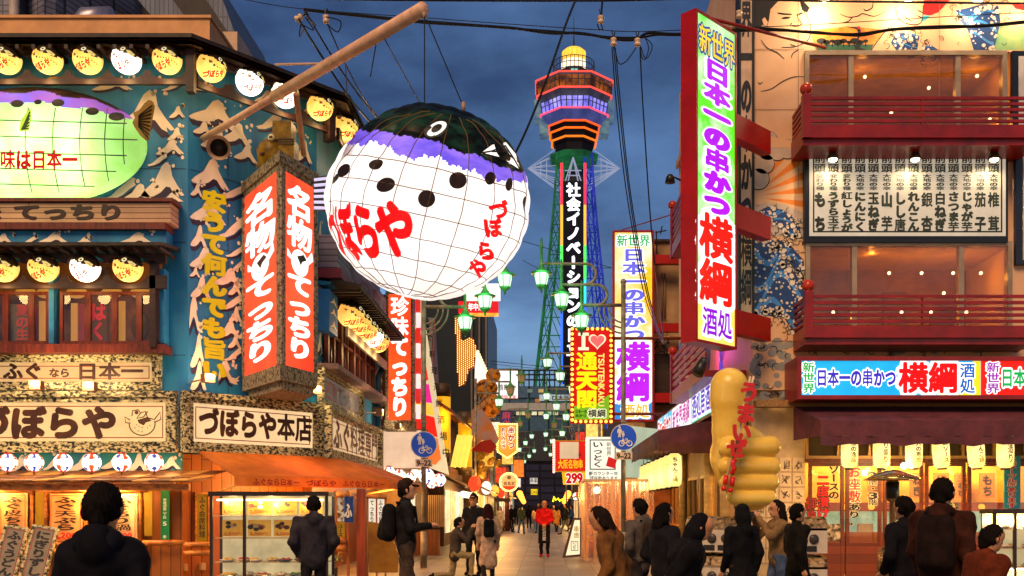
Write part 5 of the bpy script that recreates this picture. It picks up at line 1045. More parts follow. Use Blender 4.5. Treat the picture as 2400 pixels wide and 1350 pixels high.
# wall washers at the top
for x, y, pw, lb in ((1934, -8, 60, 'bright wall lamp above the wrestler beside his face'), (2130, -10, 50, 'bright wall lamp above the painted fist'), (2292, -6, 32, 'wall lamp above the painted waves at top right'), (2420, -8, 32, 'wall lamp at the far top right of the mural')):
    g = thing('wall_lamp', lb, 'lamp', rp(x, y, .5), 'lamps along the top of the mural'); c = rp(x, y, .55)
    mb = MB(); mb.tube([rp(x, y-20, .05), (c[0], c[1], c[2]+.2), c], .02, 6); mb.build('arm', ink, g); mb = MB(); mb.lathe(c, [(.04, .1), (.09, .04), (.13, -.02)], 12); mb.build('shade', P('#403428'), g)
    mb = MB(); mb.ball((c[0], c[1], c[2]-.03), (.1, .1, .08), 12, 8); mb.build('bulb', E('#fff2c8', 8), g)
    lamp('lamp_light', g, (c[0], c[1]+.2, c[2]-.16), pw, '#ffe0b0', .08)
# ---- long lightbox over the awning
u0, u1, z0, z1 = RF.r(1868, 2300, 836, 936, 1.0)
t = thing('lightbox_sign', 'long blue lightbox sign with big red kanji in a red case', 'sign', RF.pt(u0, 1, z0)); mb = MB(); mb.frame(RF, u0, u1+2.5, z0, z1, .08, .02, 1.03); mb.build('case', red, t)
mb = MB(); mb.box(RF, u0+.08, u1, .5, .98, z0+.08, z1-.08); fb = mb.build('blue_face', mat('lit_azure', '#18a0dc', .5, 1.0, col2='#28b4e8', vs=.8), t)
mb = MB(); mb.box(RF, u1, u1+2.42, .5, .98, z0+.08, z1-.08); fr_ = mb.build('red_face', E('#f02018', 1.0), t)
y = lambda v: RF.z(0, v, 1.0); X_ = lambda v: RF.u(v, 1.0)
mb = MB(); mb.poly([RF.pt(X_(2196), .984, z0+.082), RF.pt(X_(2299), .984, z0+.082), RF.pt(X_(2299), .984, z1-.082), RF.pt(X_(2282), .984, z1-.082)]); mb.build('yellow_corner', E('#f8d820', 1.0), fb)
wh = E('#ffffff', 1.15); 
letters(fb, RF, '新世界', (X_(1881), X_(1910), y(922), y(848)), E('#18b040', .9), b=.05, vert=True, halo=.09, hm=wh, w=.988)
letters(fb, RF, '日本一の串かつ', (X_(1913), X_(2101), y(906), y(864)), E('#4030c0', .9), b=.05, halo=.10, hm=wh, w=.988)
letters(fb, RF, '横綱', (X_(2106), X_(2246), y(922), y(848)), E('#f01014', 1.0), b=.105, halo=.07, hm=wh, w=.992)
letters(fb, RF, '酒処', (X_(2250), X_(2286), y(922), y(850)), E('#1060c0', .9), b=.05, vert=True, halo=.08, hm=wh, w=.988)
letters(fr_, RF, '新世界', (X_(2312), X_(2344), y(922), y(848)), E('#a030b0', .9), b=.05, vert=True, halo=.09, hm=wh, w=.988)
letters(fr_, RF, '日本一', (X_(2346), X_(2436), y(908), y(862)), E('#18b050', .9), b=.05, halo=.1, hm=wh, w=.988)
mb = MB(); mb.box(RF, RX, 12, .02, .3, RF.z(0, 953, .3), RF.z(0, 937, .3)); mb.build('stone_band', mat('speckled_band', '#b08048', .6, col2='#6a4a28', vs=30), RB)
# ---- tall green sign with perspective face
A_ = W(1632, 0, 17.5); GX, GY = A_.x, 17.5
GP = PL(GX, GY, .915, .945); gl = 1.31; gz0, gz1 = 4.47, 10.42
t = thing('vertical_sign', 'tallest red-cased vertical lightbox with a green face and purple and red lettering', 'sign', (GX, GY, gz0))
mb = MB(); mb.box(GP, 0, gl, -.34, -.06, gz0, gz1); mb.frame(GP, 0, gl, gz0, gz1, .05, -.06, .0); mb.build('case', mat('red_sign_case', '#b0100c', .35, col2='#900a08', vs=1.2), t)
mb = MB(); mb.box(GP, .05, gl-.05, -.06, -.02, gz0+.52+.5, gz1-.05); gf = mb.build('green_face', mat('lit_green_face', '#58e020', .5, 1.0, col2='#e8f0d8', vs=.8, lo=.36, hi=.56), t)  # pale blotches in the green imitate the bright glow from behind
mb = MB(); mb.box(GP, .05, gl-.05, -.06, -.02, gz0+.05, gz0+1.016); yf = mb.build('yellow_face', mat('lit_yellow_face', '#f8c818', .5, 1.0, col2='#f8e880', vs=.8), t)
H = gz1-gz0; zz = lambda f_: gz1-H*f_
letters(gf, GP, '新世界', (.08, gl-.06, zz(.125), zz(.035)), E('#f8d030', 1.0), b=.03, halo=.07, hm=E('#1848a0', .8), w=-.008)
letters(gf, GP, '日本一の串かつ', (.24, 1.10, zz(.60), zz(.125)), E('#b010e8', 1.0), b=.088, vert=True, halo=.08, hm=wh, w=-.012)
letters(gf, GP, '横綱', (.10, gl-.12, zz(.875), zz(.60)), E('#f41810', 1.0), b=.105, vert=True, halo=.07, hm=wh, w=-.012)
letters(yf, GP, '酒処', (.2, 1.16, zz(.975), zz(.885)), E('#9010d0', 1.0), b=.05, halo=.1, hm=wh, w=-.012)
for z in (8.75, 7.05, 5.05): mb = MB(); mb.box(PL(GX, GY, .915, .945), gl+.004, gl+1.3, -.28, -.06, z-.25, z+.2); mb.build('red_beam', mat('red_sign_case', ''), t)
mb = MB(); mb.tube([GP.pt(.1, -.2, gz1), RF.pt(RF.u(1935, .3), .3, RF.z(0, 112, .3))], .03, 6); mb.build('tie_rod', red, t)
lamp('sign_glow', t, GP.pt(.65, 1.0, 6.2), 25, '#d0ffb0', .5)
mb = MB(); c = GP.pt(.1, .1, gz0-.32); mb.tube([c, (c[0]-.05, c[1]-.05, c[2]-.1), (c[0]-.14, c[1]-.12, c[2]-.28)], [.06, .09, .11], 12); mb.build('spotlight', P('#181410', .4), t)
# spot lamps on the top-left edge of the building
mb = MB(); c = Vector((RX-.02, 30.3, 11.6)); mb.tube([c, c+Vector((-.3, -.1, .1))], .03, 6); mb.lathe(c+Vector((-.36, -.1, -.1)), [(.07, .25), (.12, .18), (.16, 0)], 12); o = mb.build('spotlight', P('#1a1612', .4), None); tag(o, 'small black spotlight high on the building edge left of the tall sign', 'spotlight')
# ---- awning over the shop front
maroon = mat('maroon_canvas', '#6c3038', .7, col2='#46202a', vs=3)
ua, ub = RF.u(1872, .3), 12.5
t = thing('awning', 'long maroon canvas awning over the shop front on the right', 'awning', RF.pt(ua, 1, 2.8))
zt1, zf1, zf0 = RF.z(0, 952, .3), RF.z(0, 985, 1.5), RF.z(0, 1022, 1.5)
mb = MB(); mb.add([RF.pt(ua-.1, .28, zt1), RF.pt(ub, .28, zt1), RF.pt(ub, 1.5, zf1), RF.pt(ua+.1, 1.5, zf1), RF.pt(ua+.1, 1.5, zf0), RF.pt(ub, 1.5, zf0), RF.pt(ua-.1, .28, zf0)], [(3, 2, 1, 0), (4, 5, 2, 3), (6, 4, 3, 0)])
mb.add([RF.pt(ua-.1, .25, zt1-.02), RF.pt(ub, .25, zt1-.02), RF.pt(ub, 1.47, zf1-.02), RF.pt(ua+.12, 1.47, zf1-.02)], [(0, 1, 2, 3)]); mb.build('canvas', maroon, t)
mb = MB(); n = 40; v = []
for i in range(n+1):
    u = ua+.1+(ub-ua-.1)*i/n; d_ = .05*math.sin(i*1.7)+.04*math.sin(i*.9); v += [RF.pt(u, 1.5+.02*math.sin(i*2.1), zf0), RF.pt(u, 1.5+.06*math.sin(i*1.9), zf0-.16-d_*.4)]
mb.add(v, [(2*i, 2*i+1, 2*i+3, 2*i+2) for i in range(n)], 0, True); mb.build('valance', maroon, t)
# ---- shop front: posts, transom, sliding doors, lit interior
SH = RF.off(-.15); shopz = 2.75
t = thing('skewer_shop', 'glowing orange shop front with red sliding doors and painted lettering on the glass', 'shop front', RF.pt(RF.u(1895), -.15, 0))
mb = MB(); wz = RF.z(0, 1068, -.1)
mb.box(SH, RF.u(1893), 13, -.08, .04, wz-.06, wz); mb.box(SH, RF.u(1893), 13, -.06, .04, 3.3, 3.9)
for k in range(13): u = RF.u(1893)+k*.64; mb.box(SH, u, u+.05, -.04, .03, wz, 3.3)
tr = mb.build('transom', mat('pale_wood_trim', '#c89a5a', .5), t)
mb = MB(); mb.rect(SH, RF.u(1893), 13, wz, 3.3, -.05); mb.build('pane', mat('dim_transom_glass', '#6a4a24', .2, .12), tr)
mb = MB(); mb.box(SH, RF.u(1893), 13, -.1, .06, wz-.14, wz-.062); mb.build('lintel', wood_r, t)
for a, b in ((1895, 1978), (1982, 2066), (2070, 2164), (2168, 2263), (2268, 2370), (2374, 2480)):
    ua_, ub_ = RF.u(a, -.15), RF.u(b, -.15); mb = MB(); mb.frame(SH, ua_, ub_, .02, wz-.144, .07, -.04, .02); mb.box(SH, ua_+.07, ub_-.07, -.03, .01, .09, .78); dr_ = mb.build('sliding_door', mat('red_door_wood', '#8a3a1a', .45, col2='#5a1e0c', vs=1, tex='brick', p=dict(w=3, h=.18, m=.006, axes='XZ')), t)
    mb = MB(); mb.rect(SH, ua_+.07, ub_-.07, .78, wz-.22, -.01); mb.build('pane', glass(), dr_)
IN = RF.off(-2.4)
mb = MB(); mb.box(IN, 5.2, 14, -.05, .0, 1.55, 3.2, 0); mb.box(IN, 5.2, 14, -.05, .3, 0, .95, 1); mb.build('back_wall', [mat('warm_plaster', '#d8a850', .6), mat('counter_wood', '#6a3a1a', .5)], t)
mb = MB(); mb.box(IN, 5.2, 14, -.06, 0, .95, 1.55, 0); mb.build('kitchen_window', mat('kitchen_glow', '#b8d8b0', .4, .55, col2='#3a7a6a', vs=1.6, lo=.35, hi=.65), t)
mb = MB(); mb.box(IN, 5.2, 14, .30, .33, 1.42, 1.62); nr = mb.build('noren_band', P('#5a1418', .6), t)
mb = MB()
for i in range(12): u = 5.5+i*.62; mb.poly([IN.pt(u+.08*math.cos(a), .336, 1.52+.07*math.sin(a)) for a in [j*math.pi/6 for j in range(12)]])
mb.build('crests', P('#d8b860'), nr)
mb = MB(); mb.rect(RF, 5.2, 14, 0, 0, 0); mb.slab([(5.0, 20.2), (14, 20.2), (14, 22.5), (5.0, 22.5)], 3.2, 3.3); mb.build('ceiling', mat('warm_plaster', ''), t)
for i, (x, s_) in enumerate(((2052, 'もろこ'), (2150, 'ねぎ'), (2206, 'にんにく'), (2255, '玉ねぎ'), (2313, 'もち'))):
    u = (x-CX)/F*22.0; mb = MB(); mb.box(front(22.0), u-.17, u+.17, -.02, .02, 1.72, 2.28); p_ = mb.build('menu_plaque', mat('plaque_wood', '#a8682c', .5), t); letters(p_, front(22.0), s_, (u-.12, u+.12, 1.76, 2.24), ink, b=.04, vert=True, w=.03)
for x in (2000, 2120, 2240, 2360): lamp('shop_light', t, ((x-CX)/F*21.2, 21.2, 2.9), 190, '#ffbe60', .25)
for s_, a, b, y0, y1, h, hl in (('ソースの', 1946, 1972, 1090, 1170, '#1a1410', '#f0d0a0'), ('二度漬け', 1919, 1948, 1112, 1216, '#d81818', '#1c1410'), ('御免', 1894, 1918, 1165, 1222, '#c01818', '#1c1410'), ('お座敷', 1990, 2023, 1090, 1178, '#e01818', '#ffe8c0'), ('あり。', 1992, 2022, 1180, 1232, '#15100c', '#ffe8c0'), ('2階・3階', 2040, 2062, 1105, 1185, '#15100c', '#ffe8c0'), ('横綱', 2095, 2135, 1174, 1240, '#100c0a', '#b8c8a0'), ('横綱', 2202, 2240, 1174, 1240, '#100c0a', '#b8c8a0'), ('日本一の', 2136, 2148, 1180, 1226, '#100c0a', '#b8c8a0'), ('日本一の串かつ', 2243, 2254, 1180, 1226, '#100c0a', '#b8c8a0')):
    letters(t, SH, s_, (RF.u(a), RF.u(b), RF.z(0, y1), RF.z(0, y0)), P(h, .4, .05), b=.045, vert=True, halo=.05, hm=P(hl, .5, .05), w=.012)
mb = MB(); z = lambda v: RF.z(0, v); mb.box(SH, RF.u(1919), RF.u(1974), .02, .03, z(1268), z(1228)); po = mb.build('poster', mat('group_photo_poster', '#c8b090', .5, col2='#3a2418', vs=9, lo=.45, hi=.6), t)
mb = MB(); mb.box(SH, RF.u(2354), RF.u(2392), .12, .15, z(1192), z(1068)); bp = mb.build('blue_banner', P('#1f8aa8', .5), t)
letters(bp, SH, '二階テーブル席', (RF.u(2360), RF.u(2382), z(1140), z(1072)), P('#c01c1c'), b=.045, vert=True, halo=.06, hm=P('#f0e8d8'), w=.156)
letters(bp, SH, 'あります', (RF.u(2360), RF.u(2382), z(1190), z(1142)), P('#c01c1c'), b=.045, vert=True, halo=.06, hm=P('#f0e8d8'), w=.156)
mb = MB(); mb.slab([(RX+.0, 20.15), (RF.u(1891), 20.15), (RF.u(1891), 20.5), (RX, 20.5)], 0, 3.9)
ap = mb.build('pillar', mat('pale_pillar', '#c8a87c', .6), t)
mb = MB(); rnd = random.Random(6)
for i in range(4):
    for j in range(7):
        u = RF.u(1768+i*31, .0); zc = z(1088+j*36); mb.box(SH, u+.01, u+.25, .005, .02, zc-.14, zc+.14)
so = mb.build('autograph_board', P('#d8b890', .6, .06), t); so['kind'] = 'stuff'
mb = MB()
for i in range(4):
    for j in range(7):
        u = RF.u(1768+i*31, .0)+.13; zc = z(1088+j*36)
        for k in range(3): mb.tube([SH.pt(u+rnd.uniform(-.09, .09), .026, zc+rnd.uniform(-.1, .1)) for _ in range(4)], .005, 4)
mb.build('signature', ink, so)
# paper lanterns under the front awning
plm = mat('lit_lantern_paper', '#ffe9a0', .5, 1.15, col2='#f4c860', vs=2.2)
def tall_lantern(text, label, group):
    t = thing('paper_lantern', label, 'lantern', (0, 0, 0), group)
    pr = [(.10, .36), (.155, .32), (.18, .2), (.19, 0), (.18, -.2), (.155, -.32), (.10, -.36)]
    mb = MB(); mb.lathe((0, 0, 0), [(r_*.86, z) for r_, z in pr], 24)
    for k in range(16): z = -.3+k*.04; mb.lathe((0, 0, z), [(.163, -.004), (.165, .0), (.163, .004)], 24)
    mb.build('paper', plm, t); mb = MB(); mb.lathe((0, 0, 0), [(.09, .36), (.09, .40)], 16); mb.lathe((0, 0, 0), [(.09, -.39), (.09, -.35)], 16); mb.tube([(0, 0, .4), (0, 0, .55)], .01, 5); mb.build('rim', ink, t)
    def mp(u, w_, z): a = u/.17; return ((.168+w_*.2)*math.sin(a), -(.168+w_*.2)*math.cos(a), z)
    mb = MB(); put_text(mb, text, mp, -.03, .09, -.26, .28, b=.04, vert=True, w=.02); mb.build('lettering', ink, t); return t
G1 = 'white paper lanterns under the awnings'
for x, s_, lb in ((1991, '自慢の逸品', 'paper lantern at the left end of the front awning'), (2066, '握り盛り', 'paper lantern second along the front awning'), (2142, '職人の寿司', 'paper lantern left of the glaring bulb under the front awning'), (2205, '横綱ソース', 'slightly tilted paper lantern right of the glaring bulb'), (2287, 'ちゃんこ鍋', 'tilted paper lantern over the middle of the sliding doors'), (2356, 'お造り', 'paper lantern beside the blue hanging banner')):
    t = tall_lantern(s_, lb, G1); t.location = rp(x, 1054, .9); t.rotation_euler = (0, R(-4) if 'tilted' in lb else 0, 0)
    lamp('lantern_light', t, (0, -.3, -.2), 18, '#ffc858', .15)
    for c in t.children:
        if c.type == 'LIGHT': c.location = (0, -.3, -.25)
for i in range(8):
    t = tall_lantern(['ちゃんこ鍋', '寿司', 'お造り', '握り盛り', '枝三彩', '逸品', '横綱', '串かつ'][i], ['nearest', 'second', 'third', 'fourth', 'fifth', 'sixth', 'seventh', 'farthest'][i]+' bright paper lantern in the row under the street-side awning', G1)
    t.location = (2.98, 22.4+i*1.0, 2.36); t.rotation_euler = (0, 0, R(-14)); t.scale = (1.05,)*3
    if i % 2 == 0: lamp('lantern_light', t, (-.1, -.3, -.2), 26, '#ffd488', .15)
t = thing('bare_bulb', 'glaring bare bulb hanging under the front awning above the patio heater', 'bulb', rp(2118, 1090, .9)); mb = MB(); mb.ball(rp(2118, 1092, .9), .06, 12, 10); mb.build('bulb', E('#fff4d8', 14), t); mb = MB(); mb.tube([rp(2118, 1030, .9), rp(2118, 1086, .9)], .008, 5); mb.build('cord', ink, t)
lamp('bulb_light', t, rp(2118, 1098, 1.0), 90, '#ffd890', .06)
# ---- street-side awning, lit band, windows
t = thing('awning', 'maroon street-side awning over the row of white paper lanterns', 'awning', (2.6, 22, 2.94))
mb = MB(); mb.prism(PL(0, 22.0, 1, 0), [(2.58, 2.95), (RX-.02, 2.95), (RX-.02, 3.55), (2.58, 3.24)], -9, 0); mb.build('canvas', maroon, t)
v = []; mb = MB()
for i in range(31): a = i/30; v += [(2.57+.015*math.sin(i*2), 22+9*a, 2.95), (2.57+.03*math.sin(i*1.7), 22+9*a, 2.80+.015*math.sin(i*1.3))]
mb.add(v, [(2*i, 2*i+1, 2*i+3, 2*i+2) for i in range(30)], 0, True); v = []
for i in range(13): a = i/12; v += [(2.57+1.65*a, 21.99+.02*math.sin(i*2), 2.95), (2.57+1.65*a, 21.97+.03*math.sin(i*1.9), 2.78-.06*math.sin(a*math.pi))]
mb.add(v, [(2*i, 2*i+1, 2*i+3, 2*i+2) for i in range(12)], 0, True); mb.build('valance', mat('brown_valance', '#5a2a1a', .7), t)
t = thing('lightbox_sign', 'bright multicoloured lightbox band running back along the street-side awning', 'sign', (3.7, 22, 3.6)); BPn = PL(3.72, 32, 0, -1)
mb = MB(); mb.box(BPn, 0, 11.2, -.5, 0, 3.55, 4.4); mb.build('case', P('#8a3a20'), t)
for i, (a, b, h) in enumerate(((.1, 3.7, '#50b8e0'), (3.7, 7.4, '#e8f0f0'), (7.4, 11.1, '#60d0a8'))):
    mb = MB(); mb.box(BPn, a, b-.02, 0, .03, 3.62, 4.33); f_ = mb.build('lit_face', E(h, 1.1, .15), t); letters(f_, BPn, ['日本一串かつ', '新世界横綱', '酒処居酒屋'][i], (a+.2, b-.2, 3.66, 4.28), E(['#d02020', '#c030a0', '#5030c0'][i], .9), b=.06, halo=.07, hm=wh, w=.036)
t = thing('shop_frontage', 'street-side windows and pale timber posts under the lantern row', 'shop front', (RX-.3, 25, 0)); SS = PL(RX-.35, 31, 0, -1)
mb = MB(); mb.box(SS, 0, 10.6, -.3, 0, 0, .95); mb.build('plinth', mat('brown_slat_wall', '#6a4426', .6, col2='#2a180c', vs=1, tex='brick', p=dict(w=4, h=.09, m=.008, axes='YZ')), t)
mb = MB(); mb.box(SS, 0, 10.6, -.3, 0, 2.3, 3.5); mb.build('header', P('#a88458', .6), t)
for k in range(5):
    u = .2+k*2.1; mb = MB(); mb.frame(SS, u, u+1.9, .96, 2.29, .07, -.06, .03); mb.box(SS, u+.92, u+.98, -.05, .02, 1.03, 2.22); wn = mb.build('window', mat('pale_wood_trim', ''), t); mb = MB(); mb.rect(SS, u+.07, u+1.83, 1.03, 2.22, -.03); mb.build('pane', mat('dim_pane', '#3a2a18', .15, .05), wn)
for k in (0, 4.2, 8.4, 10.45): mb = MB(); mb.tube([SS.pt(k, .12, 0), SS.pt(k, .12, 3.4)], .11, 12); mb.build('timber_post', mat('bamboo_post', '#c8a060', .5, col2='#9a7a40', vs=1.5, st=(1, 1, 4)), t)
# ---- thumbs-up figure
TU = thing('thumbs_up_figure', 'giant golden thumbs-up hand sculpture with red raised lettering', 'sculpture', W(1745, 1185, 17.2))
def metaball_mesh(caps, h, k, pad=.1):                     # one continuous skin round tapered bones: smooth union, surface nets
    P0 = np.array([[c[0][i] for i in range(3)] for c in caps]+[[c[1][i] for i in range(3)] for c in caps]); rm = max(max(c[2], c[3]) for c in caps)+pad
    lo = P0.min(0)-rm; hi = P0.max(0)+rm; n = np.maximum(np.ceil((hi-lo)/h).astype(int)+1, 4)
    D = np.full(n, 1.0, np.float32); ax = [lo[i]+np.arange(n[i])*h for i in range(3)]
    for c in caps:
        a, b, r0, r1 = np.array(c[0], float), np.array(c[1], float), c[2], c[3]; sc_ = np.array(c[4] if len(c) > 4 else (1, 1, 1), float)
        m = max(r0, r1)*max(sc_.max(), 1)+k+3*h; i0 = np.clip(((np.minimum(a, b)-m-lo)/h).astype(int), 0, n-1); i1 = np.clip(((np.maximum(a, b)+m-lo)/h).astype(int)+2, 1, n)
        X, Y, Z = np.meshgrid(*[ax[i][i0[i]:i1[i]] for i in range(3)], indexing='ij'); p = np.stack([X, Y, Z], -1)-a; ba = b-a; L2 = max(ba@ba, 1e-9); t = np.clip((p@ba)/L2, 0, 1)
        q = (p-t[..., None]*ba)/sc_; d = (np.linalg.norm(q, axis=-1)-(r0+(r1-r0)*t)).astype(np.float32)
        S = D[i0[0]:i1[0], i0[1]:i1[1], i0[2]:i1[2]]; hh = np.clip(.5+.5*(S-d)/k, 0, 1); S[...] = S*(1-hh)+d*hh-k*hh*(1-hh)
    ins_ = D < 0; cnt = np.zeros(n-1, np.float32); pos = np.zeros(tuple(n-1)+(3,), np.float32)
    sl = lambda o, e: tuple(slice(o[i], n[i]-1+o[i]) for i in range(3))
    corners = [(x, y, z) for x in (0, 1) for y in (0, 1) for z in (0, 1)]
    for ca in corners:
        for axi in range(3):
            if ca[axi]: continue
            cb = list(ca); cb[axi] = 1; A, B = D[sl(ca, 0)], D[sl(cb, 0)]; m = (A < 0) != (B < 0); t = np.where(m, A/np.where(m, A-B, 1), 0)
            cnt += m
            for i in range(3): pos[..., i] += m*(ca[i]+(t if i == axi else 0))
    act = cnt > 0; idx = np.full(n-1, -1, np.int64); idx[act] = np.arange(act.sum()); gi = np.argwhere(act)
    vs = lo+(gi+pos[act]/cnt[act][:, None])*h; fs = []
    for axi in range(3):
        o1, o2 = [i for i in range(3) if i != axi]; A = D; sa = [slice(None)]*3; sb = [slice(None)]*3; sa[axi] = slice(0, -1); sb[axi] = slice(1, None)
        m = ins_[tuple(sa)] != ins_[tuple(sb)]; e = np.argwhere(m); e = e[(e[:, o1] > 0) & (e[:, o2] > 0) & (e[:, o1] < n[o1]-1) & (e[:, o2] < n[o2]-1)]
        def g(d1, d2): q = e.copy(); q[:, o1] -= d1; q[:, o2] -= d2; return idx[q[:, 0], q[:, 1], q[:, 2]]
        f = np.stack([g(1, 1), g(0, 1), g(0, 0), g(1, 0)], -1); flip = ins_[e[:, 0], e[:, 1], e[:, 2]]
        if axi == 1: flip = ~flip
        f[~flip] = f[~flip][:, ::-1]; fs.append(f)
    return vs, np.concatenate(fs)
def np_mesh(name, caps, h, k, m, parent, fold=0):
    vs, fs = metaball_mesh(caps, h, k); mb = MB(); mb.v = [tuple(map(float, v)) for v in vs]; mb.f = [list(map(int, f)) for f in fs]; mb.m = [0]*len(mb.f); mb.s = [True]*len(mb.f); o = mb.build(name, m, parent)
    if fold:
        me = o.data; nv = len(me.vertices); co = np.empty(nv*3, np.float32); no = np.empty(nv*3, np.float32); me.vertices.foreach_get('co', co); me.vertices.foreach_get('normal', no); co = co.reshape(-1, 3); no = no.reshape(-1, 3); x, y, z = co.T; s0 = len(caps)*1.7+float(np.abs(co).sum() % 7)
        if fold > 0: d = .55*(1-2*np.abs(np.sin(z*15+2.2*np.sin(x*7+s0)+1.6*np.sin(y*9))))+.4*(1-2*np.abs(np.sin(x*17-z*9+y*6+s0)))+.25*np.sin(x*40+z*22+2*np.sin(z*9))
        else: a = np.arctan2(y-y.mean(), x-x.mean()); d = np.sin(a*22+4*np.sin(z*20+s0))*.6+np.sin(a*43+z*60)*.4+np.sin(z*50+a*5)*.4
        co += no*(d*abs(fold))[:, None]; me.vertices.foreach_set('co', co.ravel()); me.update()
    return o
gd = mat('gold_vinyl', '#ecc858', .28, col2='#dcae3c', vs=1.5, spec=.5)
TDp = 17.2; T = lambda x, y, d=0: tuple(W(x, y, TDp+d)); s_ = TDp/F
caps = [(T(1709, 906, .1), T(1706, 940, .1), 44*s_, 42*s_), (T(1706, 940, .1), T(1706, 1010, .12), 40*s_, 36*s_), (T(1706, 1010, .15), T(1720, 1070, .2), 38*s_, 50*s_), (T(1735, 1066, .3), T(1760, 1140, .3), 72*s_, 60*s_), (T(1692, 1080, .2), T(1706, 1128, .2), 27*s_, 24*s_)]
for i, (y, xa, xb) in enumerate(((1050, 1706, 1806), (1092, 1702, 1808), (1130, 1706, 1806), (1166, 1720, 1802))): caps.append((T(xa, y, -.16), T(xb, y+(-4 if i == 0 else 0), -.06), (23-2*i)*s_, (24-2*i)*s_))
np_mesh('hand', caps, .02, .03, gd, TU)
TP = front(TDp-.55); mb = MB()
for i, (c, x, y, sz) in enumerate((('う', 1756, 918, 50), ('ま', 1748, 968, 50), ('い', 1738, 1012, 48), ('ぜ', 1728, 1050, 48))):
    D_ = TDp-.55; u, zc = (x-CX)/F*D_, EYE+(CY-y)/F*D_; h_ = sz/2/F*D_
    mb = MB(); put_text(mb, c, TP.pt, u-h_, u+h_, zc-h_, zc+h_, b=.05, w=.0, depth=.05); mb.build('character', mat('red_gloss', '#d01410', .3), TU)
mb = MB(); D_ = TDp-.55; tt = lambda x, y: TP.pt((x-CX)/F*D_, -.03, EYE+(CY-y)/F*D_)
mb.tube([tt(1724, 1076), tt(1718, 1086), tt(1722, 1098), tt(1715, 1112)], .042, 8); mb.build('wave_dash', mat('red_gloss', ''), TU)
for x, y in ((1700, 1114), (1716, 1118)): mb = MB(); mb.tube([tt(x+3, y), tt(x, y+22)], .042, 8); mb.build('stroke', mat('red_gloss', ''), TU); mb = MB(); mb.ball(tt(x-3, y+31), .045, 10, 8); mb.build('dot', mat('red_gloss', ''), TU)
mb = MB(); mb.tube([TP.pt((1770-CX)/F*D_, -.12, EYE+(CY-880)/F*D_), TP.pt((1698-CX)/F*D_, -.12, EYE+(CY-1150)/F*D_)], .02, 6); mb.tube([TP.pt((1762-CX)/F*D_, -.12, EYE+(CY-880)/F*D_), TP.pt((1708-CX)/F*D_, -.12, EYE+(CY-1154)/F*D_)], .02, 6); mb.build('bar', P('#e0c8a0'), TU)
mb = MB(); mb.tube([T(1745, 1170, .25), T(1745, 1345, .25)], .06, 10); mb.build('pole', P('#3a2a1a'), TU)
# ================================================================= ground floor of the pufferfish restaurant
FW = FL.off(0)
gstrip = mat('green_wave_strip', '#2a8a70', .5, col2='#1f6a7a', vs=1.2)
mb = MB(); mb.box(FL, -16, FL.u(425, .1), .02, .1, FL.z(0, 1106, .1), FL.z(0, 1062, .1)); ws = mb.build('wave_strip', gstrip, LB)
waves('painted_waves', FL.off(.1), [('a', 20, 75, 1068, 1098), ('c', 100, 140, 1066, 1096), ('a', 160, 232, 1066, 1098), ('a', 236, 300, 1068, 1094), ('a', 300, 345, 1064, 1098), ('a', 372, 424, 1072, 1096), ('c', -40, 10, 1070, 1100)], ws)
def ball_lantern(label, grp, r0=.18):
    t = thing('round_lantern', label, 'lantern', (0, 0, 0), grp)
    def fn(d):
        k = int((math.atan2(d.x, -d.y)/(2*math.pi)+.5)*12+.5) % 12
        if d.z > .9 or d.z < -.93: return 1
        if k in (1, 5, 9) and abs(d.z) > .25: return 1
        if k in (3, 7) and abs(d.z) > .45: return 2
        return 0
    mb = MB(); mb.ball((0, 0, 0), (r0, r0, r0*1.02), 36, 20, fn=fn); mb.build('paper', [E('#fff2dc', 1.8), E('#e85a2a', .9), E('#4a5ab8', .8)], t)
    mb = MB(); mb.lathe((0, 0, 0), [(r0*.4, r0*.97), (r0*.4, r0*1.1)], 14); mb.lathe((0, 0, 0), [(r0*.35, -r0*1.08), (r0*.35, -r0*.96)], 14); mb.build('rim', P('#c03018'), t)
    mb = MB(); mb.tube([(0, 0, -r0*1.05), (.01, 0, -r0*1.9)], .012, 5); mb.build('tassel', P('#3a1a0a'), t)
    lamp('lantern_light', t, (0, -.3, -.1), 4, '#ffdca0', .18); return t
bl = ball_lantern('round white paper lantern with red panels, leftmost under the large sign board', 'round white lanterns under the large sign board'); bl.location = rp(18, 1085) if False else FL.pt(FL.u(18, .45), .45, FL.z(0, 1084, .45))
for i, x in enumerate((80, 148, 215, 285, 361)): dup(bl, FL.pt(FL.u(x, .45), .45, FL.z(0, 1084, .45)), .5*i, ['second', 'third', 'fourth', 'fifth', 'rightmost'][i]+' round white lantern in the row under the large sign board')
t = thing('shingle_canopy', 'narrow canopy of orange-lit wooden shingles under the round lanterns', 'canopy', FL.pt(FL.u(200), .5, 2.0))
shm = mat('shingle_wood', '#b8762f', .6, col2='#5a2c0e', vs=4, st=(1, 6, 1)); mb = MB(); rnd = random.Random(11); z1, z0 = FL.z(0, 1104, .1), FL.z(0, 1130, .95)
for row in range(3):
    u = -12.5+row*.13
    while u < FL.u(470, .5):
        w_ = rnd.uniform(.28, .42); a, b = row/3, (row+1.25)/3; za, zb2 = z1+(z0-z1)*a, z1+(z0-z1)*b; wa, wb = .1+.85*a, .1+.85*b; e = .02*(row)+rnd.uniform(0, .012)
        sk = .16; mb.add([FL.pt(u+sk, wa, za+.012), FL.pt(u+w_+sk-.015, wa, za+.012), FL.pt(u+w_-.015, wb, zb2+.012+e), FL.pt(u, wb, zb2+.012+e), FL.pt(u, wb, zb2-.012+e), FL.pt(u+w_-.015, wb, zb2-.012+e)], [(3, 2, 1, 0), (4, 5, 2, 3)]); u += w_
        mb.m[-2:] = [rnd.randrange(3)]*2
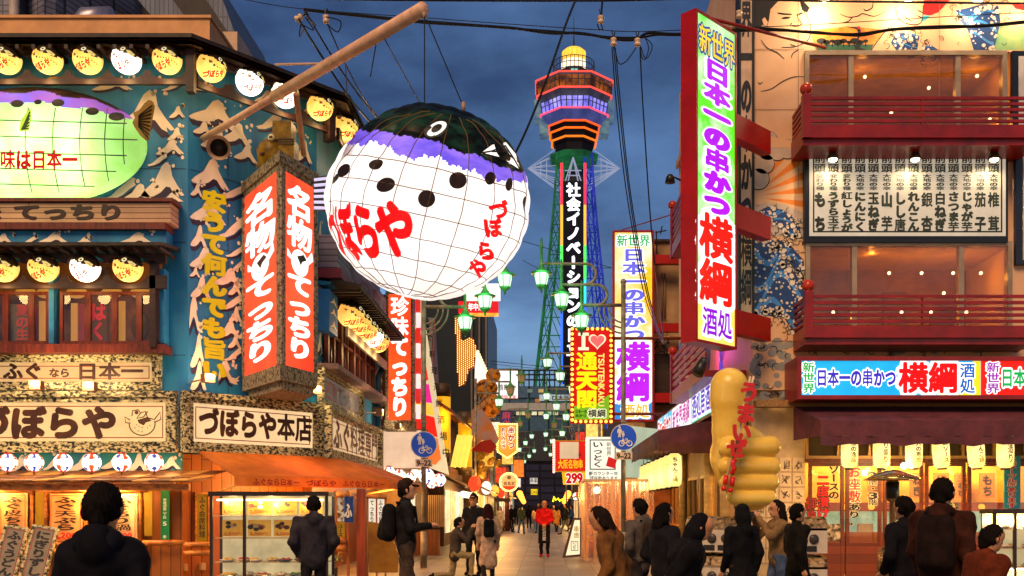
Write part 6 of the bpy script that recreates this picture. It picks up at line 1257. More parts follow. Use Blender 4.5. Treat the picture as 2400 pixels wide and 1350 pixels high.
mb.add([FL.pt(-12.5, .1, z1), FL.pt(FL.u(470, .5), .1, z1), FL.pt(FL.u(470, .5), .9, z0), FL.pt(-12.5, .9, z0)], [(3, 2, 1, 0)]); mb.build('shingles', [shm, mat('dark_shingle', '#7a4418', .6), mat('pale_shingle', '#d89848', .6)], t)
mb = MB(); mb.box(FL, -12.5, FL.u(440, .9), .75, .85, z0-.16, z0-.03); mb.build('log_beam', wood_log, t)
for a, b in ((-90, 54), (160, 240), (246, 322)):
    mb = MB(); p0, p1 = FL.pt(FL.u(a, .6), .6, FL.z(0, 1139, .6)), FL.pt(FL.u(b, .6), .6, FL.z(0, 1139, .6)); mb.tube([p0, p1], .028, 8); mb.build('fluorescent_tube', E('#fff6dc', 5), t)
    lamp('tube_light', t, ((p0[0]+p1[0])/2, p0[1]-.1, p0[2]-.05), 190, '#ffc070', .2)
def logs(mb, pts, r_): mb.tube(pts, r_, 10)
ST = thing('menu_stall', 'timber stall front of logs under the shingle canopy', 'stall', FL.pt(FL.u(200), .5, 0))
plank = mat('plank_wall', '')
mb = MB(); mb.box(FL, -12, FL.u(425, .2), -.1, .15, 0, z0-.02); mb.build('planks', mat('stall_planks', '#b86818', .5, col2='#481c06', vs=1, tex='brick', p=dict(w=5, h=.2, m=.008, axes='ZX')), ST)
for x in (75, 108, 200, 242, 328): mb = MB(); logs(mb, [FL.pt(FL.u(x, .35), .35, FL.z(0, 1275, .35)), FL.pt(FL.u(x+1, .35), .35, FL.z(0, 1148, .35))], .05); mb.build('post', wood_log, ST)
for a, b, y in ((-60, 66, 1148), (92, 345, 1148), (-60, 345, 1276), (-60, 345, 1292), (335, 430, 1272), (432, 490, 1276), (432, 490, 1296)): mb = MB(); logs(mb, [FL.pt(FL.u(a, .4), .4, FL.z(0, y, .4)), FL.pt(FL.u(b, .4), .4, FL.z(0, y, .4))], .055); mb.build('rail', wood_log, ST)
cloth = mat('menu_cloth', '#dda066', .6, col2='#c4803e', vs=2)
def banner(name, label, x0, x1, y0, y1, s_, price, w=.42, cl=cloth, tilt=0, sx=None):
    t = thing(name, label, 'menu sign', FL.pt(FL.u((x0+x1)/2, w), w, FL.z(0, y1, w)), 'menu signs on the stall front'); u0, u1, za, zb = FL.r(x0, x1, y0, y1, w)
    mb = MB(); n = 10; v = []
    for i in range(n+1):
        for j in range(n+1): v.append(FL.pt(u0+(u1-u0)*i/n, w+.012*math.sin(i*1.1+j*.8)*(1-abs(2*j/n-1))+tilt*(1-j/n), za+(zb-za)*j/n))
    mb.add(v, [(i*(n+1)+j, (i+1)*(n+1)+j, (i+1)*(n+1)+j+1, i*(n+1)+j+1) for i in range(n) for j in range(n)], 0, True); mb.build('cloth', cl, t)
    tp_ = PL(*FL.pt(0, w+.03, 0)[:2], 1, 0); a = .03
    mb = MB(); mb.frame(tp_, u0+a, u1-a, za+a, zb-a, .012, -.002, .004); mb.build('red_border', P('#b02818'), t); h = zb-za
    letters(t, tp_, s_, (u0+.16*(u1-u0), u1-.16*(u1-u0), za+h*(.22 if price else .06), zb-h*.06), ink, b=.05, vert=True, w=.01)
    if price: letters(t, tp_, price, (u0+.15*(u1-u0), u1-.15*(u1-u0), za+h*.06, za+h*.18), P('#c01818'), b=.04, w=.01, name='price')
    return t
banner('menu_banner', 'orange cloth menu banner for fugu skin priced 840 at the left photo edge', 0, 65, 1156, 1266, 'ふぐ皮ちり', '840')
banner('menu_banner', 'orange cloth menu banner for fugu tempura priced 1,200', 117, 194, 1157, 1268, 'ふぐ天ぷら', '1,200')
banner('menu_banner', 'pale menu banner half hidden behind the dark figure in the foreground', 250, 322, 1158, 1268, 'ふぐちり鍋', '2,300', cl=mat('pale_cloth', '#d8b088', .6, col2='#b88a5a', vs=2))
for x0, x1, y0, y1, lb in ((83, 103, 1152, 1254, 'yellow paper strip between two stall posts'), (338, 357, 1150, 1256, 'yellow paper strip left of the green address sign')):
    mb = MB(); mb.box(FL, *[FL.u(v, .4) for v in (x0, x1)], .38, .4, FL.z(0, y1, .4), FL.z(0, y0, .4)); o = mb.build('paper_strip', mat('yellow_paper', '#e0a820', .6, .15, var=.08), None); tag(o, lb, 'paper strip')
t = thing('address_sign', 'narrow green street address sign with white characters and the number 5', 'sign', FL.pt(FL.u(386, .3), .3, FL.z(0, 1265, .3))); u0, u1, za, zb = FL.r(376.5, 396, 1148, 1265, .3)
mb = MB(); mb.box(FL, u0, u1, .28, .3, za, zb); mb.build('plate', P('#0f7a42', .4, .05), t); W_ = P('#e8f4e8')
letters(t, FL, '恵美須東二丁目', (u0+.045, u1-.045, FL.z(0, 1216, .3), FL.z(0, 1168, .3)), W_, b=.02, vert=True, w=.306); letters(t, FL, '5', (u0+.05, u1-.05, FL.z(0, 1232, .3), FL.z(0, 1222, .3)), W_, b=.02, w=.306)
mb = MB(); c = FL.pt((u0+u1)/2, .306, FL.z(0, 1258, .3)); mb.tube([(c[0]+.03*math.cos(a), c[1], c[2]+.03*math.sin(a)) for a in [i*math.pi/6 for i in range(13)]], .004, 4); mb.poly([(c[0]+.016*math.cos(a), c[1], c[2]+.016*math.sin(a)) for a in [i*math.pi/4 for i in range(8)]]); mb.build('emblem', W_, t)
for x0, x1, s_, lb in ((-12, 34, 'ふぐうどん', 'tilted framed menu board for fugu udon at the bottom left corner'), (54, 104, 'にぎりずし', 'tilted framed menu board for nigiri sushi beside the dark figure')):
    t = thing('menu_board', lb, 'menu sign', (0, 0, 0), 'menu signs on the stall front'); p_ = front(0); wv = (x1-x0)/F*18.6
    mb = MB(); mb.frame(p_, -wv/2-.05, wv/2+.05, 0, 1.1, .05, -.03, .03); mb.build('frame', stonef, t); mb = MB(); mb.box(p_, -wv/2, wv/2, -.02, .01, .05, 1.05); mb.build('panel', mat('pale_menu_panel', '#e8c49a', .5, .12), t)
    letters(t, p_, s_, (-wv*.36, wv*.36, .12, 1.0), ink, b=.05, vert=True, w=.014); mb = MB(); mb.frame(p_, -wv/2+.02, wv/2-.02, .07, 1.03, .012, .01, .013); mb.build('red_border', P('#b02818'), t)
    t.location = W((x0+x1)/2-6, 1365, 18.6); t.rotation_euler = (R(-12), R(9), 0)
# corner: planks, wall menu, service boxes, awning
GW = PL(*CH.pt(0, -.1, 0)[:2], CH.dx, CH.dy)
mb = MB(); mb.box(GW, -.2, 3.1, -.1, 0, 0, 2.6); mb.box(PL(*SD.pt(0, -.1, 0)[:2], 0, 1), 0, 8.6, -.1, 0, 0, 2.6); mb.build('corner_planks', mat('corner_planks', '#b86018', .5, col2='#3a1604', vs=1, tex='brick', p=dict(w=5, h=.17, m=.008, axes='ZY')), LB)
t = thing('wall_menu', 'tall yellow framed menu on the plank wall left of the display case', 'menu sign', GW.pt(GW.u(472, .05), .05, .8)); u0, u1, za, zb = GW.r(461, 487, 1158, 1272, .05)
mb = MB(); mb.frame(GW, u0-.04, u1+.04, za-.04, zb+.04, .04, .0, .06); mb.build('frame', wood_log, t); mb = MB(); mb.box(GW, u0, u1, .01, .04, za, zb); mb.build('panel', mat('yellow_paper', ''), t); letters(t, GW, 'ふぐ会席料理', (u0+.05, u1-.05, za+.1, zb-.05), ink, b=.04, vert=True, w=.045)
for x, y in ((436, 1330), (478, 1328)): mb = MB(); mb.box(GW, GW.u(x-5, .1), GW.u(x+5, .1), 0, .09, GW.z(x, y+8, .1), GW.z(x, y-8, .1)); tag(mb.build('meter_box', P('#c8a070'), None), 'small beige box on the plank wall '+('nearer the green address sign' if x < 450 else 'next to the display case'), 'box', 'small boxes on the plank wall')
orange_c = mat('orange_canvas', '#e88c30', .6, col2='#b8641c', vs=1.5, trans=.4)
t = thing('awning', 'orange canvas awning wrapped round the restaurant corner over the display case', 'awning', (-5, 20, 2.1))
PA = [(-7.5, 20.0-.27)]+PATH[1:]
path2 = [PATH[1], PATH[2], (-5.18, 28.5)]
mb = MB(); loft(mb, [(.45, 2.64), (1.75, 2.13), (1.75, 2.10), (.45, 2.60)], 0, 2, 0, path2); mb.build('canvas', orange_c, t)
mb = MB(); loft(mb, [(1.76, 2.13), (1.77, 1.92), (1.75, 1.92), (1.74, 2.10)], 0, 2, 0, path2); vl = mb.build('valance', mat('orange_valance', '#f0a048', .6, col2='#e08830', trans=.45), t)
o_ = offs(1.78, path2); VP_ = PL(o_[0][0], o_[0][1], o_[1][0]-o_[0][0], o_[1][1]-o_[0][1]); VS = PL(o_[1][0], o_[1][1], 0, 1)
VL = math.hypot(o_[1][0]-o_[0][0], o_[1][1]-o_[0][1])
for s_, a, b in (('ふぐなら日本一', .1, .38), ('づぼらや', .42, .62), ('ふぐなら日本一', .66, .96)): letters(vl, VP_, s_, (VL*a, VL*b, 1.94, 2.08), P('#a82818'), b=.03, w=.004)
for k in range(3): letters(vl, VS, 'づぼらや', (.4+k*1.8, 1.6+k*1.8, 1.94, 2.08), P('#a82818'), b=.03, w=.004)
for a, b in ((VP_.pt(.2, -.05, 2.0), GW.pt(.5, .05, 1.75)), (VS.pt(.2, -.05, 2.0), SD.pt(.6, .0, 1.75)), (VS.pt(2.6, -.05, 2.0), SD.pt(3, .0, 1.75))): mb = MB(); mb.tube([a, b], .02, 6); mb.build('brace', P('#d0a060'), t)
lamp('awning_light', t, VP_.pt(VL*.5, -.7, 2.0), 230, '#ffb85a', .3); lamp('awning_light', t, VS.pt(2.5, -.7, 1.95), 200, '#ffb85a', .3)
# ---- display case with dishes
def display_case(label, cx_, D, wd, dp, h, zs_, cols, rows, seed, colm):
    t = thing('display_case', label, 'display case', (cx_, D, 0)); x0, x1 = cx_-wd/2, cx_+wd/2; rnd = random.Random(seed)
    mb = MB(); 
    for x in (x0, x1-.05):
        for y in (D, D+dp-.05): mb.bx(x, x+.05, y, y+.05, 0, h-.08)
    mb.bx(x0-.02, x1+.02, D-.02, D+dp+.02, h-.08, h); mb.bx(x0+.05, x1-.05, D, D+dp, 0, .12); mb.bx(x0+wd*.28, x0+wd*.28+.05, D, D+.05, .12, h-.08); mb.build('frame', P('#2a1c12', .35), t)
    mb = MB(); mb.bx(x0+.05, x1-.05, D+dp-.04, D+dp, .12, h-.08); mb.build('back_panel', mat('case_back', '#f0dca8', .5, .55), t)  # back panel glows to add to the case lights
    mb = MB(); mb.poly([(x0+.05, D+.02, .12), (x1-.05, D+.02, .12), (x1-.05, D+.02, h-.08), (x0+.05, D+.02, h-.08)]); mb.build('glass', glass('case_glass', '#fff8ee', .93), t)
    for z in zs_: mb = MB(); mb.bx(x0+.05, x1-.05, D+.06, D+dp-.05, z-.015, z); mb.build('shelf', P('#c8b088', .3), t)
    for z in [h-.12]+zs_[-1:]: mb = MB(); mb.tube([(x0+.1, D+.1, z-.03), (x1-.1, D+.1, z-.03)], .018, 6); mb.build('strip_light', E('#fff4d8', 6), t)
    for k in range(3): lamp('case_light', t, (x0+wd*(k+.5)/3, D+.16, h-.2), 50, '#ffe2a8', .1); lamp('case_light', t, (x0+wd*(k+.5)/3, D+.16, zs_[-1]-.08), 34, '#ffe2a8', .1)
    for r_, z in enumerate(rows):
        for c in range(cols):
            a = x0+.12+(wd-.24)*c/cols; b = a+(wd-.24)/cols-.05; hh = .30; y = D+dp*.55; p_ = front(y)
            mb = MB(); mb.box(p_, a, b, -.01, .0, z, z+hh); card = mb.build('menu_card', mat('amber_card', '#e8ac44', .5, .5, col2='#c88420', vs=3), t)  # cards carry a glow too, brightening the case
            mb = MB(); m_ = a+(b-a)*.36
            for q_ in range(9): ang = rnd.uniform(0, 6.3); rr = rnd.uniform(0, .09); r2 = rnd.uniform(.03, .065); ex, ez = m_+rr*1.3*math.cos(ang), z+.19+rr*.8*math.sin(ang); mb.poly([p_.pt(ex+r2*math.cos(v), .002+.0006*q_, ez+r2*.7*math.sin(v)) for v in [i*math.pi/5 for i in range(10)]], rnd.randrange(4))
            mb.build('dish_picture', [P('#5a1e10'), P('#e8d8b0'), P('#2a1a10'), P('#c8782a')], card); letters(card, p_, ['1,500円', '2,500円', '3,500円', '4,000円'][(c+r_) % 4], (a+.03, b-.06, z+.02, z+.075), P('#b02a10'), b=.02, w=.003, name='price')
    for z, n, r0_ in colm:
        for k in range(n):
            x = x0+.16+(wd-.32)*(k+.5)/n; y = D+.12+.18*(k % 2); r1_ = r0_*rnd.uniform(.85, 1.1); mb = MB(); mb.lathe((x, y, z), [(r1_*.5, 0), (r1_, .035), (r1_*.96, .045), (r1_*.5, .015)], 18, 0)
            mb.build('plate', P(rnd.choice(['#e8e0d0', '#d8d4c8', '#b8a888', '#4a5a6a']), .25), t); mb = MB()
            for q_ in range(5): mb.ball((x+rnd.uniform(-.5, .5)*r1_, y+rnd.uniform(-.5, .5)*r1_, z+.045), (r1_*.3, r1_*.3, .03), 8, 5)
            mb.build('food', mat(*rnd.choice([('white_slices', '#f0e8d8'), ('fried_food', '#c0742a'), ('greens', '#5a8a2a'), ('red_fish', '#c84a2a'), ('egg', '#e8c040')])), t)
    return t
zc = lambda y, D: EYE+(CY-y)/F*D
display_case('lit glass display case of plastic dishes and menu cards under the orange awning', W(637, 0, 17.8).x, 17.6, 2.12, .6, zc(1152, 17.6), [zc(1208, 17.8)-.0, zc(1260, 17.8), zc(1316, 17.8), zc(1350, 17.8)], 4, [zc(1208, 17.8)+.02, zc(1260, 17.8)+.02], 3, [(zc(1316, 17.8), 7, .14), (zc(1350, 17.8), 6, .15)])
display_case('small lit display case of dishes cut off by the right photo edge', W(2400, 0, 17.0).x+.1, 17.0, 1.25, .5, zc(1193, 17), [zc(1240, 17), zc(1285, 17), zc(1330, 17)], 3, [], 8, [(zc(1240, 17), 5, .1), (zc(1285, 17), 5, .1), (zc(1330, 17), 5, .1)])
# posts, framed pictures, noren right of the display case
def simple(name, label, cat, fn, m, group=None):
    mb = MB(); fn(mb); return tag(mb.build(name, m), label, cat, group)
D = 20.6; p_ = front(D); X = lambda px: (px-CX)/F*D; Z = lambda y: zc(y, D)
t = thing('picture_menu', 'upright log-framed picture menu between the display case and the blue cloth', 'menu sign', (X(800), D, 0))
mb = MB(); mb.box(p_, X(783), X(790), -.06, .02, 0, Z(1150)); mb.box(p_, X(813), X(818), -.06, .02, 0, Z(1150)); mb.build('post', mat('orange_post_wood', '#b05c1c', .5, col2='#6a2c0a', vs=2, st=(3, 3, .6)), t)
mb = MB(); mb.tube([p_.pt(X(790), .05, Z(1160)), p_.pt(X(822), .05, Z(1160))], .06, 10); mb.build('top_log', wood_log, t)
for y in (1268, 1284): mb = MB(); mb.tube([p_.pt(X(782), .1, Z(y)), p_.pt(X(814), .1, Z(y))], .065, 10); mb.build('log', wood_log, t)
mb = MB(); mb.box(p_, X(791), X(812), -.02, .0, Z(1222), Z(1165)); mb.build('picture', mat('dish_picture', '#e8d8b0', .5, .35, col2='#7a3a14', vs=9, lo=.42, hi=.55), t); mb = MB(); mb.box(p_, X(789), X(808), -.01, .01, Z(1260), Z(1224)); c_ = mb.build('yellow_card', mat('yellow_paper', ''), t); letters(c_, p_, 'コース', (X(792), X(804), Z(1258), Z(1228)), ink, b=.03, vert=True, w=.014)
t = thing('cloth_curtain', 'short blue cloth curtain with white brush marks hanging by a red post', 'curtain', (X(820), D-.2, Z(1225))); q_ = front(D-.2); mb = MB(); v = []
for i in range(9): u = X(811)+(X(833)-X(811))*i/8; v += [q_.pt(u, .02*math.sin(i*1.6), Z(1224)), q_.pt(u, .02*math.sin(i*1.6), Z(1164))]
mb.add(v, [(2*i, 2*i+2, 2*i+3, 2*i+1) for i in range(8)], 0, True); mb.build('cloth', mat('indigo_cloth', '#1c4a9a', .7, col2='#12306a'), t); mb = MB(); put_text(mb, 'ふ', q_.pt, X(812), X(830), Z(1215), Z(1178), b=.05, w=.03); mb.build('lettering', P('#d8d0c0'), t)
simple('timber_post', 'square red timber post right of the blue curtain', 'post', lambda m: m.box(p_, X(836), X(856), -.2, .02, 0, Z(1146)), mat('red_timber', '#9a3c18', .5, col2='#6a220c', vs=2, st=(4, 4, .5)))
t = thing('menu_stand', 'pair of white brush-lettered menu boards in a log frame behind the golden panel', 'menu sign', (X(885), D, Z(1225)))
for i, (a, b, s_) in enumerate(((864, 880, 'てっちり'), (884, 900, 'ふぐちり'))):
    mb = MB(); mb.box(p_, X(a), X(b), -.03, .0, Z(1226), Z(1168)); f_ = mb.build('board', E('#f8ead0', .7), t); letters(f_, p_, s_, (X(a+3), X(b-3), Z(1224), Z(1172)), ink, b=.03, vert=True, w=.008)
mb = MB(); mb.tube([p_.pt(X(860), .02, Z(1163)), p_.pt(X(906), .02, Z(1165))], .05, 10); mb.build('top_log', wood_log, t)
for a in (860, 881.5, 902): mb = MB(); mb.box(p_, X(a), X(a+3), -.04, .02, 0, Z(1166)); mb.build('post', mat('orange_post_wood', ''), t)
Dg = 19.0; g_ = front(Dg); Xg = lambda px: (px-CX)/F*Dg; Zg = lambda y: zc(y, Dg)
simple('golden_panel', 'curved golden brown sheet panel standing by the man with the backpack', 'panel', lambda m: m.prism(g_, [(Xg(865), Zg(1342)), (Xg(932), Zg(1342)), (Xg(934), Zg(1300)), (Xg(920), Zg(1262)), (Xg(906), Zg(1238)), (Xg(884), Zg(1225)), (Xg(863), Zg(1222))], -.03, 0), mat('gold_sheet', '#b8802a', .25, col2='#8a5414', vs=1.4, metal=.5))
t = thing('potted_plant', 'leafy plant with long pale blades at the foot of the log frame', 'plant', (X(790)+.2, 18.6, 0)); rnd = random.Random(8); mb = MB()
for i in range(46):
    a = rnd.uniform(0, 6.3); L_ = rnd.uniform(.3, .75); b = Vector((X(790)+.25, 18.6, .35)); d = Vector((math.cos(a), math.sin(a), rnd.uniform(.5, 1.6))).normalized(); s2 = Vector((-math.sin(a), math.cos(a), 0))*.02; m_ = b+d*L_*.6; e = b+d*L_+Vector((0, 0, -L_*.3)); mb.add([b-s2, b+s2, m_+s2*1.3, m_-s2*1.3, e], [(0, 1, 2, 3), (3, 2, 4)], i % 2)
mb.build('leaves', [P('#6a8a2a'), P('#b8a050')], t); mb = MB(); mb.lathe((X(790)+.25, 18.6, 0), [(.14, 0), (.19, .36), (.16, .36)], 16); mb.build('pot', P('#5a3a24'), t)
# ================================================================= left side of the street, front to back
def rect_px(D, x0, x1, y0, y1): return (x0-CX)/F*D, (x1-CX)/F*D, zc(y1, D), zc(y0, D)
# vertical red sign
D = 29.5; p_ = front(D); u0, u1, za, zb = rect_px(D, 904, 970, 683, 1004)
t = thing('vertical_sign', 'narrow red lit sign with six white characters beside the left lamp post', 'sign', (u0, D, za))
mb = MB(); mb.frame(p_, u0, u1, za, zb, .09, -.3, .06); mb.box(p_, u0-.04, u1+.04, -.32, .08, za-.08, za+.24); mb.build('stone_frame', stonep, t)
mb = MB(); mb.box(p_, u0+.09, u1-.09, -.26, .02, za+.25, zb-.09); f_ = mb.build('lit_face', mat('red_lit_panel', '#f83018', .5, 1.1, col2='#f85a20', vs=.8), t); letters(f_, p_, '珍味てっちり', (u0+.15, u1-.15, za+.35, zb-.15), E('#fff4ec', 1.4), b=.07, vert=True, w=.03)
mb = MB()
for k in range(8): mb.box(p_, u1+.06, u1+.18, -.2, .0, za+.3+k*.46, za+.72+k*.46, k % 2)
mb.box(p_, u0-.6, u0, -.25, -.1, zb-.6, zb-.45, 2); mb.box(p_, u0-.6, u0, -.25, -.1, za+.5, za+.65, 2); mb.build('striped_edge', [E('#f8e8e0', .9), E('#e03020', .8), P('#5a4a3a')], t)
# cream panel and lanterns under it
D = 31; u0, u1, za, zb = rect_px(D, 898, 1000, 1008, 1098); p_ = front(D)
t = thing('lightbox_sign', 'blank cream lightbox panel behind the left lamp post', 'sign', (u0, D, za)); mb = MB(); mb.box(p_, u0, u1, -.3, 0, za, zb); mb.build('panel', E('#f0c8a4', .8), t); mb = MB(); mb.frame(p_, u0-.03, u1+.03, za-.03, zb+.03, .04, -.2, .03); mb.build('frame', P('#a88468'), t)
# house block carrying the sunburst sign
HB_ = thing('shop_building', 'narrow shop building behind the sunburst sign', 'building', (-5, 32, 0)); mb = MB(); mb.bx(-9, -4.45, 31.4, 38, 0, 6.6); mb.build('wall', P('#6a4a34', .6), HB_)
D = 31.2; p_ = front(D); q = lambda x, y: ((x-CX)/F*D, zc(y, D))
t = thing('sunburst_sign', 'tall slanting sign with red, pink and yellow sun rays and a cream lettered edge', 'sign', (q(1000, 0)[0], D, 3))
mb = MB(); mb.prism(p_, [q(970, 690), q(984, 690), q(1050, 1112), q(970, 1084)], -.35, 0); mb.build('panel', E('#f0d8a8', .75), t); mb = MB()
for i, (c, pts) in enumerate(((0, [(971, 770), (986, 780), (1004, 890), (971, 905)]), (1, [(972, 700), (982, 704), (988, 776), (971, 762)]), (1, [(971, 905), (1005, 900), (1013, 945), (971, 940)]), (2, [(971, 940), (1013, 948), (1018, 975), (971, 966)]), (0, [(971, 966), (1018, 978), (1026, 1025), (971, 1010)]), (3, [(971, 1010), (1026, 1028), (1034, 1075), (1020, 1090), (971, 1070)]))): mb.prism(p_, [q(*v) for v in pts], .002, .02+.002*i, c)
mb.build('sun_rays', [E('#f02818', .9), E('#f02890', .9), E('#f8c040', 1), E('#f8702a', 1)], t)
mb = MB(); rnd = random.Random(2)
for k in range(9): y = 745+k*38; x = 989+(y-700)*.135; s_ = 10+k*.5; put_text(mb, 'ふぐ料理海鮮酒場中'[k], p_.pt, q(x, 0)[0], q(x+s_+4, 0)[0], q(0, y+s_*1.6)[1], q(0, y)[1], b=.03, w=.006)
mb.build('lettering', ink, t)
LT = ball_lantern('large white paper lantern with blue and red panels beside the left lamp post', 'cluster of white lanterns under the cream panel', .24)
LT.location = W(1000, 1116, 29.5)
for i, (x, y, s_) in enumerate(((912, 1108, .8), (936, 1114, .8), (962, 1120, .7), (1030, 1125, .85), (1012, 1132, .7), (975, 1108, .7))): dup(LT, W(x, y, 30+.3*i), i*.7, ['white lantern at the left end of the cluster under the cream panel', 'white lantern second in the cluster under the cream panel', 'small white lantern in the middle of the cluster', 'white lantern at the right end of the cluster under the sunburst sign', 'small white lantern low at the right of the cluster', 'small white lantern above the man with the backpack'][i], s_)
# low lit shop with slatted counter behind the lamp post
t = thing('noodle_shop', 'low lit shop with slatted wooden counter and white noren behind the left lamp post', 'shop', (-3.9, 31, 0))
mb = MB(); mb.bx(-9, -4.1, 31.2, 31.3, 0, 2.5); mb.build('wall', mat('warm_shop_wall', '#c89048', .6), t); mb = MB(); mb.bx(-5.0, -3.3, 30.9, 31.15, 0, .8); mb.build('counter', wood_o, t)
for k in range(9): mb = MB(); mb.bx(-3.65+k*.06, -3.62+k*.06, 30.9, 30.94, .9, 1.9); mb.build('slat', mat('pale_wood_trim', ''), t)
mb = MB(); mb.bx(-4.3, -4.05, 30.8, 30.83, .8, 2.1); mb.build('white_banner', E('#f8ead0', .7), t); lamp('shop_light', t, (-4.2, 30.4, 2.3), 50, '#ffd090', .2)
# wooden tavern: tiled roof, eave, lantern columns
t = thing('tavern', 'old timber tavern with dark tiled roof and tall glowing yellow cylinders', 'building', (-4.6, 38, 0))
mb = MB(); mb.bx(-10, -4.7, 38.1, 52, 0, 5.6); mb.build('wall', mat('tavern_timber', '#5a2a14', .6, col2='#2a120a', vs=2), t)
tile_m = mat('dark_roof_tile', '#3a4250', .35, col2='#1a1e28', vs=3); mb = MB()
for j in range(9):
    for i in range(8): x = -8.0+j*.42; y0 = 38.6+i*.0; z = 8.8-i*.34; mb.lathe((0, 0, 0), [(0, 0), (0, 0)], 3) if False else mb.tube([(x, 38.0+.0-i*.16, z), (x, 37.84-i*.16, z-.36)], .17, 8)
mb.add([(-8.4, 38.2, 8.9), (-4.3, 38.2, 8.9), (-4.3, 36.8, 6.0), (-8.4, 36.8, 6.0)], [(0, 1, 2, 3)]); mb.add([(-8.4, 38.2, 8.9), (-4.3, 38.2, 8.9), (-4.3, 40, 6.0), (-8.4, 40, 6.0)], [(3, 2, 1, 0)]); mb.build('tiled_roof', tile_m, t)
mb = MB(); mb.prism(PL(-4.3, 36.9, 0, 1), [(0, 6.0), (3, 6.0), (1.4, 8.9)], -.1, .05); mb.build('gable', mat('gable_wood', '#9a4a1c', .5, col2='#6a2c10', vs=2), t)
mb = MB(); mb.slab([(-4.9, 36.6), (-3.4, 36.6), (-3.0, 54), (-4.9, 54)], [6.0, 5.0, 5.0, 6.0], [6.12, 5.14, 5.14, 6.12]); mb.build('eave', mat('eave_wood', '#6a3416', .5, col2='#2a1208', vs=2), t); mb = MB()
for k in range(40): y = 36.7+k*.43; mb.add([(-4.8, y, 5.9), (-3.45+.4*k/40, y, 4.98), (-3.45+.4*k/40, y+.08, 4.98), (-4.8, y+.08, 5.9)], [(0, 1, 2, 3)])
mb.build('rafters', wood_r, t)
for D, x, y0, y1, r_ in ((37.5, 1036, 900, 1062, 20), (44.0, 1090, 966, 1095, 16)):
    c = W(x, 0, D); zz0, zz1 = zc(y1, D), zc(y0, D); rr = r_/F*D; mb = MB(); mb.lathe((c.x, D, 0), [(rr, zz0), (rr, zz1-.5)], 20); cy = mb.build('yellow_cylinder', mat('amber_cylinder', '#f0b020', .5, .95, col2='#d88a10', vs=2, st=(1, 1, .15)), t)
    mb = MB(); mb.lathe((c.x, D, 0), [(rr*1.02, zz1-.5), (rr*1.02, zz1)], 20); mb.lathe((c.x, D, 0), [(rr*1.02, zz0-.35), (rr*1.02, zz0)], 20); mb.build('band', P('#4a3a28'), cy); lamp('cylinder_light', cy, (c.x+.2, D-.8, (zz0+zz1)/2), 260, '#ffb848', .3)
for k in range(3): mb = MB(); mb.tube([W(1062+k*12, 1095, 41), W(1078+k*12, 1020, 41)], .12, 8); mb.build('lit_tube', E('#ffcf50', 1.2), t)
# carved ornament
t = thing('carved_ornament', 'colourful carved gold and red ornament over the stall roofs', 'ornament', W(1150, 1060, 43)); k_ = 43/F
G = lambda x, y, d=0: tuple(W(x, y, 43+d)); caps = []
rnd = random.Random(12)
for i in range(16): x, y = 1136+rnd.uniform(-12, 34), 1050+i*4.2; caps.append((G(x, y, rnd.uniform(-.3, .3)), G(x+rnd.uniform(-12, 12), y+rnd.uniform(4, 12)), rnd.uniform(4, 9)*k_, rnd.uniform(3, 7)*k_))
np_mesh('gold_carving', caps, .05, .06, mat('gold_leaf', '#d89a20', .35, col2='#8a4a10', vs=4, emit=.25), t)
mb = MB(); mb.prism(front(43), [((x-CX)/F*43, zc(y, 43)) for x, y in [(1104, 962), (1122, 950), (1150, 985), (1170, 1030), (1160, 1045), (1130, 1030), (1106, 1050)]], -.3, 0); mb.build('fan', mat('painted_fan', '#b89a90', .5, .2, col2='#e0803a', vs=1.3, lo=.4, hi=.6), t)
mb = MB(); mb.prism(front(42.8), [((x-CX)/F*42.8, zc(y, 42.8)) for x, y in [(1104, 1056), (1125, 1035), (1150, 1030), (1165, 1046), (1150, 1062), (1125, 1058)]], -.3, 0); mb.build('red_tail', mat('red_scales', '#b01c14', .4, .2, col2='#5a0c08', vs=12, tex='voronoi', lo=.05, hi=.4), t)
mb = MB(); mb.ball(W(1156, 880, 47), (.36, .36, .34), 14, 10); mb.ball(W(1140, 910, 47), (.55, .5, .45), 14, 10); mb.build('pumpkin_body', mat('tiger_orange', '#e08020', .5, .3, col2='#5a2408', vs=4, lo=.4, hi=.55), t)
mb = MB(); mb.ball(W(1150, 950, 46), (.5, .5, .6), 14, 10); mb.build('round_body', mat('tiger_orange', ''), t)
# stalls further along on the left
def stall(label, x, y0, y1, h, colr, lit, cat='stall', side=1, awn='#7a3a1a'):
    t = thing('street_stall', label, cat, (x, y0, 0)); a, b = (x-4, x) if side > 0 else (x, x+4)
    mb = MB(); mb.bx(a, b, y0, y1, 0, h); mb.build('wall', P(colr, .6), t); xs = x+.02*side
    n = max(2, int((y1-y0)/2)); pl = PL(xs, y0 if side > 0 else y1, 0, side)
    for k in range(n):
        u = (y1-y0)*k/n+.15; mb = MB(); mb.box(pl, u, u+(y1-y0)/n-.3, .0, .03, .5, min(h-.4, 2.2)); mb.build('lit_front', E(lit[k % len(lit)], 1.0, .25), t)
    mb = MB(); mb.add([pl.pt(0, .02, 2.75), pl.pt(y1-y0, .02, 2.75), pl.pt(y1-y0, .8, 2.35), pl.pt(0, .8, 2.35), pl.pt(0, .8, 2.28), pl.pt(y1-y0, .8, 2.28), pl.pt(0, .02, 2.65), pl.pt(y1-y0, .02, 2.65)], [(0, 1, 2, 3), (3, 2, 5, 4), (4, 5, 7, 6), (0, 3, 4, 6)]); mb.build('awning', P(awn, .6), t)
    lamp('stall_light', t, pl.pt((y1-y0)/2, 1.2, 2.1), 300, '#ffbe68', .3); return t
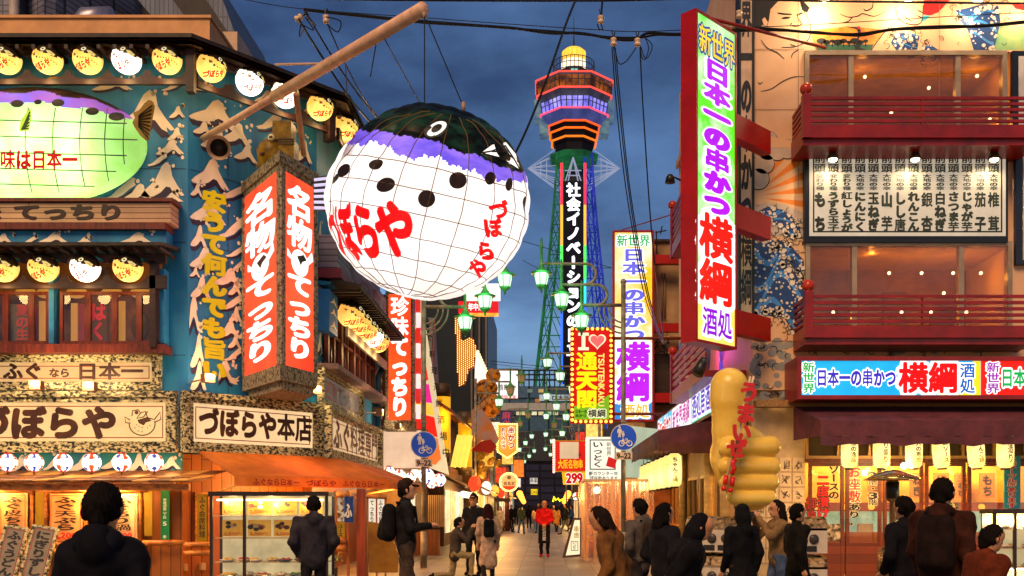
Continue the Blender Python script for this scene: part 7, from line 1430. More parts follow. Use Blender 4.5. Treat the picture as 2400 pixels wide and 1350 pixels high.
stall('lit timber stall with white lanterns on the left behind the sitting crowd', -3.9, 38.2, 47, 3.2, '#5a3418', ['#f8e0a8', '#e8c880', '#fff0d0'], awn='#4a2a18')
stall('yellow-lit stall further down the left side of the street', -3.5, 47.5, 60, 3.4, '#6a4a2a', ['#f0c860', '#f8e8c0', '#e0a850'], awn='#8a5a30')
stall('white and yellow shop row deep on the left of the street', -3.3, 72, 100, 5.2, '#8a7a6a', ['#f8ecd0', '#f0c050', '#f8e8c8', '#d86040'], awn='#5a4a48')
stall('orange-lit stall row on the right of the far street', 3.4, 46, 66, 4.2, '#6a3a24', ['#f0a050', '#f8d890', '#e87838'], side=-1, awn='#a0502a')
stall('bright shop row deep on the right of the far street', 3.2, 68, 104, 6.0, '#5a4440', ['#f8b060', '#f8e0b0', '#e05a38', '#f8c870'], side=-1, awn='#3a6a4a')
mb = MB(); lt = [(x, y) for x, y in [(-3.3, 40+k*.7) for k in range(10)]]
for x, y in lt: mb.ball((x, y, 2.05), .14, 10, 8)
o = mb.build('lantern_string', E('#fff0d0', 1.6)); tag(o, 'row of small white lanterns along the left stall eave', 'lantern string', None, 'stuff')
# dark tall block with bulb sign and fascia
t = thing('office_building', 'dark tall building with pale ribs behind the bulb signs on the left', 'building', (-6, 60, 0)); D = 60
mb = MB(); mb.bx(-12, (1143-CX)/F*D, D, D+12, 0, zc(690, D)); mb.build('wall', P('#141c1a', .4), t)
for x in (1104, 1122, 1138): mb = MB(); mb.bx((x-CX)/F*D, (x+4-CX)/F*D, D-.3, D-.02, 0, zc(735, D)); mb.build('rib', P('#6a6460'), t)
D = 52; p_ = front(D); q = lambda x, y: ((x-CX)/F*D, zc(y, D))
t = thing('bulb_sign', 'tall red sign covered with rows of small orange bulbs', 'sign', (q(1090, 0)[0], D, 8)); outl = [(1066, 740), (1078, 740), (1082, 800), (1108, 790), (1116, 812), (1112, 860), (1098, 868), (1090, 900), (1074, 905)]
mb = MB(); mb.prism(p_, [q(*v) for v in outl], -.3, 0); mb.build('panel', E('#9a2a08', .45), t)
mb = MB(); rnd = random.Random(4)
def inpoly(x, y, P_):
    c = False; j = len(P_)-1
    for i in range(len(P_)):
        if (P_[i][1] > y) != (P_[j][1] > y) and x < (P_[j][0]-P_[i][0])*(y-P_[i][1])/(P_[j][1]-P_[i][1])+P_[i][0]: c = not c
        j = i
    return c
for i in range(11):
    for j in range(34):
        x, y = 1068+i*4.6, 742+j*4.9+(i % 2)*2.4
        if inpoly(x, y, outl): u, z = q(x, y); mb.ball((u, D-.04, z), .036, 6, 4)
o = mb.build('bulbs', E('#ffc858', 2.2), t); o['kind'] = 'stuff'
mb = MB(); mb.prism(front(53), [((x-CX)/F*53, zc(y, 53)) for x, y in [(1114, 822), (1120, 822), (1146, 878), (1146, 905), (1112, 905)]], -.3, 0); o = mb.build('lit_gable', E('#fff0e0', 1.1)); tag(o, 'white glowing triangular gable sign edged by lights behind the bulb sign', 'sign')
mb = MB(); 
for k in range(9): u, z = (1120+k*2.9-CX)/F*52.8, zc(826+k*6.5, 52.8); mb.ball((u, 52.6, z), .09, 8, 6)
tag(mb.build('bulb_row', E('#ffe0a0', 2)), 'slanting row of pale bulbs along the white gable', 'lights', None, 'stuff')
D = 50; p_ = front(D); u0, u1, za, zb = rect_px(D, 1074, 1168, 706, 733); t = thing('fascia_sign', 'red sign with white lettering for open all year above the bulb sign', 'sign', (u0, D, za)); mb = MB(); mb.box(p_, u0, u1, -.3, 0, za, zb); f_ = mb.build('panel', E('#e01c24', .9), t); letters(f_, p_, '年中無休', (u0+.5, u1-.5, za+.1, zb-.08), E('#fff', 1.2) if False else E('#ffffff', 1.2), b=.05, w=.01); mb = MB(); mb.box(p_, u0+.1, u1, -.2, .05, za-.16, za-.02); mb.build('light_strip', E('#ffb040', 1.2, .3), t); mb = MB(); mb.box(p_, u0+.4, u1+.1, -.2, 0, zb+.05, zb+.9); mb.build('white_panel', E('#f8f8f4', 1.1), t)
def panel_sign(name, label, D, x0, x1, y0, y1, face, txts, frame='#3a2a20', parent_group=None):
    u0, u1, za, zb = rect_px(D, x0, x1, y0, y1); p_ = front(D); t = thing(name, label, 'sign', (u0, D, za)); mb = MB(); mb.frame(p_, u0, u1, za, zb, .04*D/40, -.2, .02); mb.build('frame', P(frame), t)
    mb = MB(); mb.box(p_, u0+.04, u1-.04, -.15, 0, za+.04, zb-.04); f_ = mb.build('panel', face, t)
    for s_, a, b, c, d, col, vert, bb in txts: letters(f_, p_, s_, (u0+(u1-u0)*a, u0+(u1-u0)*b, za+(zb-za)*c, za+(zb-za)*d), E(col, .8) if not isinstance(col, bpy.types.Material) else col, b=bb, vert=vert, w=.02)
    return t
panel_sign('shop_sign', 'white shop sign with a red strip in front of the glass building', 55, 1154, 1216, 864, 936, E('#f8f4f0', 1.05), [('鶴亀家', .2, .85, .28, .5, '#1a1614', False, .02), ('24時間営業', .1, .9, .02, .14, '#e01818', False, .03)])
panel_sign('shop_sign', 'dark blue mahjong sign under the small white lamp', 50, 1172, 1202, 962, 1006, E('#1c3468', .7), [('麻雀', .15, .85, .05, .95, '#c04038', True, .03)])
panel_sign('shop_sign', 'small white hanging sign with brushed characters far down the street', 70, 1240, 1262, 1118, 1136, E('#f0ece4', .8), [('串楽', .1, .9, .2, .9, '#141414', False, .03)])
panel_sign('shop_sign', 'small yellow hanging sign far down the street', 68, 1242, 1262, 1144, 1162, E('#f0d020', .9), [('じゃん', .1, .9, .2, .8, '#141414', False, .03)])
# bulb-edged signs
def bulbs_on(t, pts, D, r_, n, col='#ffd070', s_=2.6):
    ls = [math.hypot(b[0]-a[0], b[1]-a[1]) for a, b in zip(pts, pts[1:]+pts[:1])]; tot = sum(ls); me = None
    for k in range(n):
        d = tot*k/n; i = 0
        while d > ls[i]: d -= ls[i]; i += 1
        a, b = pts[i], pts[(i+1) % len(pts)]; f_ = d/ls[i]; c = ((a[0]+(b[0]-a[0])*f_-CX)/F*D, D-.03, zc(a[1]+(b[1]-a[1])*f_, D))
        if me is None: mb = MB(); mb.ball((0, 0, 0), r_, 8, 6); o = mb.build('bulb', E(col, s_)); me = o.data
        else: o = bpy.data.objects.new('bulb', me); C.objects.link(o)
        o.parent = t; b0 = WL.get(t.name, (0, 0, 0)); o.location = [c[i]-b0[i] for i in range(3)]
D = 45; p_ = front(D); q = lambda x, y: ((x-CX)/F*D, zc(y, D))
t = thing('bulb_sign', 'orange pointed sign for skewers and okonomiyaki edged with bulbs', 'sign', (q(1188, 0)[0], D, q(0, 1070)[1])); hexa = [(1166, 994), (1212, 994), (1212, 1058), (1189, 1074), (1166, 1058)]
mb = MB(); mb.prism(p_, [q(*v) for v in hexa], -.2, 0); f_ = mb.build('panel', E('#f08a30', .8), t); letters(f_, p_, '串かつ', (q(1190, 0)[0], q(1206, 0)[0], q(0, 1052)[1], q(0, 1000)[1]), E('#a01010', .5), b=.06, vert=True, halo=.07, hm=E('#fff0e0', 1), w=.01); letters(f_, p_, 'お好み焼き', (q(1174, 0)[0], q(1186, 0)[0], q(0, 1052)[1], q(0, 1002)[1]), E('#3a1010', .5), b=.04, vert=True, halo=.06, hm=E('#fff0e0', 1), w=.01)
bulbs_on(t, hexa, D, .045, 46); lamp('bulb_glow', t, (q(1180, 0)[0], D-1.2, q(0, 1040)[1]), 160, '#ffb050', .4)
D = 42; p_ = front(D); q = lambda x, y: ((x-CX)/F*D, zc(y, D)); t = thing('bulb_sign', 'round cream sign with a crane mark edged with bulbs', 'sign', (q(1193, 0)[0], D, q(0, 1152)[1]))
circ = [(1193+21*math.cos(i*math.pi/16), 1130+21*math.sin(i*math.pi/16)) for i in range(32)]; mb = MB(); mb.prism(p_, [q(*v) for v in circ], -.2, 0); f_ = mb.build('panel', E('#f0b070', .75), t); letters(f_, p_, '鶴亀家', (q(1180, 0)[0], q(1207, 0)[0], q(0, 1138)[1], q(0, 1128)[1]), ink, b=.04, w=.01)
mb = MB(); mb.poly([p_.pt(*(lambda v: (v[0], .01, v[1]))(q(1193+5*math.cos(a), 1119+5*math.sin(a)))) for a in [i*math.pi/8 for i in range(16)]]); mb.build('mark', ink, f_); lamp('bulb_glow', t, (q(1180, 0)[0], D-1.2, q(0, 1120)[1]), 160, '#ffb868', .4); mb = MB(); mb.poly([p_.pt(*(lambda v: (v[0], .008, v[1]))(q(1193+20*math.cos(a), 1130+20*math.sin(a)))) for a in [math.pi*.15+i*math.pi*.7/10 for i in range(11)]]); mb.build('red_segment', E('#d83018', .8), f_); bulbs_on(t, circ, D, .045, 34)
# ================================================================= right side of the street
D = 30; p_ = front(D); u0, u1, za, zb = rect_px(D, 1337, 1436, 768, 992); t = thing('bulb_sign', 'red I love sign in yellow kanji and white letters bordered with round orange bulbs', 'sign', (u0, D, za))
mb = MB(); mb.box(p_, u0, u1, -.3, -.02, za, zb); mb.build('case', E('#c01c10', .4), t); q = lambda x, y: ((x-CX)/F*D, zc(y, D)); a_, b_ = q(1345, 984); c_, d_ = q(1428, 775)
mb = MB(); mb.box(p_, a_, c_, -.02, .01, b_, d_); f_ = mb.build('red_panel', mat('red_poster', '#e01a14', .5, .8, col2='#c01010', vs=2), t)
mb = MB(); mb.poly([p_.pt(a_+.01, .014, b_+.01), p_.pt(c_-.01, .014, b_+.01), p_.pt(*(lambda v: (c_-.01, .014, v[1]))(q(0, 925))), p_.pt(*(lambda v: (v[0], .014, v[1]))(q(1400, 946))), p_.pt(*(lambda v: (a_+.01, .014, v[1]))(q(0, 952)))]); mb.build('green_corner', E('#7ab820', .8), f_)
mb = MB()
for x0, x1, y0, y1 in ((1355, 1380, 780, 787), (1355, 1380, 814, 821), (1363, 1372, 787, 814)): mb.box(p_, *[q(v, 0)[0] for v in (x0, x1)], .012, .018, q(0, y1)[1], q(0, y0)[1])
mb.build('letter_i', E('#e8f0c8', .9), f_)
def heart(sc_, cx_, cy_): return [q(cx_+sc_*16*math.sin(a)**3, cy_-sc_*(13*math.cos(a)-5*math.cos(2*a)-2*math.cos(3*a)-math.cos(4*a))) for a in [i*2*math.pi/40 for i in range(40)]]
mb = MB(); mb.prism(p_, heart(1.28, 1400, 799), .01, .016, 0); mb.prism(p_, heart(1.02, 1400, 799), .016, .02, 1); mb.build('heart', [E('#f0e8c0', .9), E('#f06a6a', .9)], f_)
letters(f_, p_, '通天閣', (q(1350, 0)[0], q(1400, 0)[0], q(0, 958)[1], q(0, 824)[1]), E('#f8e010', 1), b=.10, vert=True, w=.02)
mb = MB(); mp = lambda u, w_, z: p_.pt(q(1402, 0)[0]+z, w_, q(0, 828)[1]-u); put_text(mb, 'TSUTENKAKU', mp, 0, q(0, 828)[1]-q(0, 953)[1], 0, q(1417, 0)[0]-q(1402, 0)[0], b=.03, w=.022); mb.build('lettering', E('#f8d870', 1), f_)
letters(f_, p_, '日本一の', (q(1348, 0)[0], q(1376, 0)[0], q(0, 969)[1], q(0, 960)[1]), E('#1a1a10', .2), b=.04, w=.02); letters(f_, p_, '串かつ', (q(1348, 0)[0], q(1374, 0)[0], q(0, 979)[1], q(0, 970)[1]), E('#1a1a10', .2), b=.04, w=.02); letters(f_, p_, '横綱', (q(1378, 0)[0], q(1420, 0)[0], q(0, 979)[1], q(0, 959)[1]), E('#1a1a10', .2), b=.07, halo=.08, hm=E('#f0f0c0', 1), w=.02)
bulbs_on(t, [(1341, 771), (1432, 771), (1432, 988), (1341, 988)], D, .05, 52, '#ffb040', 2.6); mb = MB(); mb.tube([p_.pt(u1, -.15, zb-.3), p_.pt(4.3, -.15, zb-.3)], .05, 6); mb.tube([p_.pt(u1, -.15, za+.3), p_.pt(4.3, -.15, za+.3)], .05, 6); mb.build('bracket', P('#6a2a1a'), t)
D = 32.6; p_ = front(D); u0, u1, za, zb = rect_px(D, 1436, 1533, 540, 988); t = thing('vertical_sign', 'tall yellow and white lightbox with violet kanji beyond the lamp post', 'sign', (u0, D, za))
mb = MB(); mb.frame(p_, u0, u1, za, zb, .07, -.4, .03); mb.box(p_, u0+.07, u1-.07, -.4, -.1, za+.07, zb-.07); mb.build('case', mat('red_sign_case', ''), t); q = lambda x, y: ((x-CX)/F*D, zc(y, D))
zsp = q(0, 940)[1]; mb = MB(); mb.box(p_, u0+.07, u1-.07, -.1, 0, zsp, zb-.07); f_ = mb.build('yellow_face', mat('lit_yellow_white_face', '#ffc020', .5, 1.0, col2='#fff6e0', vs=.55, lo=.40, hi=.60), t); mb = MB(); mb.box(p_, u0+.07, u1-.07, -.1, 0, za+.07, zsp-.004); f2_ = mb.build('blue_face', E('#3a90d8', .9), t)
ra = lambda x0, x1, y0, y1: (q(x0, 0)[0], q(x1, 0)[0], q(0, y1)[1], q(0, y0)[1])
letters(f_, p_, '新世界', ra(1445, 1524, 550, 578), E('#18b058', .9), b=.04, halo=.09, hm=wh, w=.01); letters(f_, p_, '日本一の串かつ', ra(1458, 1512, 582, 800), E('#6a68e0', .95), b=.06, vert=True, halo=.08, hm=wh, w=.01); letters(f_, p_, '横綱', ra(1444, 1524, 800, 942), E('#b820e8', 1), b=.105, vert=True, halo=.07, hm=wh, w=.012); letters(f2_, p_, '酒処', ra(1456, 1522, 946, 980), E('#f8b830', 1), b=.05, halo=.1, hm=wh, w=.01)
mb = MB(); 
for y0, y1 in ((595, 616), (756, 776), (920, 942)): mb = MB(); mb.box(p_, u1+.002, 4.6, -.35, -.1, q(0, y1)[1], q(0, y0)[1]); mb.build('red_beam', mat('red_sign_case', ''), t)
mb = MB(); mb.tube([p_.pt(u0+.1, -.2, zb), RS.pt(5.5, .02, 9.4)], .02, 5); mb.build('tie_rod', red, t)
t = thing('shop_building', 'beige building with pipes and a brown louvre between the two vertical signs', 'building', (4.2, 33.4, 0)); D = 33.4; mb = MB(); mb.bx((1512-CX)/F*D, 12, D, D+9, 0, zc(567, D)); mb.build('wall', mat('beige_plaster', '#b8946a', .7, col2='#8a6a4a', vs=1.2), t); mb = MB(); mb.bx((1534-CX)/F*D, (1592-CX)/F*D, D-.25, D-.02, zc(950, D), zc(832, D)); mb.build('louvre', mat('brown_louvre', '#4a3024', .5, col2='#1a100c', vs=1, tex='brick', p=dict(w=9, h=.07, m=.01, axes='XZ')), t)
for x in (1552, 1558): mb = MB(); mb.tube([W(x, 640, 33.3), W(x, 745, 33.3)], .03, 6); mb.build('pipe', P('#8a7058'), t)
mb = MB(); mb.bx((1532-CX)/F*D, 12, D-.1, D+.1, zc(568, D), zc(562, D)); mb.build('roof_edge', P('#3a2a22'), t)
mb = MB(); 
for pts in ([(1536, 545), (1562, 540)], [(1548, 548), (1552, 530)], [(1538, 542), (1540, 600)]): mb.tube([W(a, b, 33) for a, b in pts], .025, 5)
tag(mb.build('roof_aerial', P('#2a2a2a')), 'small metal aerial on the beige roof edge', 'aerial')
t = thing('cable_junction', 'dark knot of cables and insulators on the beige wall', 'cable junction', W(1556, 800, 32.9)); rnd = random.Random(5); mb = MB()
for _ in range(16): a = Vector((1556+rnd.uniform(-6, 6), 800+rnd.uniform(-8, 8), 0)); mb.tube([W(a.x, a.y, 32.9), W(a.x+rnd.uniform(-18, 22), a.y+rnd.uniform(-24, 20), 32.7), W(a.x+rnd.uniform(-24, 14), a.y+rnd.uniform(4, 32), 32.9)], .016, 5)
mb.build('cables', cab, t); mb = MB(); mb.ball(W(1556, 798, 32.8), (.12, .1, .16), 8, 6); mb.ball(W(1566, 792, 32.8), (.07, .06, .1), 8, 6); mb.build('insulator', P('#b0906a'), t)
# white corner sign, tent and boards on the right
D = 28.6; p_ = front(D); u0, u1, za, zb = rect_px(D, 1374, 1458, 1024, 1126); t = thing('lightbox_sign', 'white square lightbox with black brushed characters above the plastic tent', 'sign', (u0, D, za))
mb = MB(); mb.box(p_, u0, u1, -.5, 0, za, zb); f_ = mb.build('panel', E('#f4f0dc', .95), t); mb = MB(); mb.box(PL(u1, D, .8, 1), .0, 1.9, -.05, .02, za+.1, zb+.35); mb.build('side_panel', E('#c8d8b8', .6), t); q = lambda x, y: ((x-CX)/F*D, zc(y, D)); ra = lambda x0, x1, y0, y1: (q(x0, 0)[0], q(x1, 0)[0], q(0, y1)[1], q(0, y0)[1])
mb = MB(); mb.frame(p_, *ra(1382, 1443, 1030, 1101), .03, .002, .006); mb.build('black_square', ink, f_); letters(f_, p_, 'いっとく', ra(1388, 1414, 1034, 1096), ink, b=.03, vert=True, w=.008); letters(f_, p_, '新世界', ra(1421, 1433, 1036, 1068), ink, b=.01, vert=True, w=.008); letters(f_, p_, '1Fカウンター席', ra(1381, 1448, 1105, 1114), ink, b=.02, w=.008); letters(f_, p_, '2F座敷あります', ra(1381, 1448, 1116, 1125), ink, b=.02, w=.008)
mb = MB(); mb.poly([p_.pt(*(lambda v: (v[0], .008, v[1]))(q(a, b))) for a, b in [(1426, 1070), (1446, 1078), (1440, 1098), (1420, 1092)]]); mb.build('red_seal', E('#d02020', .8), f_)
t = thing('plastic_tent', 'clear plastic curtain tent glowing orange in front of the bar on the right', 'tent', (2.0, 27, 0))
def film():
    m = bpy.data.materials.new('clear_plastic_film'); m.use_nodes = True; nt = m.node_tree; N = nt.nodes; L = nt.links; N.remove(N['Principled BSDF']); tr_ = N.new('ShaderNodeBsdfTransparent'); gl_ = N.new('ShaderNodeBsdfGlossy'); gl_.inputs['Roughness'].default_value = .2; tl = N.new('ShaderNodeBsdfTranslucent'); tl.inputs[0].default_value = lin('#fff0dc'); x = N.new('ShaderNodeMixShader'); x.inputs[0].default_value = .2; y = N.new('ShaderNodeMixShader'); wv = N.new('ShaderNodeTexWave'); wv.inputs['Scale'].default_value = 1.3; wv.inputs['Distortion'].default_value = 1.5; wv.wave_profile = 'TRI'; tc = N.new('ShaderNodeTexCoord'); L.new(tc.outputs['Object'], wv.inputs[0]); rp_ = N.new('ShaderNodeMapRange'); rp_.inputs[3].default_value = .15; rp_.inputs[4].default_value = .38; L.new(wv.outputs['Fac'], rp_.inputs[0]); L.new(tr_.outputs[0], x.inputs[1]); L.new(gl_.outputs[0], x.inputs[2]); L.new(rp_.outputs[0], y.inputs[0]); L.new(x.outputs[0], y.inputs[1]); L.new(tl.outputs[0], y.inputs[2]); L.new(y.outputs[0], N['Material Output'].inputs[0]); return m
fm = film(); x0, x1, D = (1372-CX)/F*27, (1532-CX)/F*27, 27
mb = MB(); v = []; n = 60
path_ = [(x0-.05, 31), (x0, D), (x1, D)]
for i in range(n+1):
    a = i/n; x, y = (x0-.05*(1-a*3), 31-4*a*3) if a < 1/3 else (x0+(x1-x0)*(a-1/3)*1.5, D); o2 = .03*math.sin(i*1.3); v += [(x+(o2 if a < 1/3 else 0), y+(o2 if a >= 1/3 else 0), .02), (x+(o2*.3 if a < 1/3 else 0), y, zc(1128, D))]
mb.add(v, [(2*i, 2*i+2, 2*i+3, 2*i+1) for i in range(n)], 0, True); mb.build('plastic_sheet', fm, t)
mb = MB(); mb.bx(x0-.05, x1, D+.03, D+3.9, zc(1128, D)-.02, zc(1128, D)+.06); mb.build('roof', P('#c8a078'), t); mb = MB(); mb.bx(x0, 4.2, 30.6, 30.8, 0, 2.3); mb.build('back_wall', mat('orange_plank', '#d08a54', .6, col2='#a05a30', vs=2), t)
for k, x in enumerate((1.35, 1.8, 2.4)): mb = MB(); mb.bx(x, x+.35, 28.5, 28.8, .7, .75); mb.tube([(x+.17, 28.6, 0), (x+.17, 28.6, .7)], .03, 6); mb.build('table', wood_o, t)
for k in range(3): mb = MB(); mb.tube([(1.5+.5*k, 29.5, 0), (1.5+.5*k, 29.5, .5)], .16, 10); mb.build('stool', P('#8a2a1a'), t)
lamp('tent_light', t, (1.6, 28.4, 2.1), 60, '#ffa850', .2); lamp('tent_light', t, (2.5, 28.6, 2.0), 50, '#ff8a40', .2); mb = MB(); mb.ball((1.5, 27.9, 2.0), .1, 10, 8); mb.build('bulb', E('#fff0c8', 5), t)
D = 36; p_ = front(D); t = panel_sign('billboard', 'red billboard with yellow edge and osaka lettering over the right side of the street', D, 1300, 1378, 1032, 1106, E('#e02018', .8), [('大阪名物串', .1, .85, .1, .4, '#f8c020', False, .06), ('予約受付中', .15, .8, .44, .62, '#1a1410', False, .02)], frame='#d8a818'); mb = MB(); u0, u1, za, zb = rect_px(D, 1312, 1356, 1036, 1075); mb.box(p_, u0, u1, .0, .03, za, zb); mb.build('pale_notice', E('#e8c8a0', .7), t); mb = MB(); u0, u1, za, zb = rect_px(D, 1298, 1302, 1032, 1106)
for k in range(14): mb.ball((u0, D-.05, za+(zb-za)*k/13), .05, 8, 6)
o = mb.build('bulbs', E('#ffb0a0', 2), t); o['kind'] = 'stuff'; mb = MB(); u0, u1, za, zb = rect_px(D, 1320, 1372, 1106, 1136); mb.prism(p_, [(u0, za), (u1, za), (u1, zb), (u0-.05, zb)], -.06, .0); b_ = mb.build('price_banner', E('#f0b818', .85), t); letters(b_, p_, '299', (u0+.1, u1-.1, za+.06, zb-.04), E('#d01818', .8), b=.06, halo=.05, hm=wh, w=.01)
t = thing('a_board', 'white trapezoid menu board standing on the paving by the tent', 'sandwich board', W(1340, 1308, 26.6)); D = 26.6; p_ = front(D); q = lambda x, y: ((x-CX)/F*D, zc(y, D))
mb = MB(); mb.prism(p_, [q(1318, 1308), q(1362, 1304), q(1362, 1214), q(1344, 1214)], -.25, -.02); mb.build('board', P('#4a2a1a'), t); mb = MB(); mb.prism(p_, [q(1326, 1302), q(1359, 1299), q(1359, 1219), q(1347, 1219)], -.02, .0); f_ = mb.build('panel', E('#f8e8c0', .9), t); mb = MB(); mb.frame(p_, *[q(v, 0)[0] for v in (1338, 1355)], q(0, 1291)[1], q(0, 1268)[1], .015, .002, .006); mb.build('black_square', ink, f_); letters(f_, p_, 'いっとく', (q(1341, 0)[0], q(1352, 0)[0], q(0, 1289)[1], q(0, 1270)[1]), ink, b=.03, vert=True, w=.008); letters(f_, p_, '串焼', (q(1345, 0)[0], q(1357, 0)[0], q(0, 1262)[1], q(0, 1232)[1]), E('#c8a040', .6), b=.05, vert=True, w=.006)
# far buildings closing the street
gl_m = mat('glass_facade', '#6a8494', .25, .25, col2='#28323a', vs=1, tex='brick', p=dict(w=3.0, h=2.6, m=.14, axes='XZ', offset=0)); D = 150
t = thing('station_building', 'grey glazed building with lit windows closing the far end of the street', 'building', ((1240-CX)/F*D, D, 0)); mb = MB(); mb.bx((1120-CX)/F*D, (1420-CX)/F*D, D, D+14, zc(1075, D), zc(905, D)); mb.build('glazed_wall', gl_m, t)
for x, y, h in ((1224, 965, '#e8d890'), (1246, 965, '#f0f0c0'), (1262, 965, '#e8d8a0'), (1280, 965, '#a8d8a0'), (1292, 925, '#b0d0d0'), (1254, 935, '#b07030'), (1210, 965, '#e0d0a0'), (1262, 912, '#c8a860'), (1236, 912, '#6a7a70'), (1296, 965, '#d8c8a0')): mb = MB(); mb.bx((x-CX)/F*D, (x+12-CX)/F*D, D-.2, D-.05, zc(y+8, D), zc(y, D)); mb.build('lit_window', E(h, .7), t)
mb = MB(); mb.bx((1120-CX)/F*D, (1420-CX)/F*D, D-.4, D-.1, zc(962, D), zc(945, D)); mb.build('white_band', P('#a8a8a4'), t); panel = MB(); panel.bx((1264-CX)/F*D, (1340-CX)/F*D, D-.5, D-.42, zc(940, D), zc(926, D)); pn_ = panel.build('banner', E('#c8d8d8', .5), t); letters(pn_, front(D), 'び大阪', ((1292-CX)/F*D, (1336-CX)/F*D, zc(939, D), zc(927, D)), P('#1a2440'), b=.04, w=.56)
t = thing('railing', 'dark rooftop railing on top of the far glazed building', 'railing', ((1240-CX)/F*D, D, zc(905, D))); mb = MB()
for y in (868, 878, 890): mb.tube([W(1120, y, D), W(1420, y, D)], .12, 4)
for k in range(26): mb.tube([W(1120+k*12, 906, D), W(1120+k*12, 866, D)], .1, 4)
mb.build('bars', P('#283038'), t); 
t = thing('apartment_building', 'dark apartment block with small balconies at the vanishing point', 'building', ((1300-CX)/F*200, 200, 0)); D = 200; mb = MB(); mb.bx((1205-CX)/F*D, (1350-CX)/F*D, D, D+9, 0, zc(1074, D)); mb.build('wall', mat('dim_block', '#4a4660', .7, .16, col2='#22202c', vs=1, tex='brick', p=dict(w=3, h=1.5, m=.2, axes='XZ', offset=0)), t)  # faint glow put into the wall to lift it out of the dark
t = thing('overpass', 'dark elevated railway deck crossing low behind the street', 'bridge', (0, 140, 0)); mb = MB(); mb.bx(-30, 30, 140, 149, zc(1080, 140), zc(1010, 140)); mb.build('deck', P('#2a2c34'), t)
for x in (-9, 14): mb = MB(); mb.bx(x, x+1.2, 141, 142.5, 0, zc(1080, 140)); mb.build('pier', P('#3a3a40'), t)
for i, (D, x, z) in enumerate([(105+k*9, sx*(2.6+.1*k), 3.0-.12*k) for k in range(6) for sx in (-1, 1)]): mb = MB(); mb.ball((x, D, z), .36, 8, 6); o = mb.build('far_lamp', E('#ff9a38', 3)); tag(o, 'tiny orange glow among the far street lights', 'light', 'orange lights at the far end of the street')
mb = MB(); mb.tube([W(a, b, 120) for a, b in [(1296, 1176), (1299, 1164), (1303, 1172), (1308, 1168), (1312, 1174), (1318, 1170), (1324, 1174)]], .12, 5); tag(mb.build('neon_script', E('#f0e020', 2)), 'tiny yellow neon script above the far end of the street', 'neon sign')
mb = MB(); mb.bx(-60, -4.6, 104, 139, 0, 9); tag(mb.build('shop_row', P('#2c2a30')), 'dim row of shop buildings far on the left', 'building'); mb = MB(); mb.bx(4.2, 60, 106, 139, 0, 10); tag(mb.build('shop_row', P('#302a2c')), 'dim row of shop buildings far on the right', 'building')
mb = MB(); mb.bx(4.4, 14, 42.5, 68, 0, 8); tag(mb.build('shop_block', P('#4a3228')), 'brown shop block behind the plastic tent', 'building')
# ================================================================= things in front of the right restaurant
def gacha(x, y, label, n=2, rz=0):
    t = thing('capsule_machine', label, 'vending machine', (0, 0, 0), 'white capsule vending machines')
    for k in range(n):
        z = k*.68; mb = MB(); mb.bx(-.24, .24, -.2, .22, z+.02, z+.42); mb.bx(-.24, .24, -.2, -.1, z+.42, z+.46); mb.build('body', P('#c8b8a0', .35), t)
        mb = MB(); mb.prism(PL(-.24, 0, 0, -1), [(-.22, z+.42), (.2, z+.42), (.2, z+.52), (.12, z+.62), (-.05, z+.66), (-.22, z+.66)], -.48, 0); mb.build('dome', mat('smoky_dome', '#b89a70', .15, col2='#3a2a18', vs=7, lo=.4, hi=.6), t)
        mb = MB(); mb.lathe((0, 0, 0), [(.085, 0), (.085, .03), (.05, .05)], 14); mb.v = [(v[0], -.2-v[2], z+.27+v[1]) for v in mb.v]; mb.build('crank', P('#3a3430', .3), t); mb = MB(); mb.bx(-.15, .05, -.215, -.201, z+.05, z+.15); mb.build('chute', P('#1a1614'), t)
        mb = MB()
        for i in range(7): a = i*.9; mb.ball((.1*math.cos(a), -.12+.02*math.sin(a*3), z+.5+.05*math.sin(a*2)), .04, 8, 6, i % 3)
        mb.build('capsules', [P('#d8c040'), P('#c83030'), P('#e0e0d0')], t)
    t.location = (x, y, 0); t.rotation_euler.z = rz; return t
for i, px in enumerate((1652, 1680, 1708)): D = 17.6+.1*i; gacha((px-CX)/F*D, D+.2*(2-i), ['left white capsule machine of the row under the thumbs-up hand', 'middle white capsule machine under the thumbs-up hand', 'right white capsule machine under the thumbs-up hand'][i], 2, R(-25))
gacha((1900-CX)/F*17.4, 17.4, 'single white capsule machine beside the shop lettering on the glass', 2)
x, D = (2092-CX)/F*17.2, 17.2; t = thing('patio_heater', 'steel patio heater with a wide round reflector in front of the sliding doors', 'heater', (x, D, 0)); stl = mat('brushed_steel', '#b0906a', .25, col2='#7a5c3a', vs=2, st=(8, 8, .3), metal=.85)
mb = MB(); mb.lathe((x, D, 0), [(.27, 0), (.27, .72), (.24, .78), (.10, .86), (.055, .95), (.055, 1.6), (.10, 1.62), (.10, 1.98), (.03, 2.0)], 20); mb.build('body', stl, t); mb = MB(); mb.lathe((x, D, 0), [(.50, 1.98), (.42, 2.05), (.14, 2.15), (.03, 2.17)], 24); mb.build('reflector', mat('warm_steel', '#c8a060', .2, metal=.9), t); mb = MB(); mb.lathe((x, D, 0), [(.115, 1.66), (.115, 1.95)], 16); mb.build('burner_cage', P('#1a1410', .4), t)
simple('tissue_dispenser', 'white notice box on the counter behind the sliding door glass', 'box', lambda m: m.box(front(20.9), (2012-CX)/F*20.9, (2046-CX)/F*20.9, -.1, .0, .98, 1.16), P('#d8c8a8'))

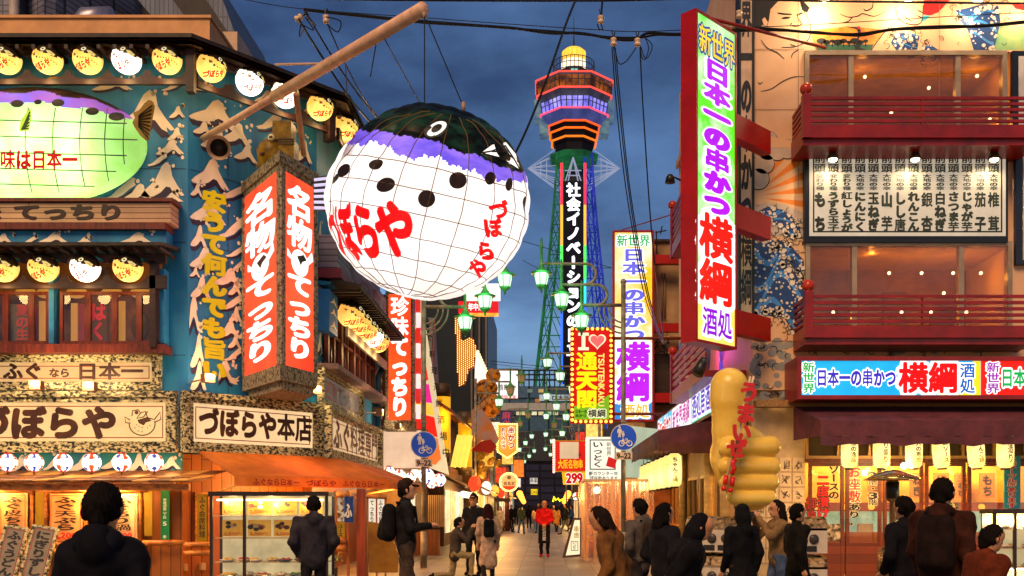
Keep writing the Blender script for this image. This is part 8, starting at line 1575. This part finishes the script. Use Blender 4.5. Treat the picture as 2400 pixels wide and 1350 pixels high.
# small lit signs, lanterns and eaves thickening the far street
FS = [(-2.9, 50, 3.6, .7, 1.5, '#f0b040', 'narrow amber lit sign sticking out left beyond the orange pointed sign'), (-2.7, 56, 5.6, 1.0, .8, '#f8e8d0', 'square cream lit sign high on the left behind the round bulb sign'), (-2.8, 63, 3.1, .8, 1.0, '#e84a2a', 'small red lit sign low on the left of the far street'), (-2.6, 70, 4.6, .8, 2.0, '#f8c860', 'tall yellow lit sign on the left of the far street'), (-2.5, 80, 3.2, 1.2, .7, '#f8f0e0', 'wide white lit sign on the left of the far street'), (-2.4, 92, 4.4, 1.0, 1.6, '#f08030', 'orange lit sign farthest away on the left'),
 (2.4, 47, 4.6, .8, 1.6, '#f8d070', 'yellow lit sign behind the red billboard'), (2.6, 58, 3.3, .9, .9, '#f8f0d8', 'cream lit sign low on the right of the far street'), (2.5, 66, 4.8, .8, 1.8, '#e83828', 'red lit sign on the right of the far street'), (2.4, 76, 3.4, 1.1, .8, '#f8b040', 'amber lit sign on the right of the far street'), (2.4, 90, 4.2, 1.1, 1.4, '#60c080', 'green lit sign farthest away on the right')]
for x, D, z, a, b, h, lb in FS:
    t = thing('hanging_sign', lb, 'sign', (x, D, z), 'small lit signs along the far street'); mb = MB(); mb.box(front(D), x-a/2, x+a/2, -.2, 0, z, z+b); mb.build('panel', E(h, 1.0, .25, 5), t); mb = MB(); mb.frame(front(D), x-a/2-.05, x+a/2+.05, z-.05, z+b+.05, .06, -.22, .03); s2 = -1 if x < 0 else 1; mb.box(front(D), min(x, x+s2*1.6), max(x, x+s2*1.6), -.14, -.06, z+b+.05, z+b+.1); mb.build('frame', P('#4a2a1a'), t)
    lamp('sign_light', t, (x, D-1, z), 60, h, .3)
hl = None
for i in range(12):
    sd, D = (-1, 1)[i % 2], 41+i*4.2; x = sd*(2.9 if sd < 0 else 2.8)
    if sd > 0 and D < 46: continue
    lb = ['red', 'amber', 'white'][i % 3]+' paper lantern %s of the far street, number %d from the front' % ('left' if sd < 0 else 'right', i//2+1)
    t = thing('street_lantern', lb, 'lantern', (x, D, 2.5), 'paper lanterns along the far street'); mb = MB(); mb.ball((x, D, 2.5), (.26, .26, .34), 14, 10); mb.build('paper', E(['#f04020', '#ffb040', '#fff0d8'][i % 3], 1.3), t)
# ================================================================= people
def rotz(p, a): return (p[0]*math.cos(a)-p[1]*math.sin(a), p[0]*math.sin(a)+p[1]*math.cos(a), p[2])
SKIN = mat('skin', '#c8906a', .5, col2='#b07850', vs=8)
def cloth_m(h): return mat('cloth_'+h, h, .85, var=.25, vs=9, bump=.4, spec=.12)
def person(px, D, H, rz, label, top='#15141a', legs='#1a1a20', hair='#120c0a', shoes='#141210', step=.22, arms='down', long=0, hood=None, hat=None, hairlong=0, pack=None, lean=0, face=False, kneel=False, apron=None, hold=None, hv=.018, group=None, bulk=1.0):
    k = H/1.72; x = (px-CX)/F*D; t = thing('person', label, 'person', (0, 0, 0), group)
    a_ = R(rz)
    def lp(x_, y_, z_):                                    # lean forward above the hips, scale
        if z_ > .92 and lean: d = z_-.92; y_ = y_*math.cos(lean)+d*math.sin(lean); z_ = .92+d*math.cos(lean)-y_*0
        return (x_*k, y_*k, z_*k)
    dz = -.40 if kneel else 0
    def up(x_, y_, z_): p = lp(x_, y_, z_); return (p[0], p[1], p[2]+dz*k)
    hip = [up(s*.09, 0, .92) for s in (-1, 1)]
    if kneel: kn = [(-.10*k, -.05*k, .07*k), (.12*k, .36*k, .50*k)]; an = [(-.10*k, -.46*k, .07*k), (.12*k, .34*k, .08*k)]
    else: kn = [lp(s*.10, .10*abs(step)*1.5+step*s*.55, .50) for s in (-1, 1)]; an = [lp(s*.10, step*s*1.25-(.06 if step*s < 0 else 0), .09+(.05 if step*s < -.1 else 0)) for s in (-1, 1)]
    toe = [(a[0]*1.1, a[1]+(.17 if not (kneel and i == 0) else -.08)*k, max(.035*k, a[2]-.055*k)) for i, a in enumerate(an)]
    sh = [up(s*.18*bulk, 0, 1.40) for s in (-1, 1)]; el = []; wr = []; ha = []
    for i, s in enumerate((-1, 1)):
        ar = arms[i] if isinstance(arms, tuple) else arms
        if ar == 'down': e, w_ = (s*.225, -.05-.12*s*step*2, 1.12), (s*.215, .05-.2*s*step*2, .88)
        elif ar == 'phone': e, w_ = (s*.24, .06, 1.12), (s*.07, .30, 1.16)
        elif ar == 'photo': e, w_ = (s*.24, .20, 1.22), (s*.08, .32, 1.50)
        elif ar == 'clasp': e, w_ = (s*.235, .03, 1.13), (s*.05, .20, 1.00)
        elif ar == 'pocket': e, w_ = (s*.28, -.08, 1.13), (s*.20, .10, .96)
        else: e, w_ = ar
        el.append(up(*e)); wr.append(up(*w_))
    neck, hd = up(0, -.005, 1.46), up(0, .02+.0*lean, 1.60); hd2 = up(0, .035, 1.655)
    V = lambda p: Vector(p); r = lambda v: v*k
    caps = [(up(0, 0, .95), up(0, -.01, 1.34), r(.11), r(.13), (1.15, .75, 1)), (neck, up(0, .005, 1.55), r(.052), r(.05)), (up(0, .02, 1.565), hd2, r(.072), r(.088), (.92, 1.05, 1.0)), (up(0, .075, 1.535), up(0, .07, 1.56), r(.035), r(.045)), (up(0, .112, 1.605), up(0, .122, 1.582), r(.010), r(.015))]
    for s in (-1, 1): caps.append((up(s*.088, .01, 1.60), up(s*.09, .005, 1.625), r(.014), r(.018)))
    for i in (0, 1):
        caps += [(hip[i], kn[i], r(.06), r(.045)), (kn[i], an[i], r(.045), r(.034)), (sh[i], el[i], r(.042), r(.034)), (el[i], wr[i], r(.034), r(.026))]
        d = (V(wr[i])-V(el[i])).normalized(); sd = d.cross(Vector((0, 0, 1))); sd = sd.normalized() if sd.length > .1 else Vector((1, 0, 0)); pm = V(wr[i])+d*r(.07); caps.append((wr[i], tuple(pm), r(.026), r(.034)))
        if hv < .02:
            for j, f_ in enumerate((-.028, -.010, .010, .028)): b0 = pm+sd*r(f_); b1 = b0+d*r(.045)-Vector((0, 0, r(.008))); caps += [(tuple(b0), tuple(b1), r(.010), r(.0095)), (tuple(b1), tuple(b1+d*r(.028-.006*abs(j-1.5))+Vector((0, 0, -r(.02)))), r(.0095), r(.0085))]
            th = V(wr[i])+d*r(.03)+sd*r(.03)*(1 if i else -1); caps.append((tuple(th), tuple(th+d*r(.05)+sd*r(.025)*(1 if i else -1)), r(.013), r(.010)))
    np_mesh('body', caps, hv*k if hv > .018 else hv*.75, .02*k, SKIN, t)
    jz = .88 if not long else .55
    j = [(up(0, 0, .96), up(0, -.02, 1.32), r(.145*bulk), r(.165*bulk), (1.15, .8, 1)), (up(-.13*bulk, -.01, 1.39), up(.13*bulk, -.01, 1.39), r(.085), r(.085)), (up(0, -.02, 1.42), up(0, -.01, 1.49), r(.085), r(.07))]
    if long: j.append((up(0, 0, .96), (0, -.02*k, (long+.06)*k), r(.15*bulk), r(.19*bulk), (1.1, .85, 1)))
    else: j.append((up(0, 0, .90), up(0, 0, .98), r(.15*bulk), r(.15*bulk), (1.12, .82, 1)))
    for i in (0, 1): j += [(sh[i], el[i], r(.075*bulk), r(.060*bulk)), (el[i], wr[i], r(.060*bulk), r(.046))]
    if hood: j += [(up(0, -.09, 1.47), up(0, -.11, 1.42), r(.08), r(.09))]
    h2 = hv*k if hv > .018 else hv
    np_mesh('jacket', j, h2, .035*k, cloth_m(top), t, fold=.009*k)
    if hood and hood != top: np_mesh('hood', [(up(-.06, -.07, 1.45), up(.06, -.07, 1.45), r(.07), r(.07)), (up(-.07, .02, 1.45), up(-.07, -.06, 1.46), r(.03), r(.05)), (up(.07, .02, 1.45), up(.07, -.06, 1.46), r(.03), r(.05))], h2, .02*k, cloth_m(hood), t)
    q = [(up(-.06, 0, .93), up(.06, 0, .93), r(.115), r(.115))]
    for i in (0, 1): q += [(hip[i], kn[i], r(.092), r(.068)), (kn[i], tuple(V(an[i])+Vector((0, 0, .0))), r(.066), r(.052))]
    np_mesh('trousers', q, h2, .02*k, cloth_m(legs), t, fold=.010*k)
    for i in (0, 1): np_mesh('shoe', [(tuple(V(an[i])-Vector((0, r(.03), r(.04)))), toe[i], r(.045), r(.040)), (an[i], tuple(V(an[i])-Vector((0, r(.04), r(.045)))), r(.048), r(.04))], h2, .015*k, cloth_m(shoes), t)
    hc = [(up(0, -.012, 1.645), up(0, .012, 1.69), r(.092), r(.078), (.98, 1.08, .9)), (up(-.062, -.02, 1.60), up(-.05, .02, 1.67), r(.035), r(.04)), (up(.062, -.02, 1.60), up(.05, .02, 1.67), r(.035), r(.04)), (up(0, -.055, 1.57), up(0, -.03, 1.66), r(.05), r(.07))]
    if hairlong: hc += [(up(0, -.05, 1.64), up(0, -.10, 1.60-hairlong), r(.085), r(.075), (1.25, .6, 1)), (up(-.075, -.01, 1.62), up(-.10, -.04, 1.66-hairlong), r(.035), r(.035)), (up(.075, -.01, 1.62), up(.10, -.04, 1.66-hairlong), r(.035), r(.035))]
    if hood and hood == top: np_mesh('hood', [(up(0, -.03, 1.60), up(0, -.02, 1.68), r(.112), r(.10)), (up(0, -.07, 1.46), up(0, -.05, 1.58), r(.09), r(.10))], h2, .03*k, cloth_m(top), t)
    else: np_mesh('hair', hc, h2*.8, .02*k, cloth_m(hair), t, fold=-.009*k)
    if hat: np_mesh('cap', [(up(0, -.01, 1.685), up(0, .01, 1.71), r(.105), r(.085)), (up(-.04, .10, 1.685), up(.04, .10, 1.685), r(.035), r(.035), (1, 1.3, .5)), (up(-.03, .15, 1.68), up(.03, .15, 1.68), r(.03), r(.03), (1, 1, .45))], h2*.8, .02*k, cloth_m(hat), t)
    if pack: s = pack[1]; np_mesh('backpack', [(up(-.07*s, -.23, 1.05+.15*(1-s)), up(-.07*s, -.22, 1.36), r(.10*s), r(.09*s)), (up(.07*s, -.23, 1.05+.15*(1-s)), up(.07*s, -.22, 1.36), r(.10*s), r(.09*s)), (up(0, -.30, 1.05+.15*(1-s)), up(0, -.28, 1.2), r(.08*s), r(.07*s))], h2, .03*k, cloth_m(pack[0]), t); np_mesh('strap', [(up(s2*.10, -.12, 1.46), up(s2*.11, .11, 1.40), r(.02), r(.02)) for s2 in (-1, 1)]+[(up(s2*.11, .11, 1.40), up(s2*.12, .14, 1.2), r(.02), r(.018)) for s2 in (-1, 1)], .016, .01, cloth_m('#0c0c0e'), t) if hv < .02 else None
    if face:
        mb = MB()
        for s in (-1, 1): mb.ball(up(s*.034, .112, 1.622), (r(.014), r(.008), r(.009)), 8, 6, 0); mb.tube([up(s*.052, .108, 1.648), up(s*.03, .118, 1.652), up(s*.016, .118, 1.648)], r(.006), 5, 0)
        mb.tube([up(-.026, .104, 1.548), up(0, .114, 1.546), up(.026, .104, 1.548)], r(.006), 5, 1); mb.build('face_features', [P('#1a100c'), P('#8a3a34')], t)
    if apron:
        mb = MB(); v = []
        for i in range(9): xx = -.17+.34*i/8; yy = .150-.35*xx*xx+.012*math.sin(i*2); v += [up(xx, yy, .98), (xx*1.1*k, (yy+.05)*k, .42*k)]
        mb.add(v, [(2*i+1, 2*i+3, 2*i+2, 2*i) for i in range(8)], 0, True); ap_ = mb.build('apron', cloth_m(apron), t); mb = MB(); put_text(mb, '社日家', lambda u, w_, z: (-u*k, (.19+w_+.0*z+(.98-z)*.09)*k, z*k), -.06, .06, .5, .92, b=.05, vert=True); mb.build('lettering', P('#d8d0c0'), ap_)
    if hold == 'phone': mb = MB(); c = (V(wr[0])+V(wr[1]))/2+Vector((0, r(.10), r(.04))); mb.bx(c.x-.04, c.x+.04, c.y-.005, c.y+.005, c.z-.07, c.z+.07); hm_ = mb.build('phone', P('#101014', .2), None)
    if hold == 'camera': mb = MB(); c = (V(wr[0])+V(wr[1]))/2+Vector((0, r(.10), r(.04))); mb.bx(c.x-.065, c.x+.065, c.y-.03, c.y+.03, c.z-.045, c.z+.045); mb.tube([c+Vector((0, .03, 0)), c+Vector((0, .10, 0))], .035, 12); hm_ = mb.build('camera_body', P('#14120f', .3), None)
    if hold:
        hm_.location = (x, D, 0); hm_.rotation_euler.z = a_; hm_.name = 'phone' if hold == 'phone' else 'hand_camera'
        tag(hm_, 'dark phone held by the man with the cap and backpack' if hold == 'phone' else 'small dark camera raised by the woman under the thumbs-up hand', 'phone' if hold == 'phone' else 'camera')
    t.location = (x, D, 0); t.rotation_euler.z = a_; return t
person(240, 4.7, 1.585, 6, 'large dark figure seen from behind in the left foreground', '#0e0e16', '#101014', hood='#14141e', bulk=.90, step=.1, hv=.012)
person(735, 12.6, 1.62, 18, 'person in a dark jacket facing the display case', '#343036', '#1c1a1e', step=.08, arms='pocket', bulk=1.12, hood='#3a363a', hv=.012)
person(952, 13.8, 1.85, -82, 'man in a dark cap with a black backpack looking at his phone', '#1e1c1c', '#4a3a30', hat='#2a1a14', pack=('#181614', 1.0), arms='phone', hold='phone', step=.06, hv=.012, bulk=1.05)
person(1110, 22, 1.76, 170, 'man with a black cap and striped top standing by the lamp post', '#1a1a1e', '#18181c', hat='#17171a', step=.05, face=True, hv=.016, hood='#c8c0b0')
person(1066, 21, 1.66, -75, 'person kneeling on one knee in a grey brown jacket', '#4a4038', '#a08a60', kneel=True, lean=.12, arms='photo', hv=.016)
person(1144, 19.5, 1.54, 8, 'woman from behind with long dark red hair, beige coat and small black backpack', '#c8a080', '#2a2420', hair='#3a1410', hairlong=.34, long=.42, pack=('#101014', .72), step=.1, hv=.014)
person(1276, 30, 1.71, 178, 'man in a bright red jacket and black apron facing the street', '#d81c1c', '#14141a', shoes='#b01818', arms='clasp', apron='#16141a', face=True, step=.0, hv=.015)
person(1448, 9.0, 1.50, 78, 'person in a brown coat walking left with head bent at the front right', '#7a5028', '#6a4a34', lean=.26, step=.3, long=.62, bulk=1.1, hood='#5a3a20', hairlong=.10, hair='#241610', hv=.012)
person(1500, 12.0, 1.58, 40, 'dark-haired person in grey behind the brown coat', '#5a5048', '#2a2622', step=.2, arms='pocket', hood='#6a6058', pack=('#3a2a20', .9), hv=.014)
person(1592, 8.2, 1.44, -100, 'hunched figure in a black hooded coat right of the brown coat', '#121116', '#131216', lean=.30, step=.32, long=.5, bulk=1.25, hood='#121116', hv=.012)
person(1556, 10.5, 1.52, -60, 'black-clad person half behind the hunched figure', '#1c1a20', '#141418', step=.2, arms='pocket', hairlong=.12, bulk=1.1, hv=.014)
person(1738, 11.5, 1.50, 20, 'person in a black hooded coat in front of the capsule machines', '#131316', '#3a2c20', hood='#131316', long=.75, step=.15, hv=.012)
person(1822, 13.2, 1.57, 100, 'woman in a tan jacket raising a camera under the thumbs-up hand', '#8a6a44', '#4a5a78', hair='#1c120e', hairlong=.16, arms='photo', hold='camera', face=True, step=.08, hv=.012)
person(1868, 11.8, 1.52, -70, 'dark figure passing beside the woman with the camera', '#17140f', '#15130f', step=.25, hv=.014)
person(2120, 9.6, 1.58, 25, 'dark-haired person in black in front of the patio heater', '#131116', '#141218', step=.15, arms='pocket', hood='#1c1a20', hv=.012)
person(2208, 8.4, 1.72, -35, 'man in a dark brown jacket from behind at the right', '#3a1c12', '#181214', step=.28, hood='#2a120c', pack=('#201210', .95), bulk=1.1, hv=.012)
person(2290, 7.2, 1.36, -80, 'short figure in a rust brown jacket at the lower right', '#6a2c16', '#2a1410', step=.3, lean=.2, bulk=1.2, hv=.012)
GF_ = 'walkers far down the street'
for a in ((1222, 56, 1.68, -20, 'far walker in a dark green jacket with a white hood and jeans', '#2a3428', '#3a4a6a', dict(hood='#d8d0c0', step=.12)), (1256, 57, 1.56, 15, 'far woman in a pale orange jacket and jeans beside the man in red', '#d0a078', '#4a6288', dict(hairlong=.2)), (1326, 55, 1.70, 95, 'far man in a black puffer jacket and camouflage trousers', '#1c2220', '#6a6248', dict(arms='phone', bulk=1.15)), (1198, 64, 1.66, 150, 'far man in black standing left of the white hood walker', '#15151a', '#181820', dict(step=.05)),
    (1172, 58, 1.55, 160, 'woman in a pale beige coat standing by the red post', '#d0b898', '#c0a888', dict(hairlong=.2, long=.5, step=.02)), (1240, 70, 1.66, 0, 'far dark walker seen between the white hood and the orange jacket', '#1a1a22', '#20202a', {}), (1262, 66, 1.78, 180, 'tall far man whose head shows above the woman in orange', '#3a3030', '#20202a', {}), (1304, 60, 1.60, 10, 'far woman in a mustard coat right of the man in red', '#b87a38', '#2a2420', dict(long=.55, hairlong=.15)), (1316, 75, 1.68, 0, 'far walker in dark blue near the right stalls', '#1a2034', '#16161c', {}), (1210, 84, 1.7, 0, 'tiny walker in black on the left beyond the dark pair', '#141418', '#18181c', {}),
    (1298, 88, 1.7, 175, 'tiny walker in grey at the end of the street', '#4a4644', '#22222a', {}), (1190, 60, 1.62, -60, 'far person in black with a bag near the red post', '#18161a', '#1a181c', {}), (1248, 90, 1.68, 0, 'tiny dark walker at the vanishing point', '#18181e', '#15151a', {}), (1284, 78, 1.72, 0, 'tiny walker in brown behind the man in red', '#4a3626', '#1c1a1c', {}), (1340, 62, 1.6, 80, 'far person in blue beside the tent', '#2a4a7a', '#20242c', {})):
    person(a[0], a[1], a[2], a[3], a[4], a[5], a[6], hv=.034, group=GF_, **a[7])
tp = thing('wooden_post', 'dark red timber post under the round bulb sign', 'post', (-1.9, 41, 0)); mb = MB(); mb.tube([W(1188, 1245, 41), W(1188, 1152, 41)], .1, 8); mb.build('shaft', P('#5a1c10'), tp); mb = MB(); mb.bx(W(1160, 0, 41).x, W(1196, 0, 41).x, 40.9, 41.1, EYE+.25, EYE+.4); mb.build('crossbar', wood_d, tp)
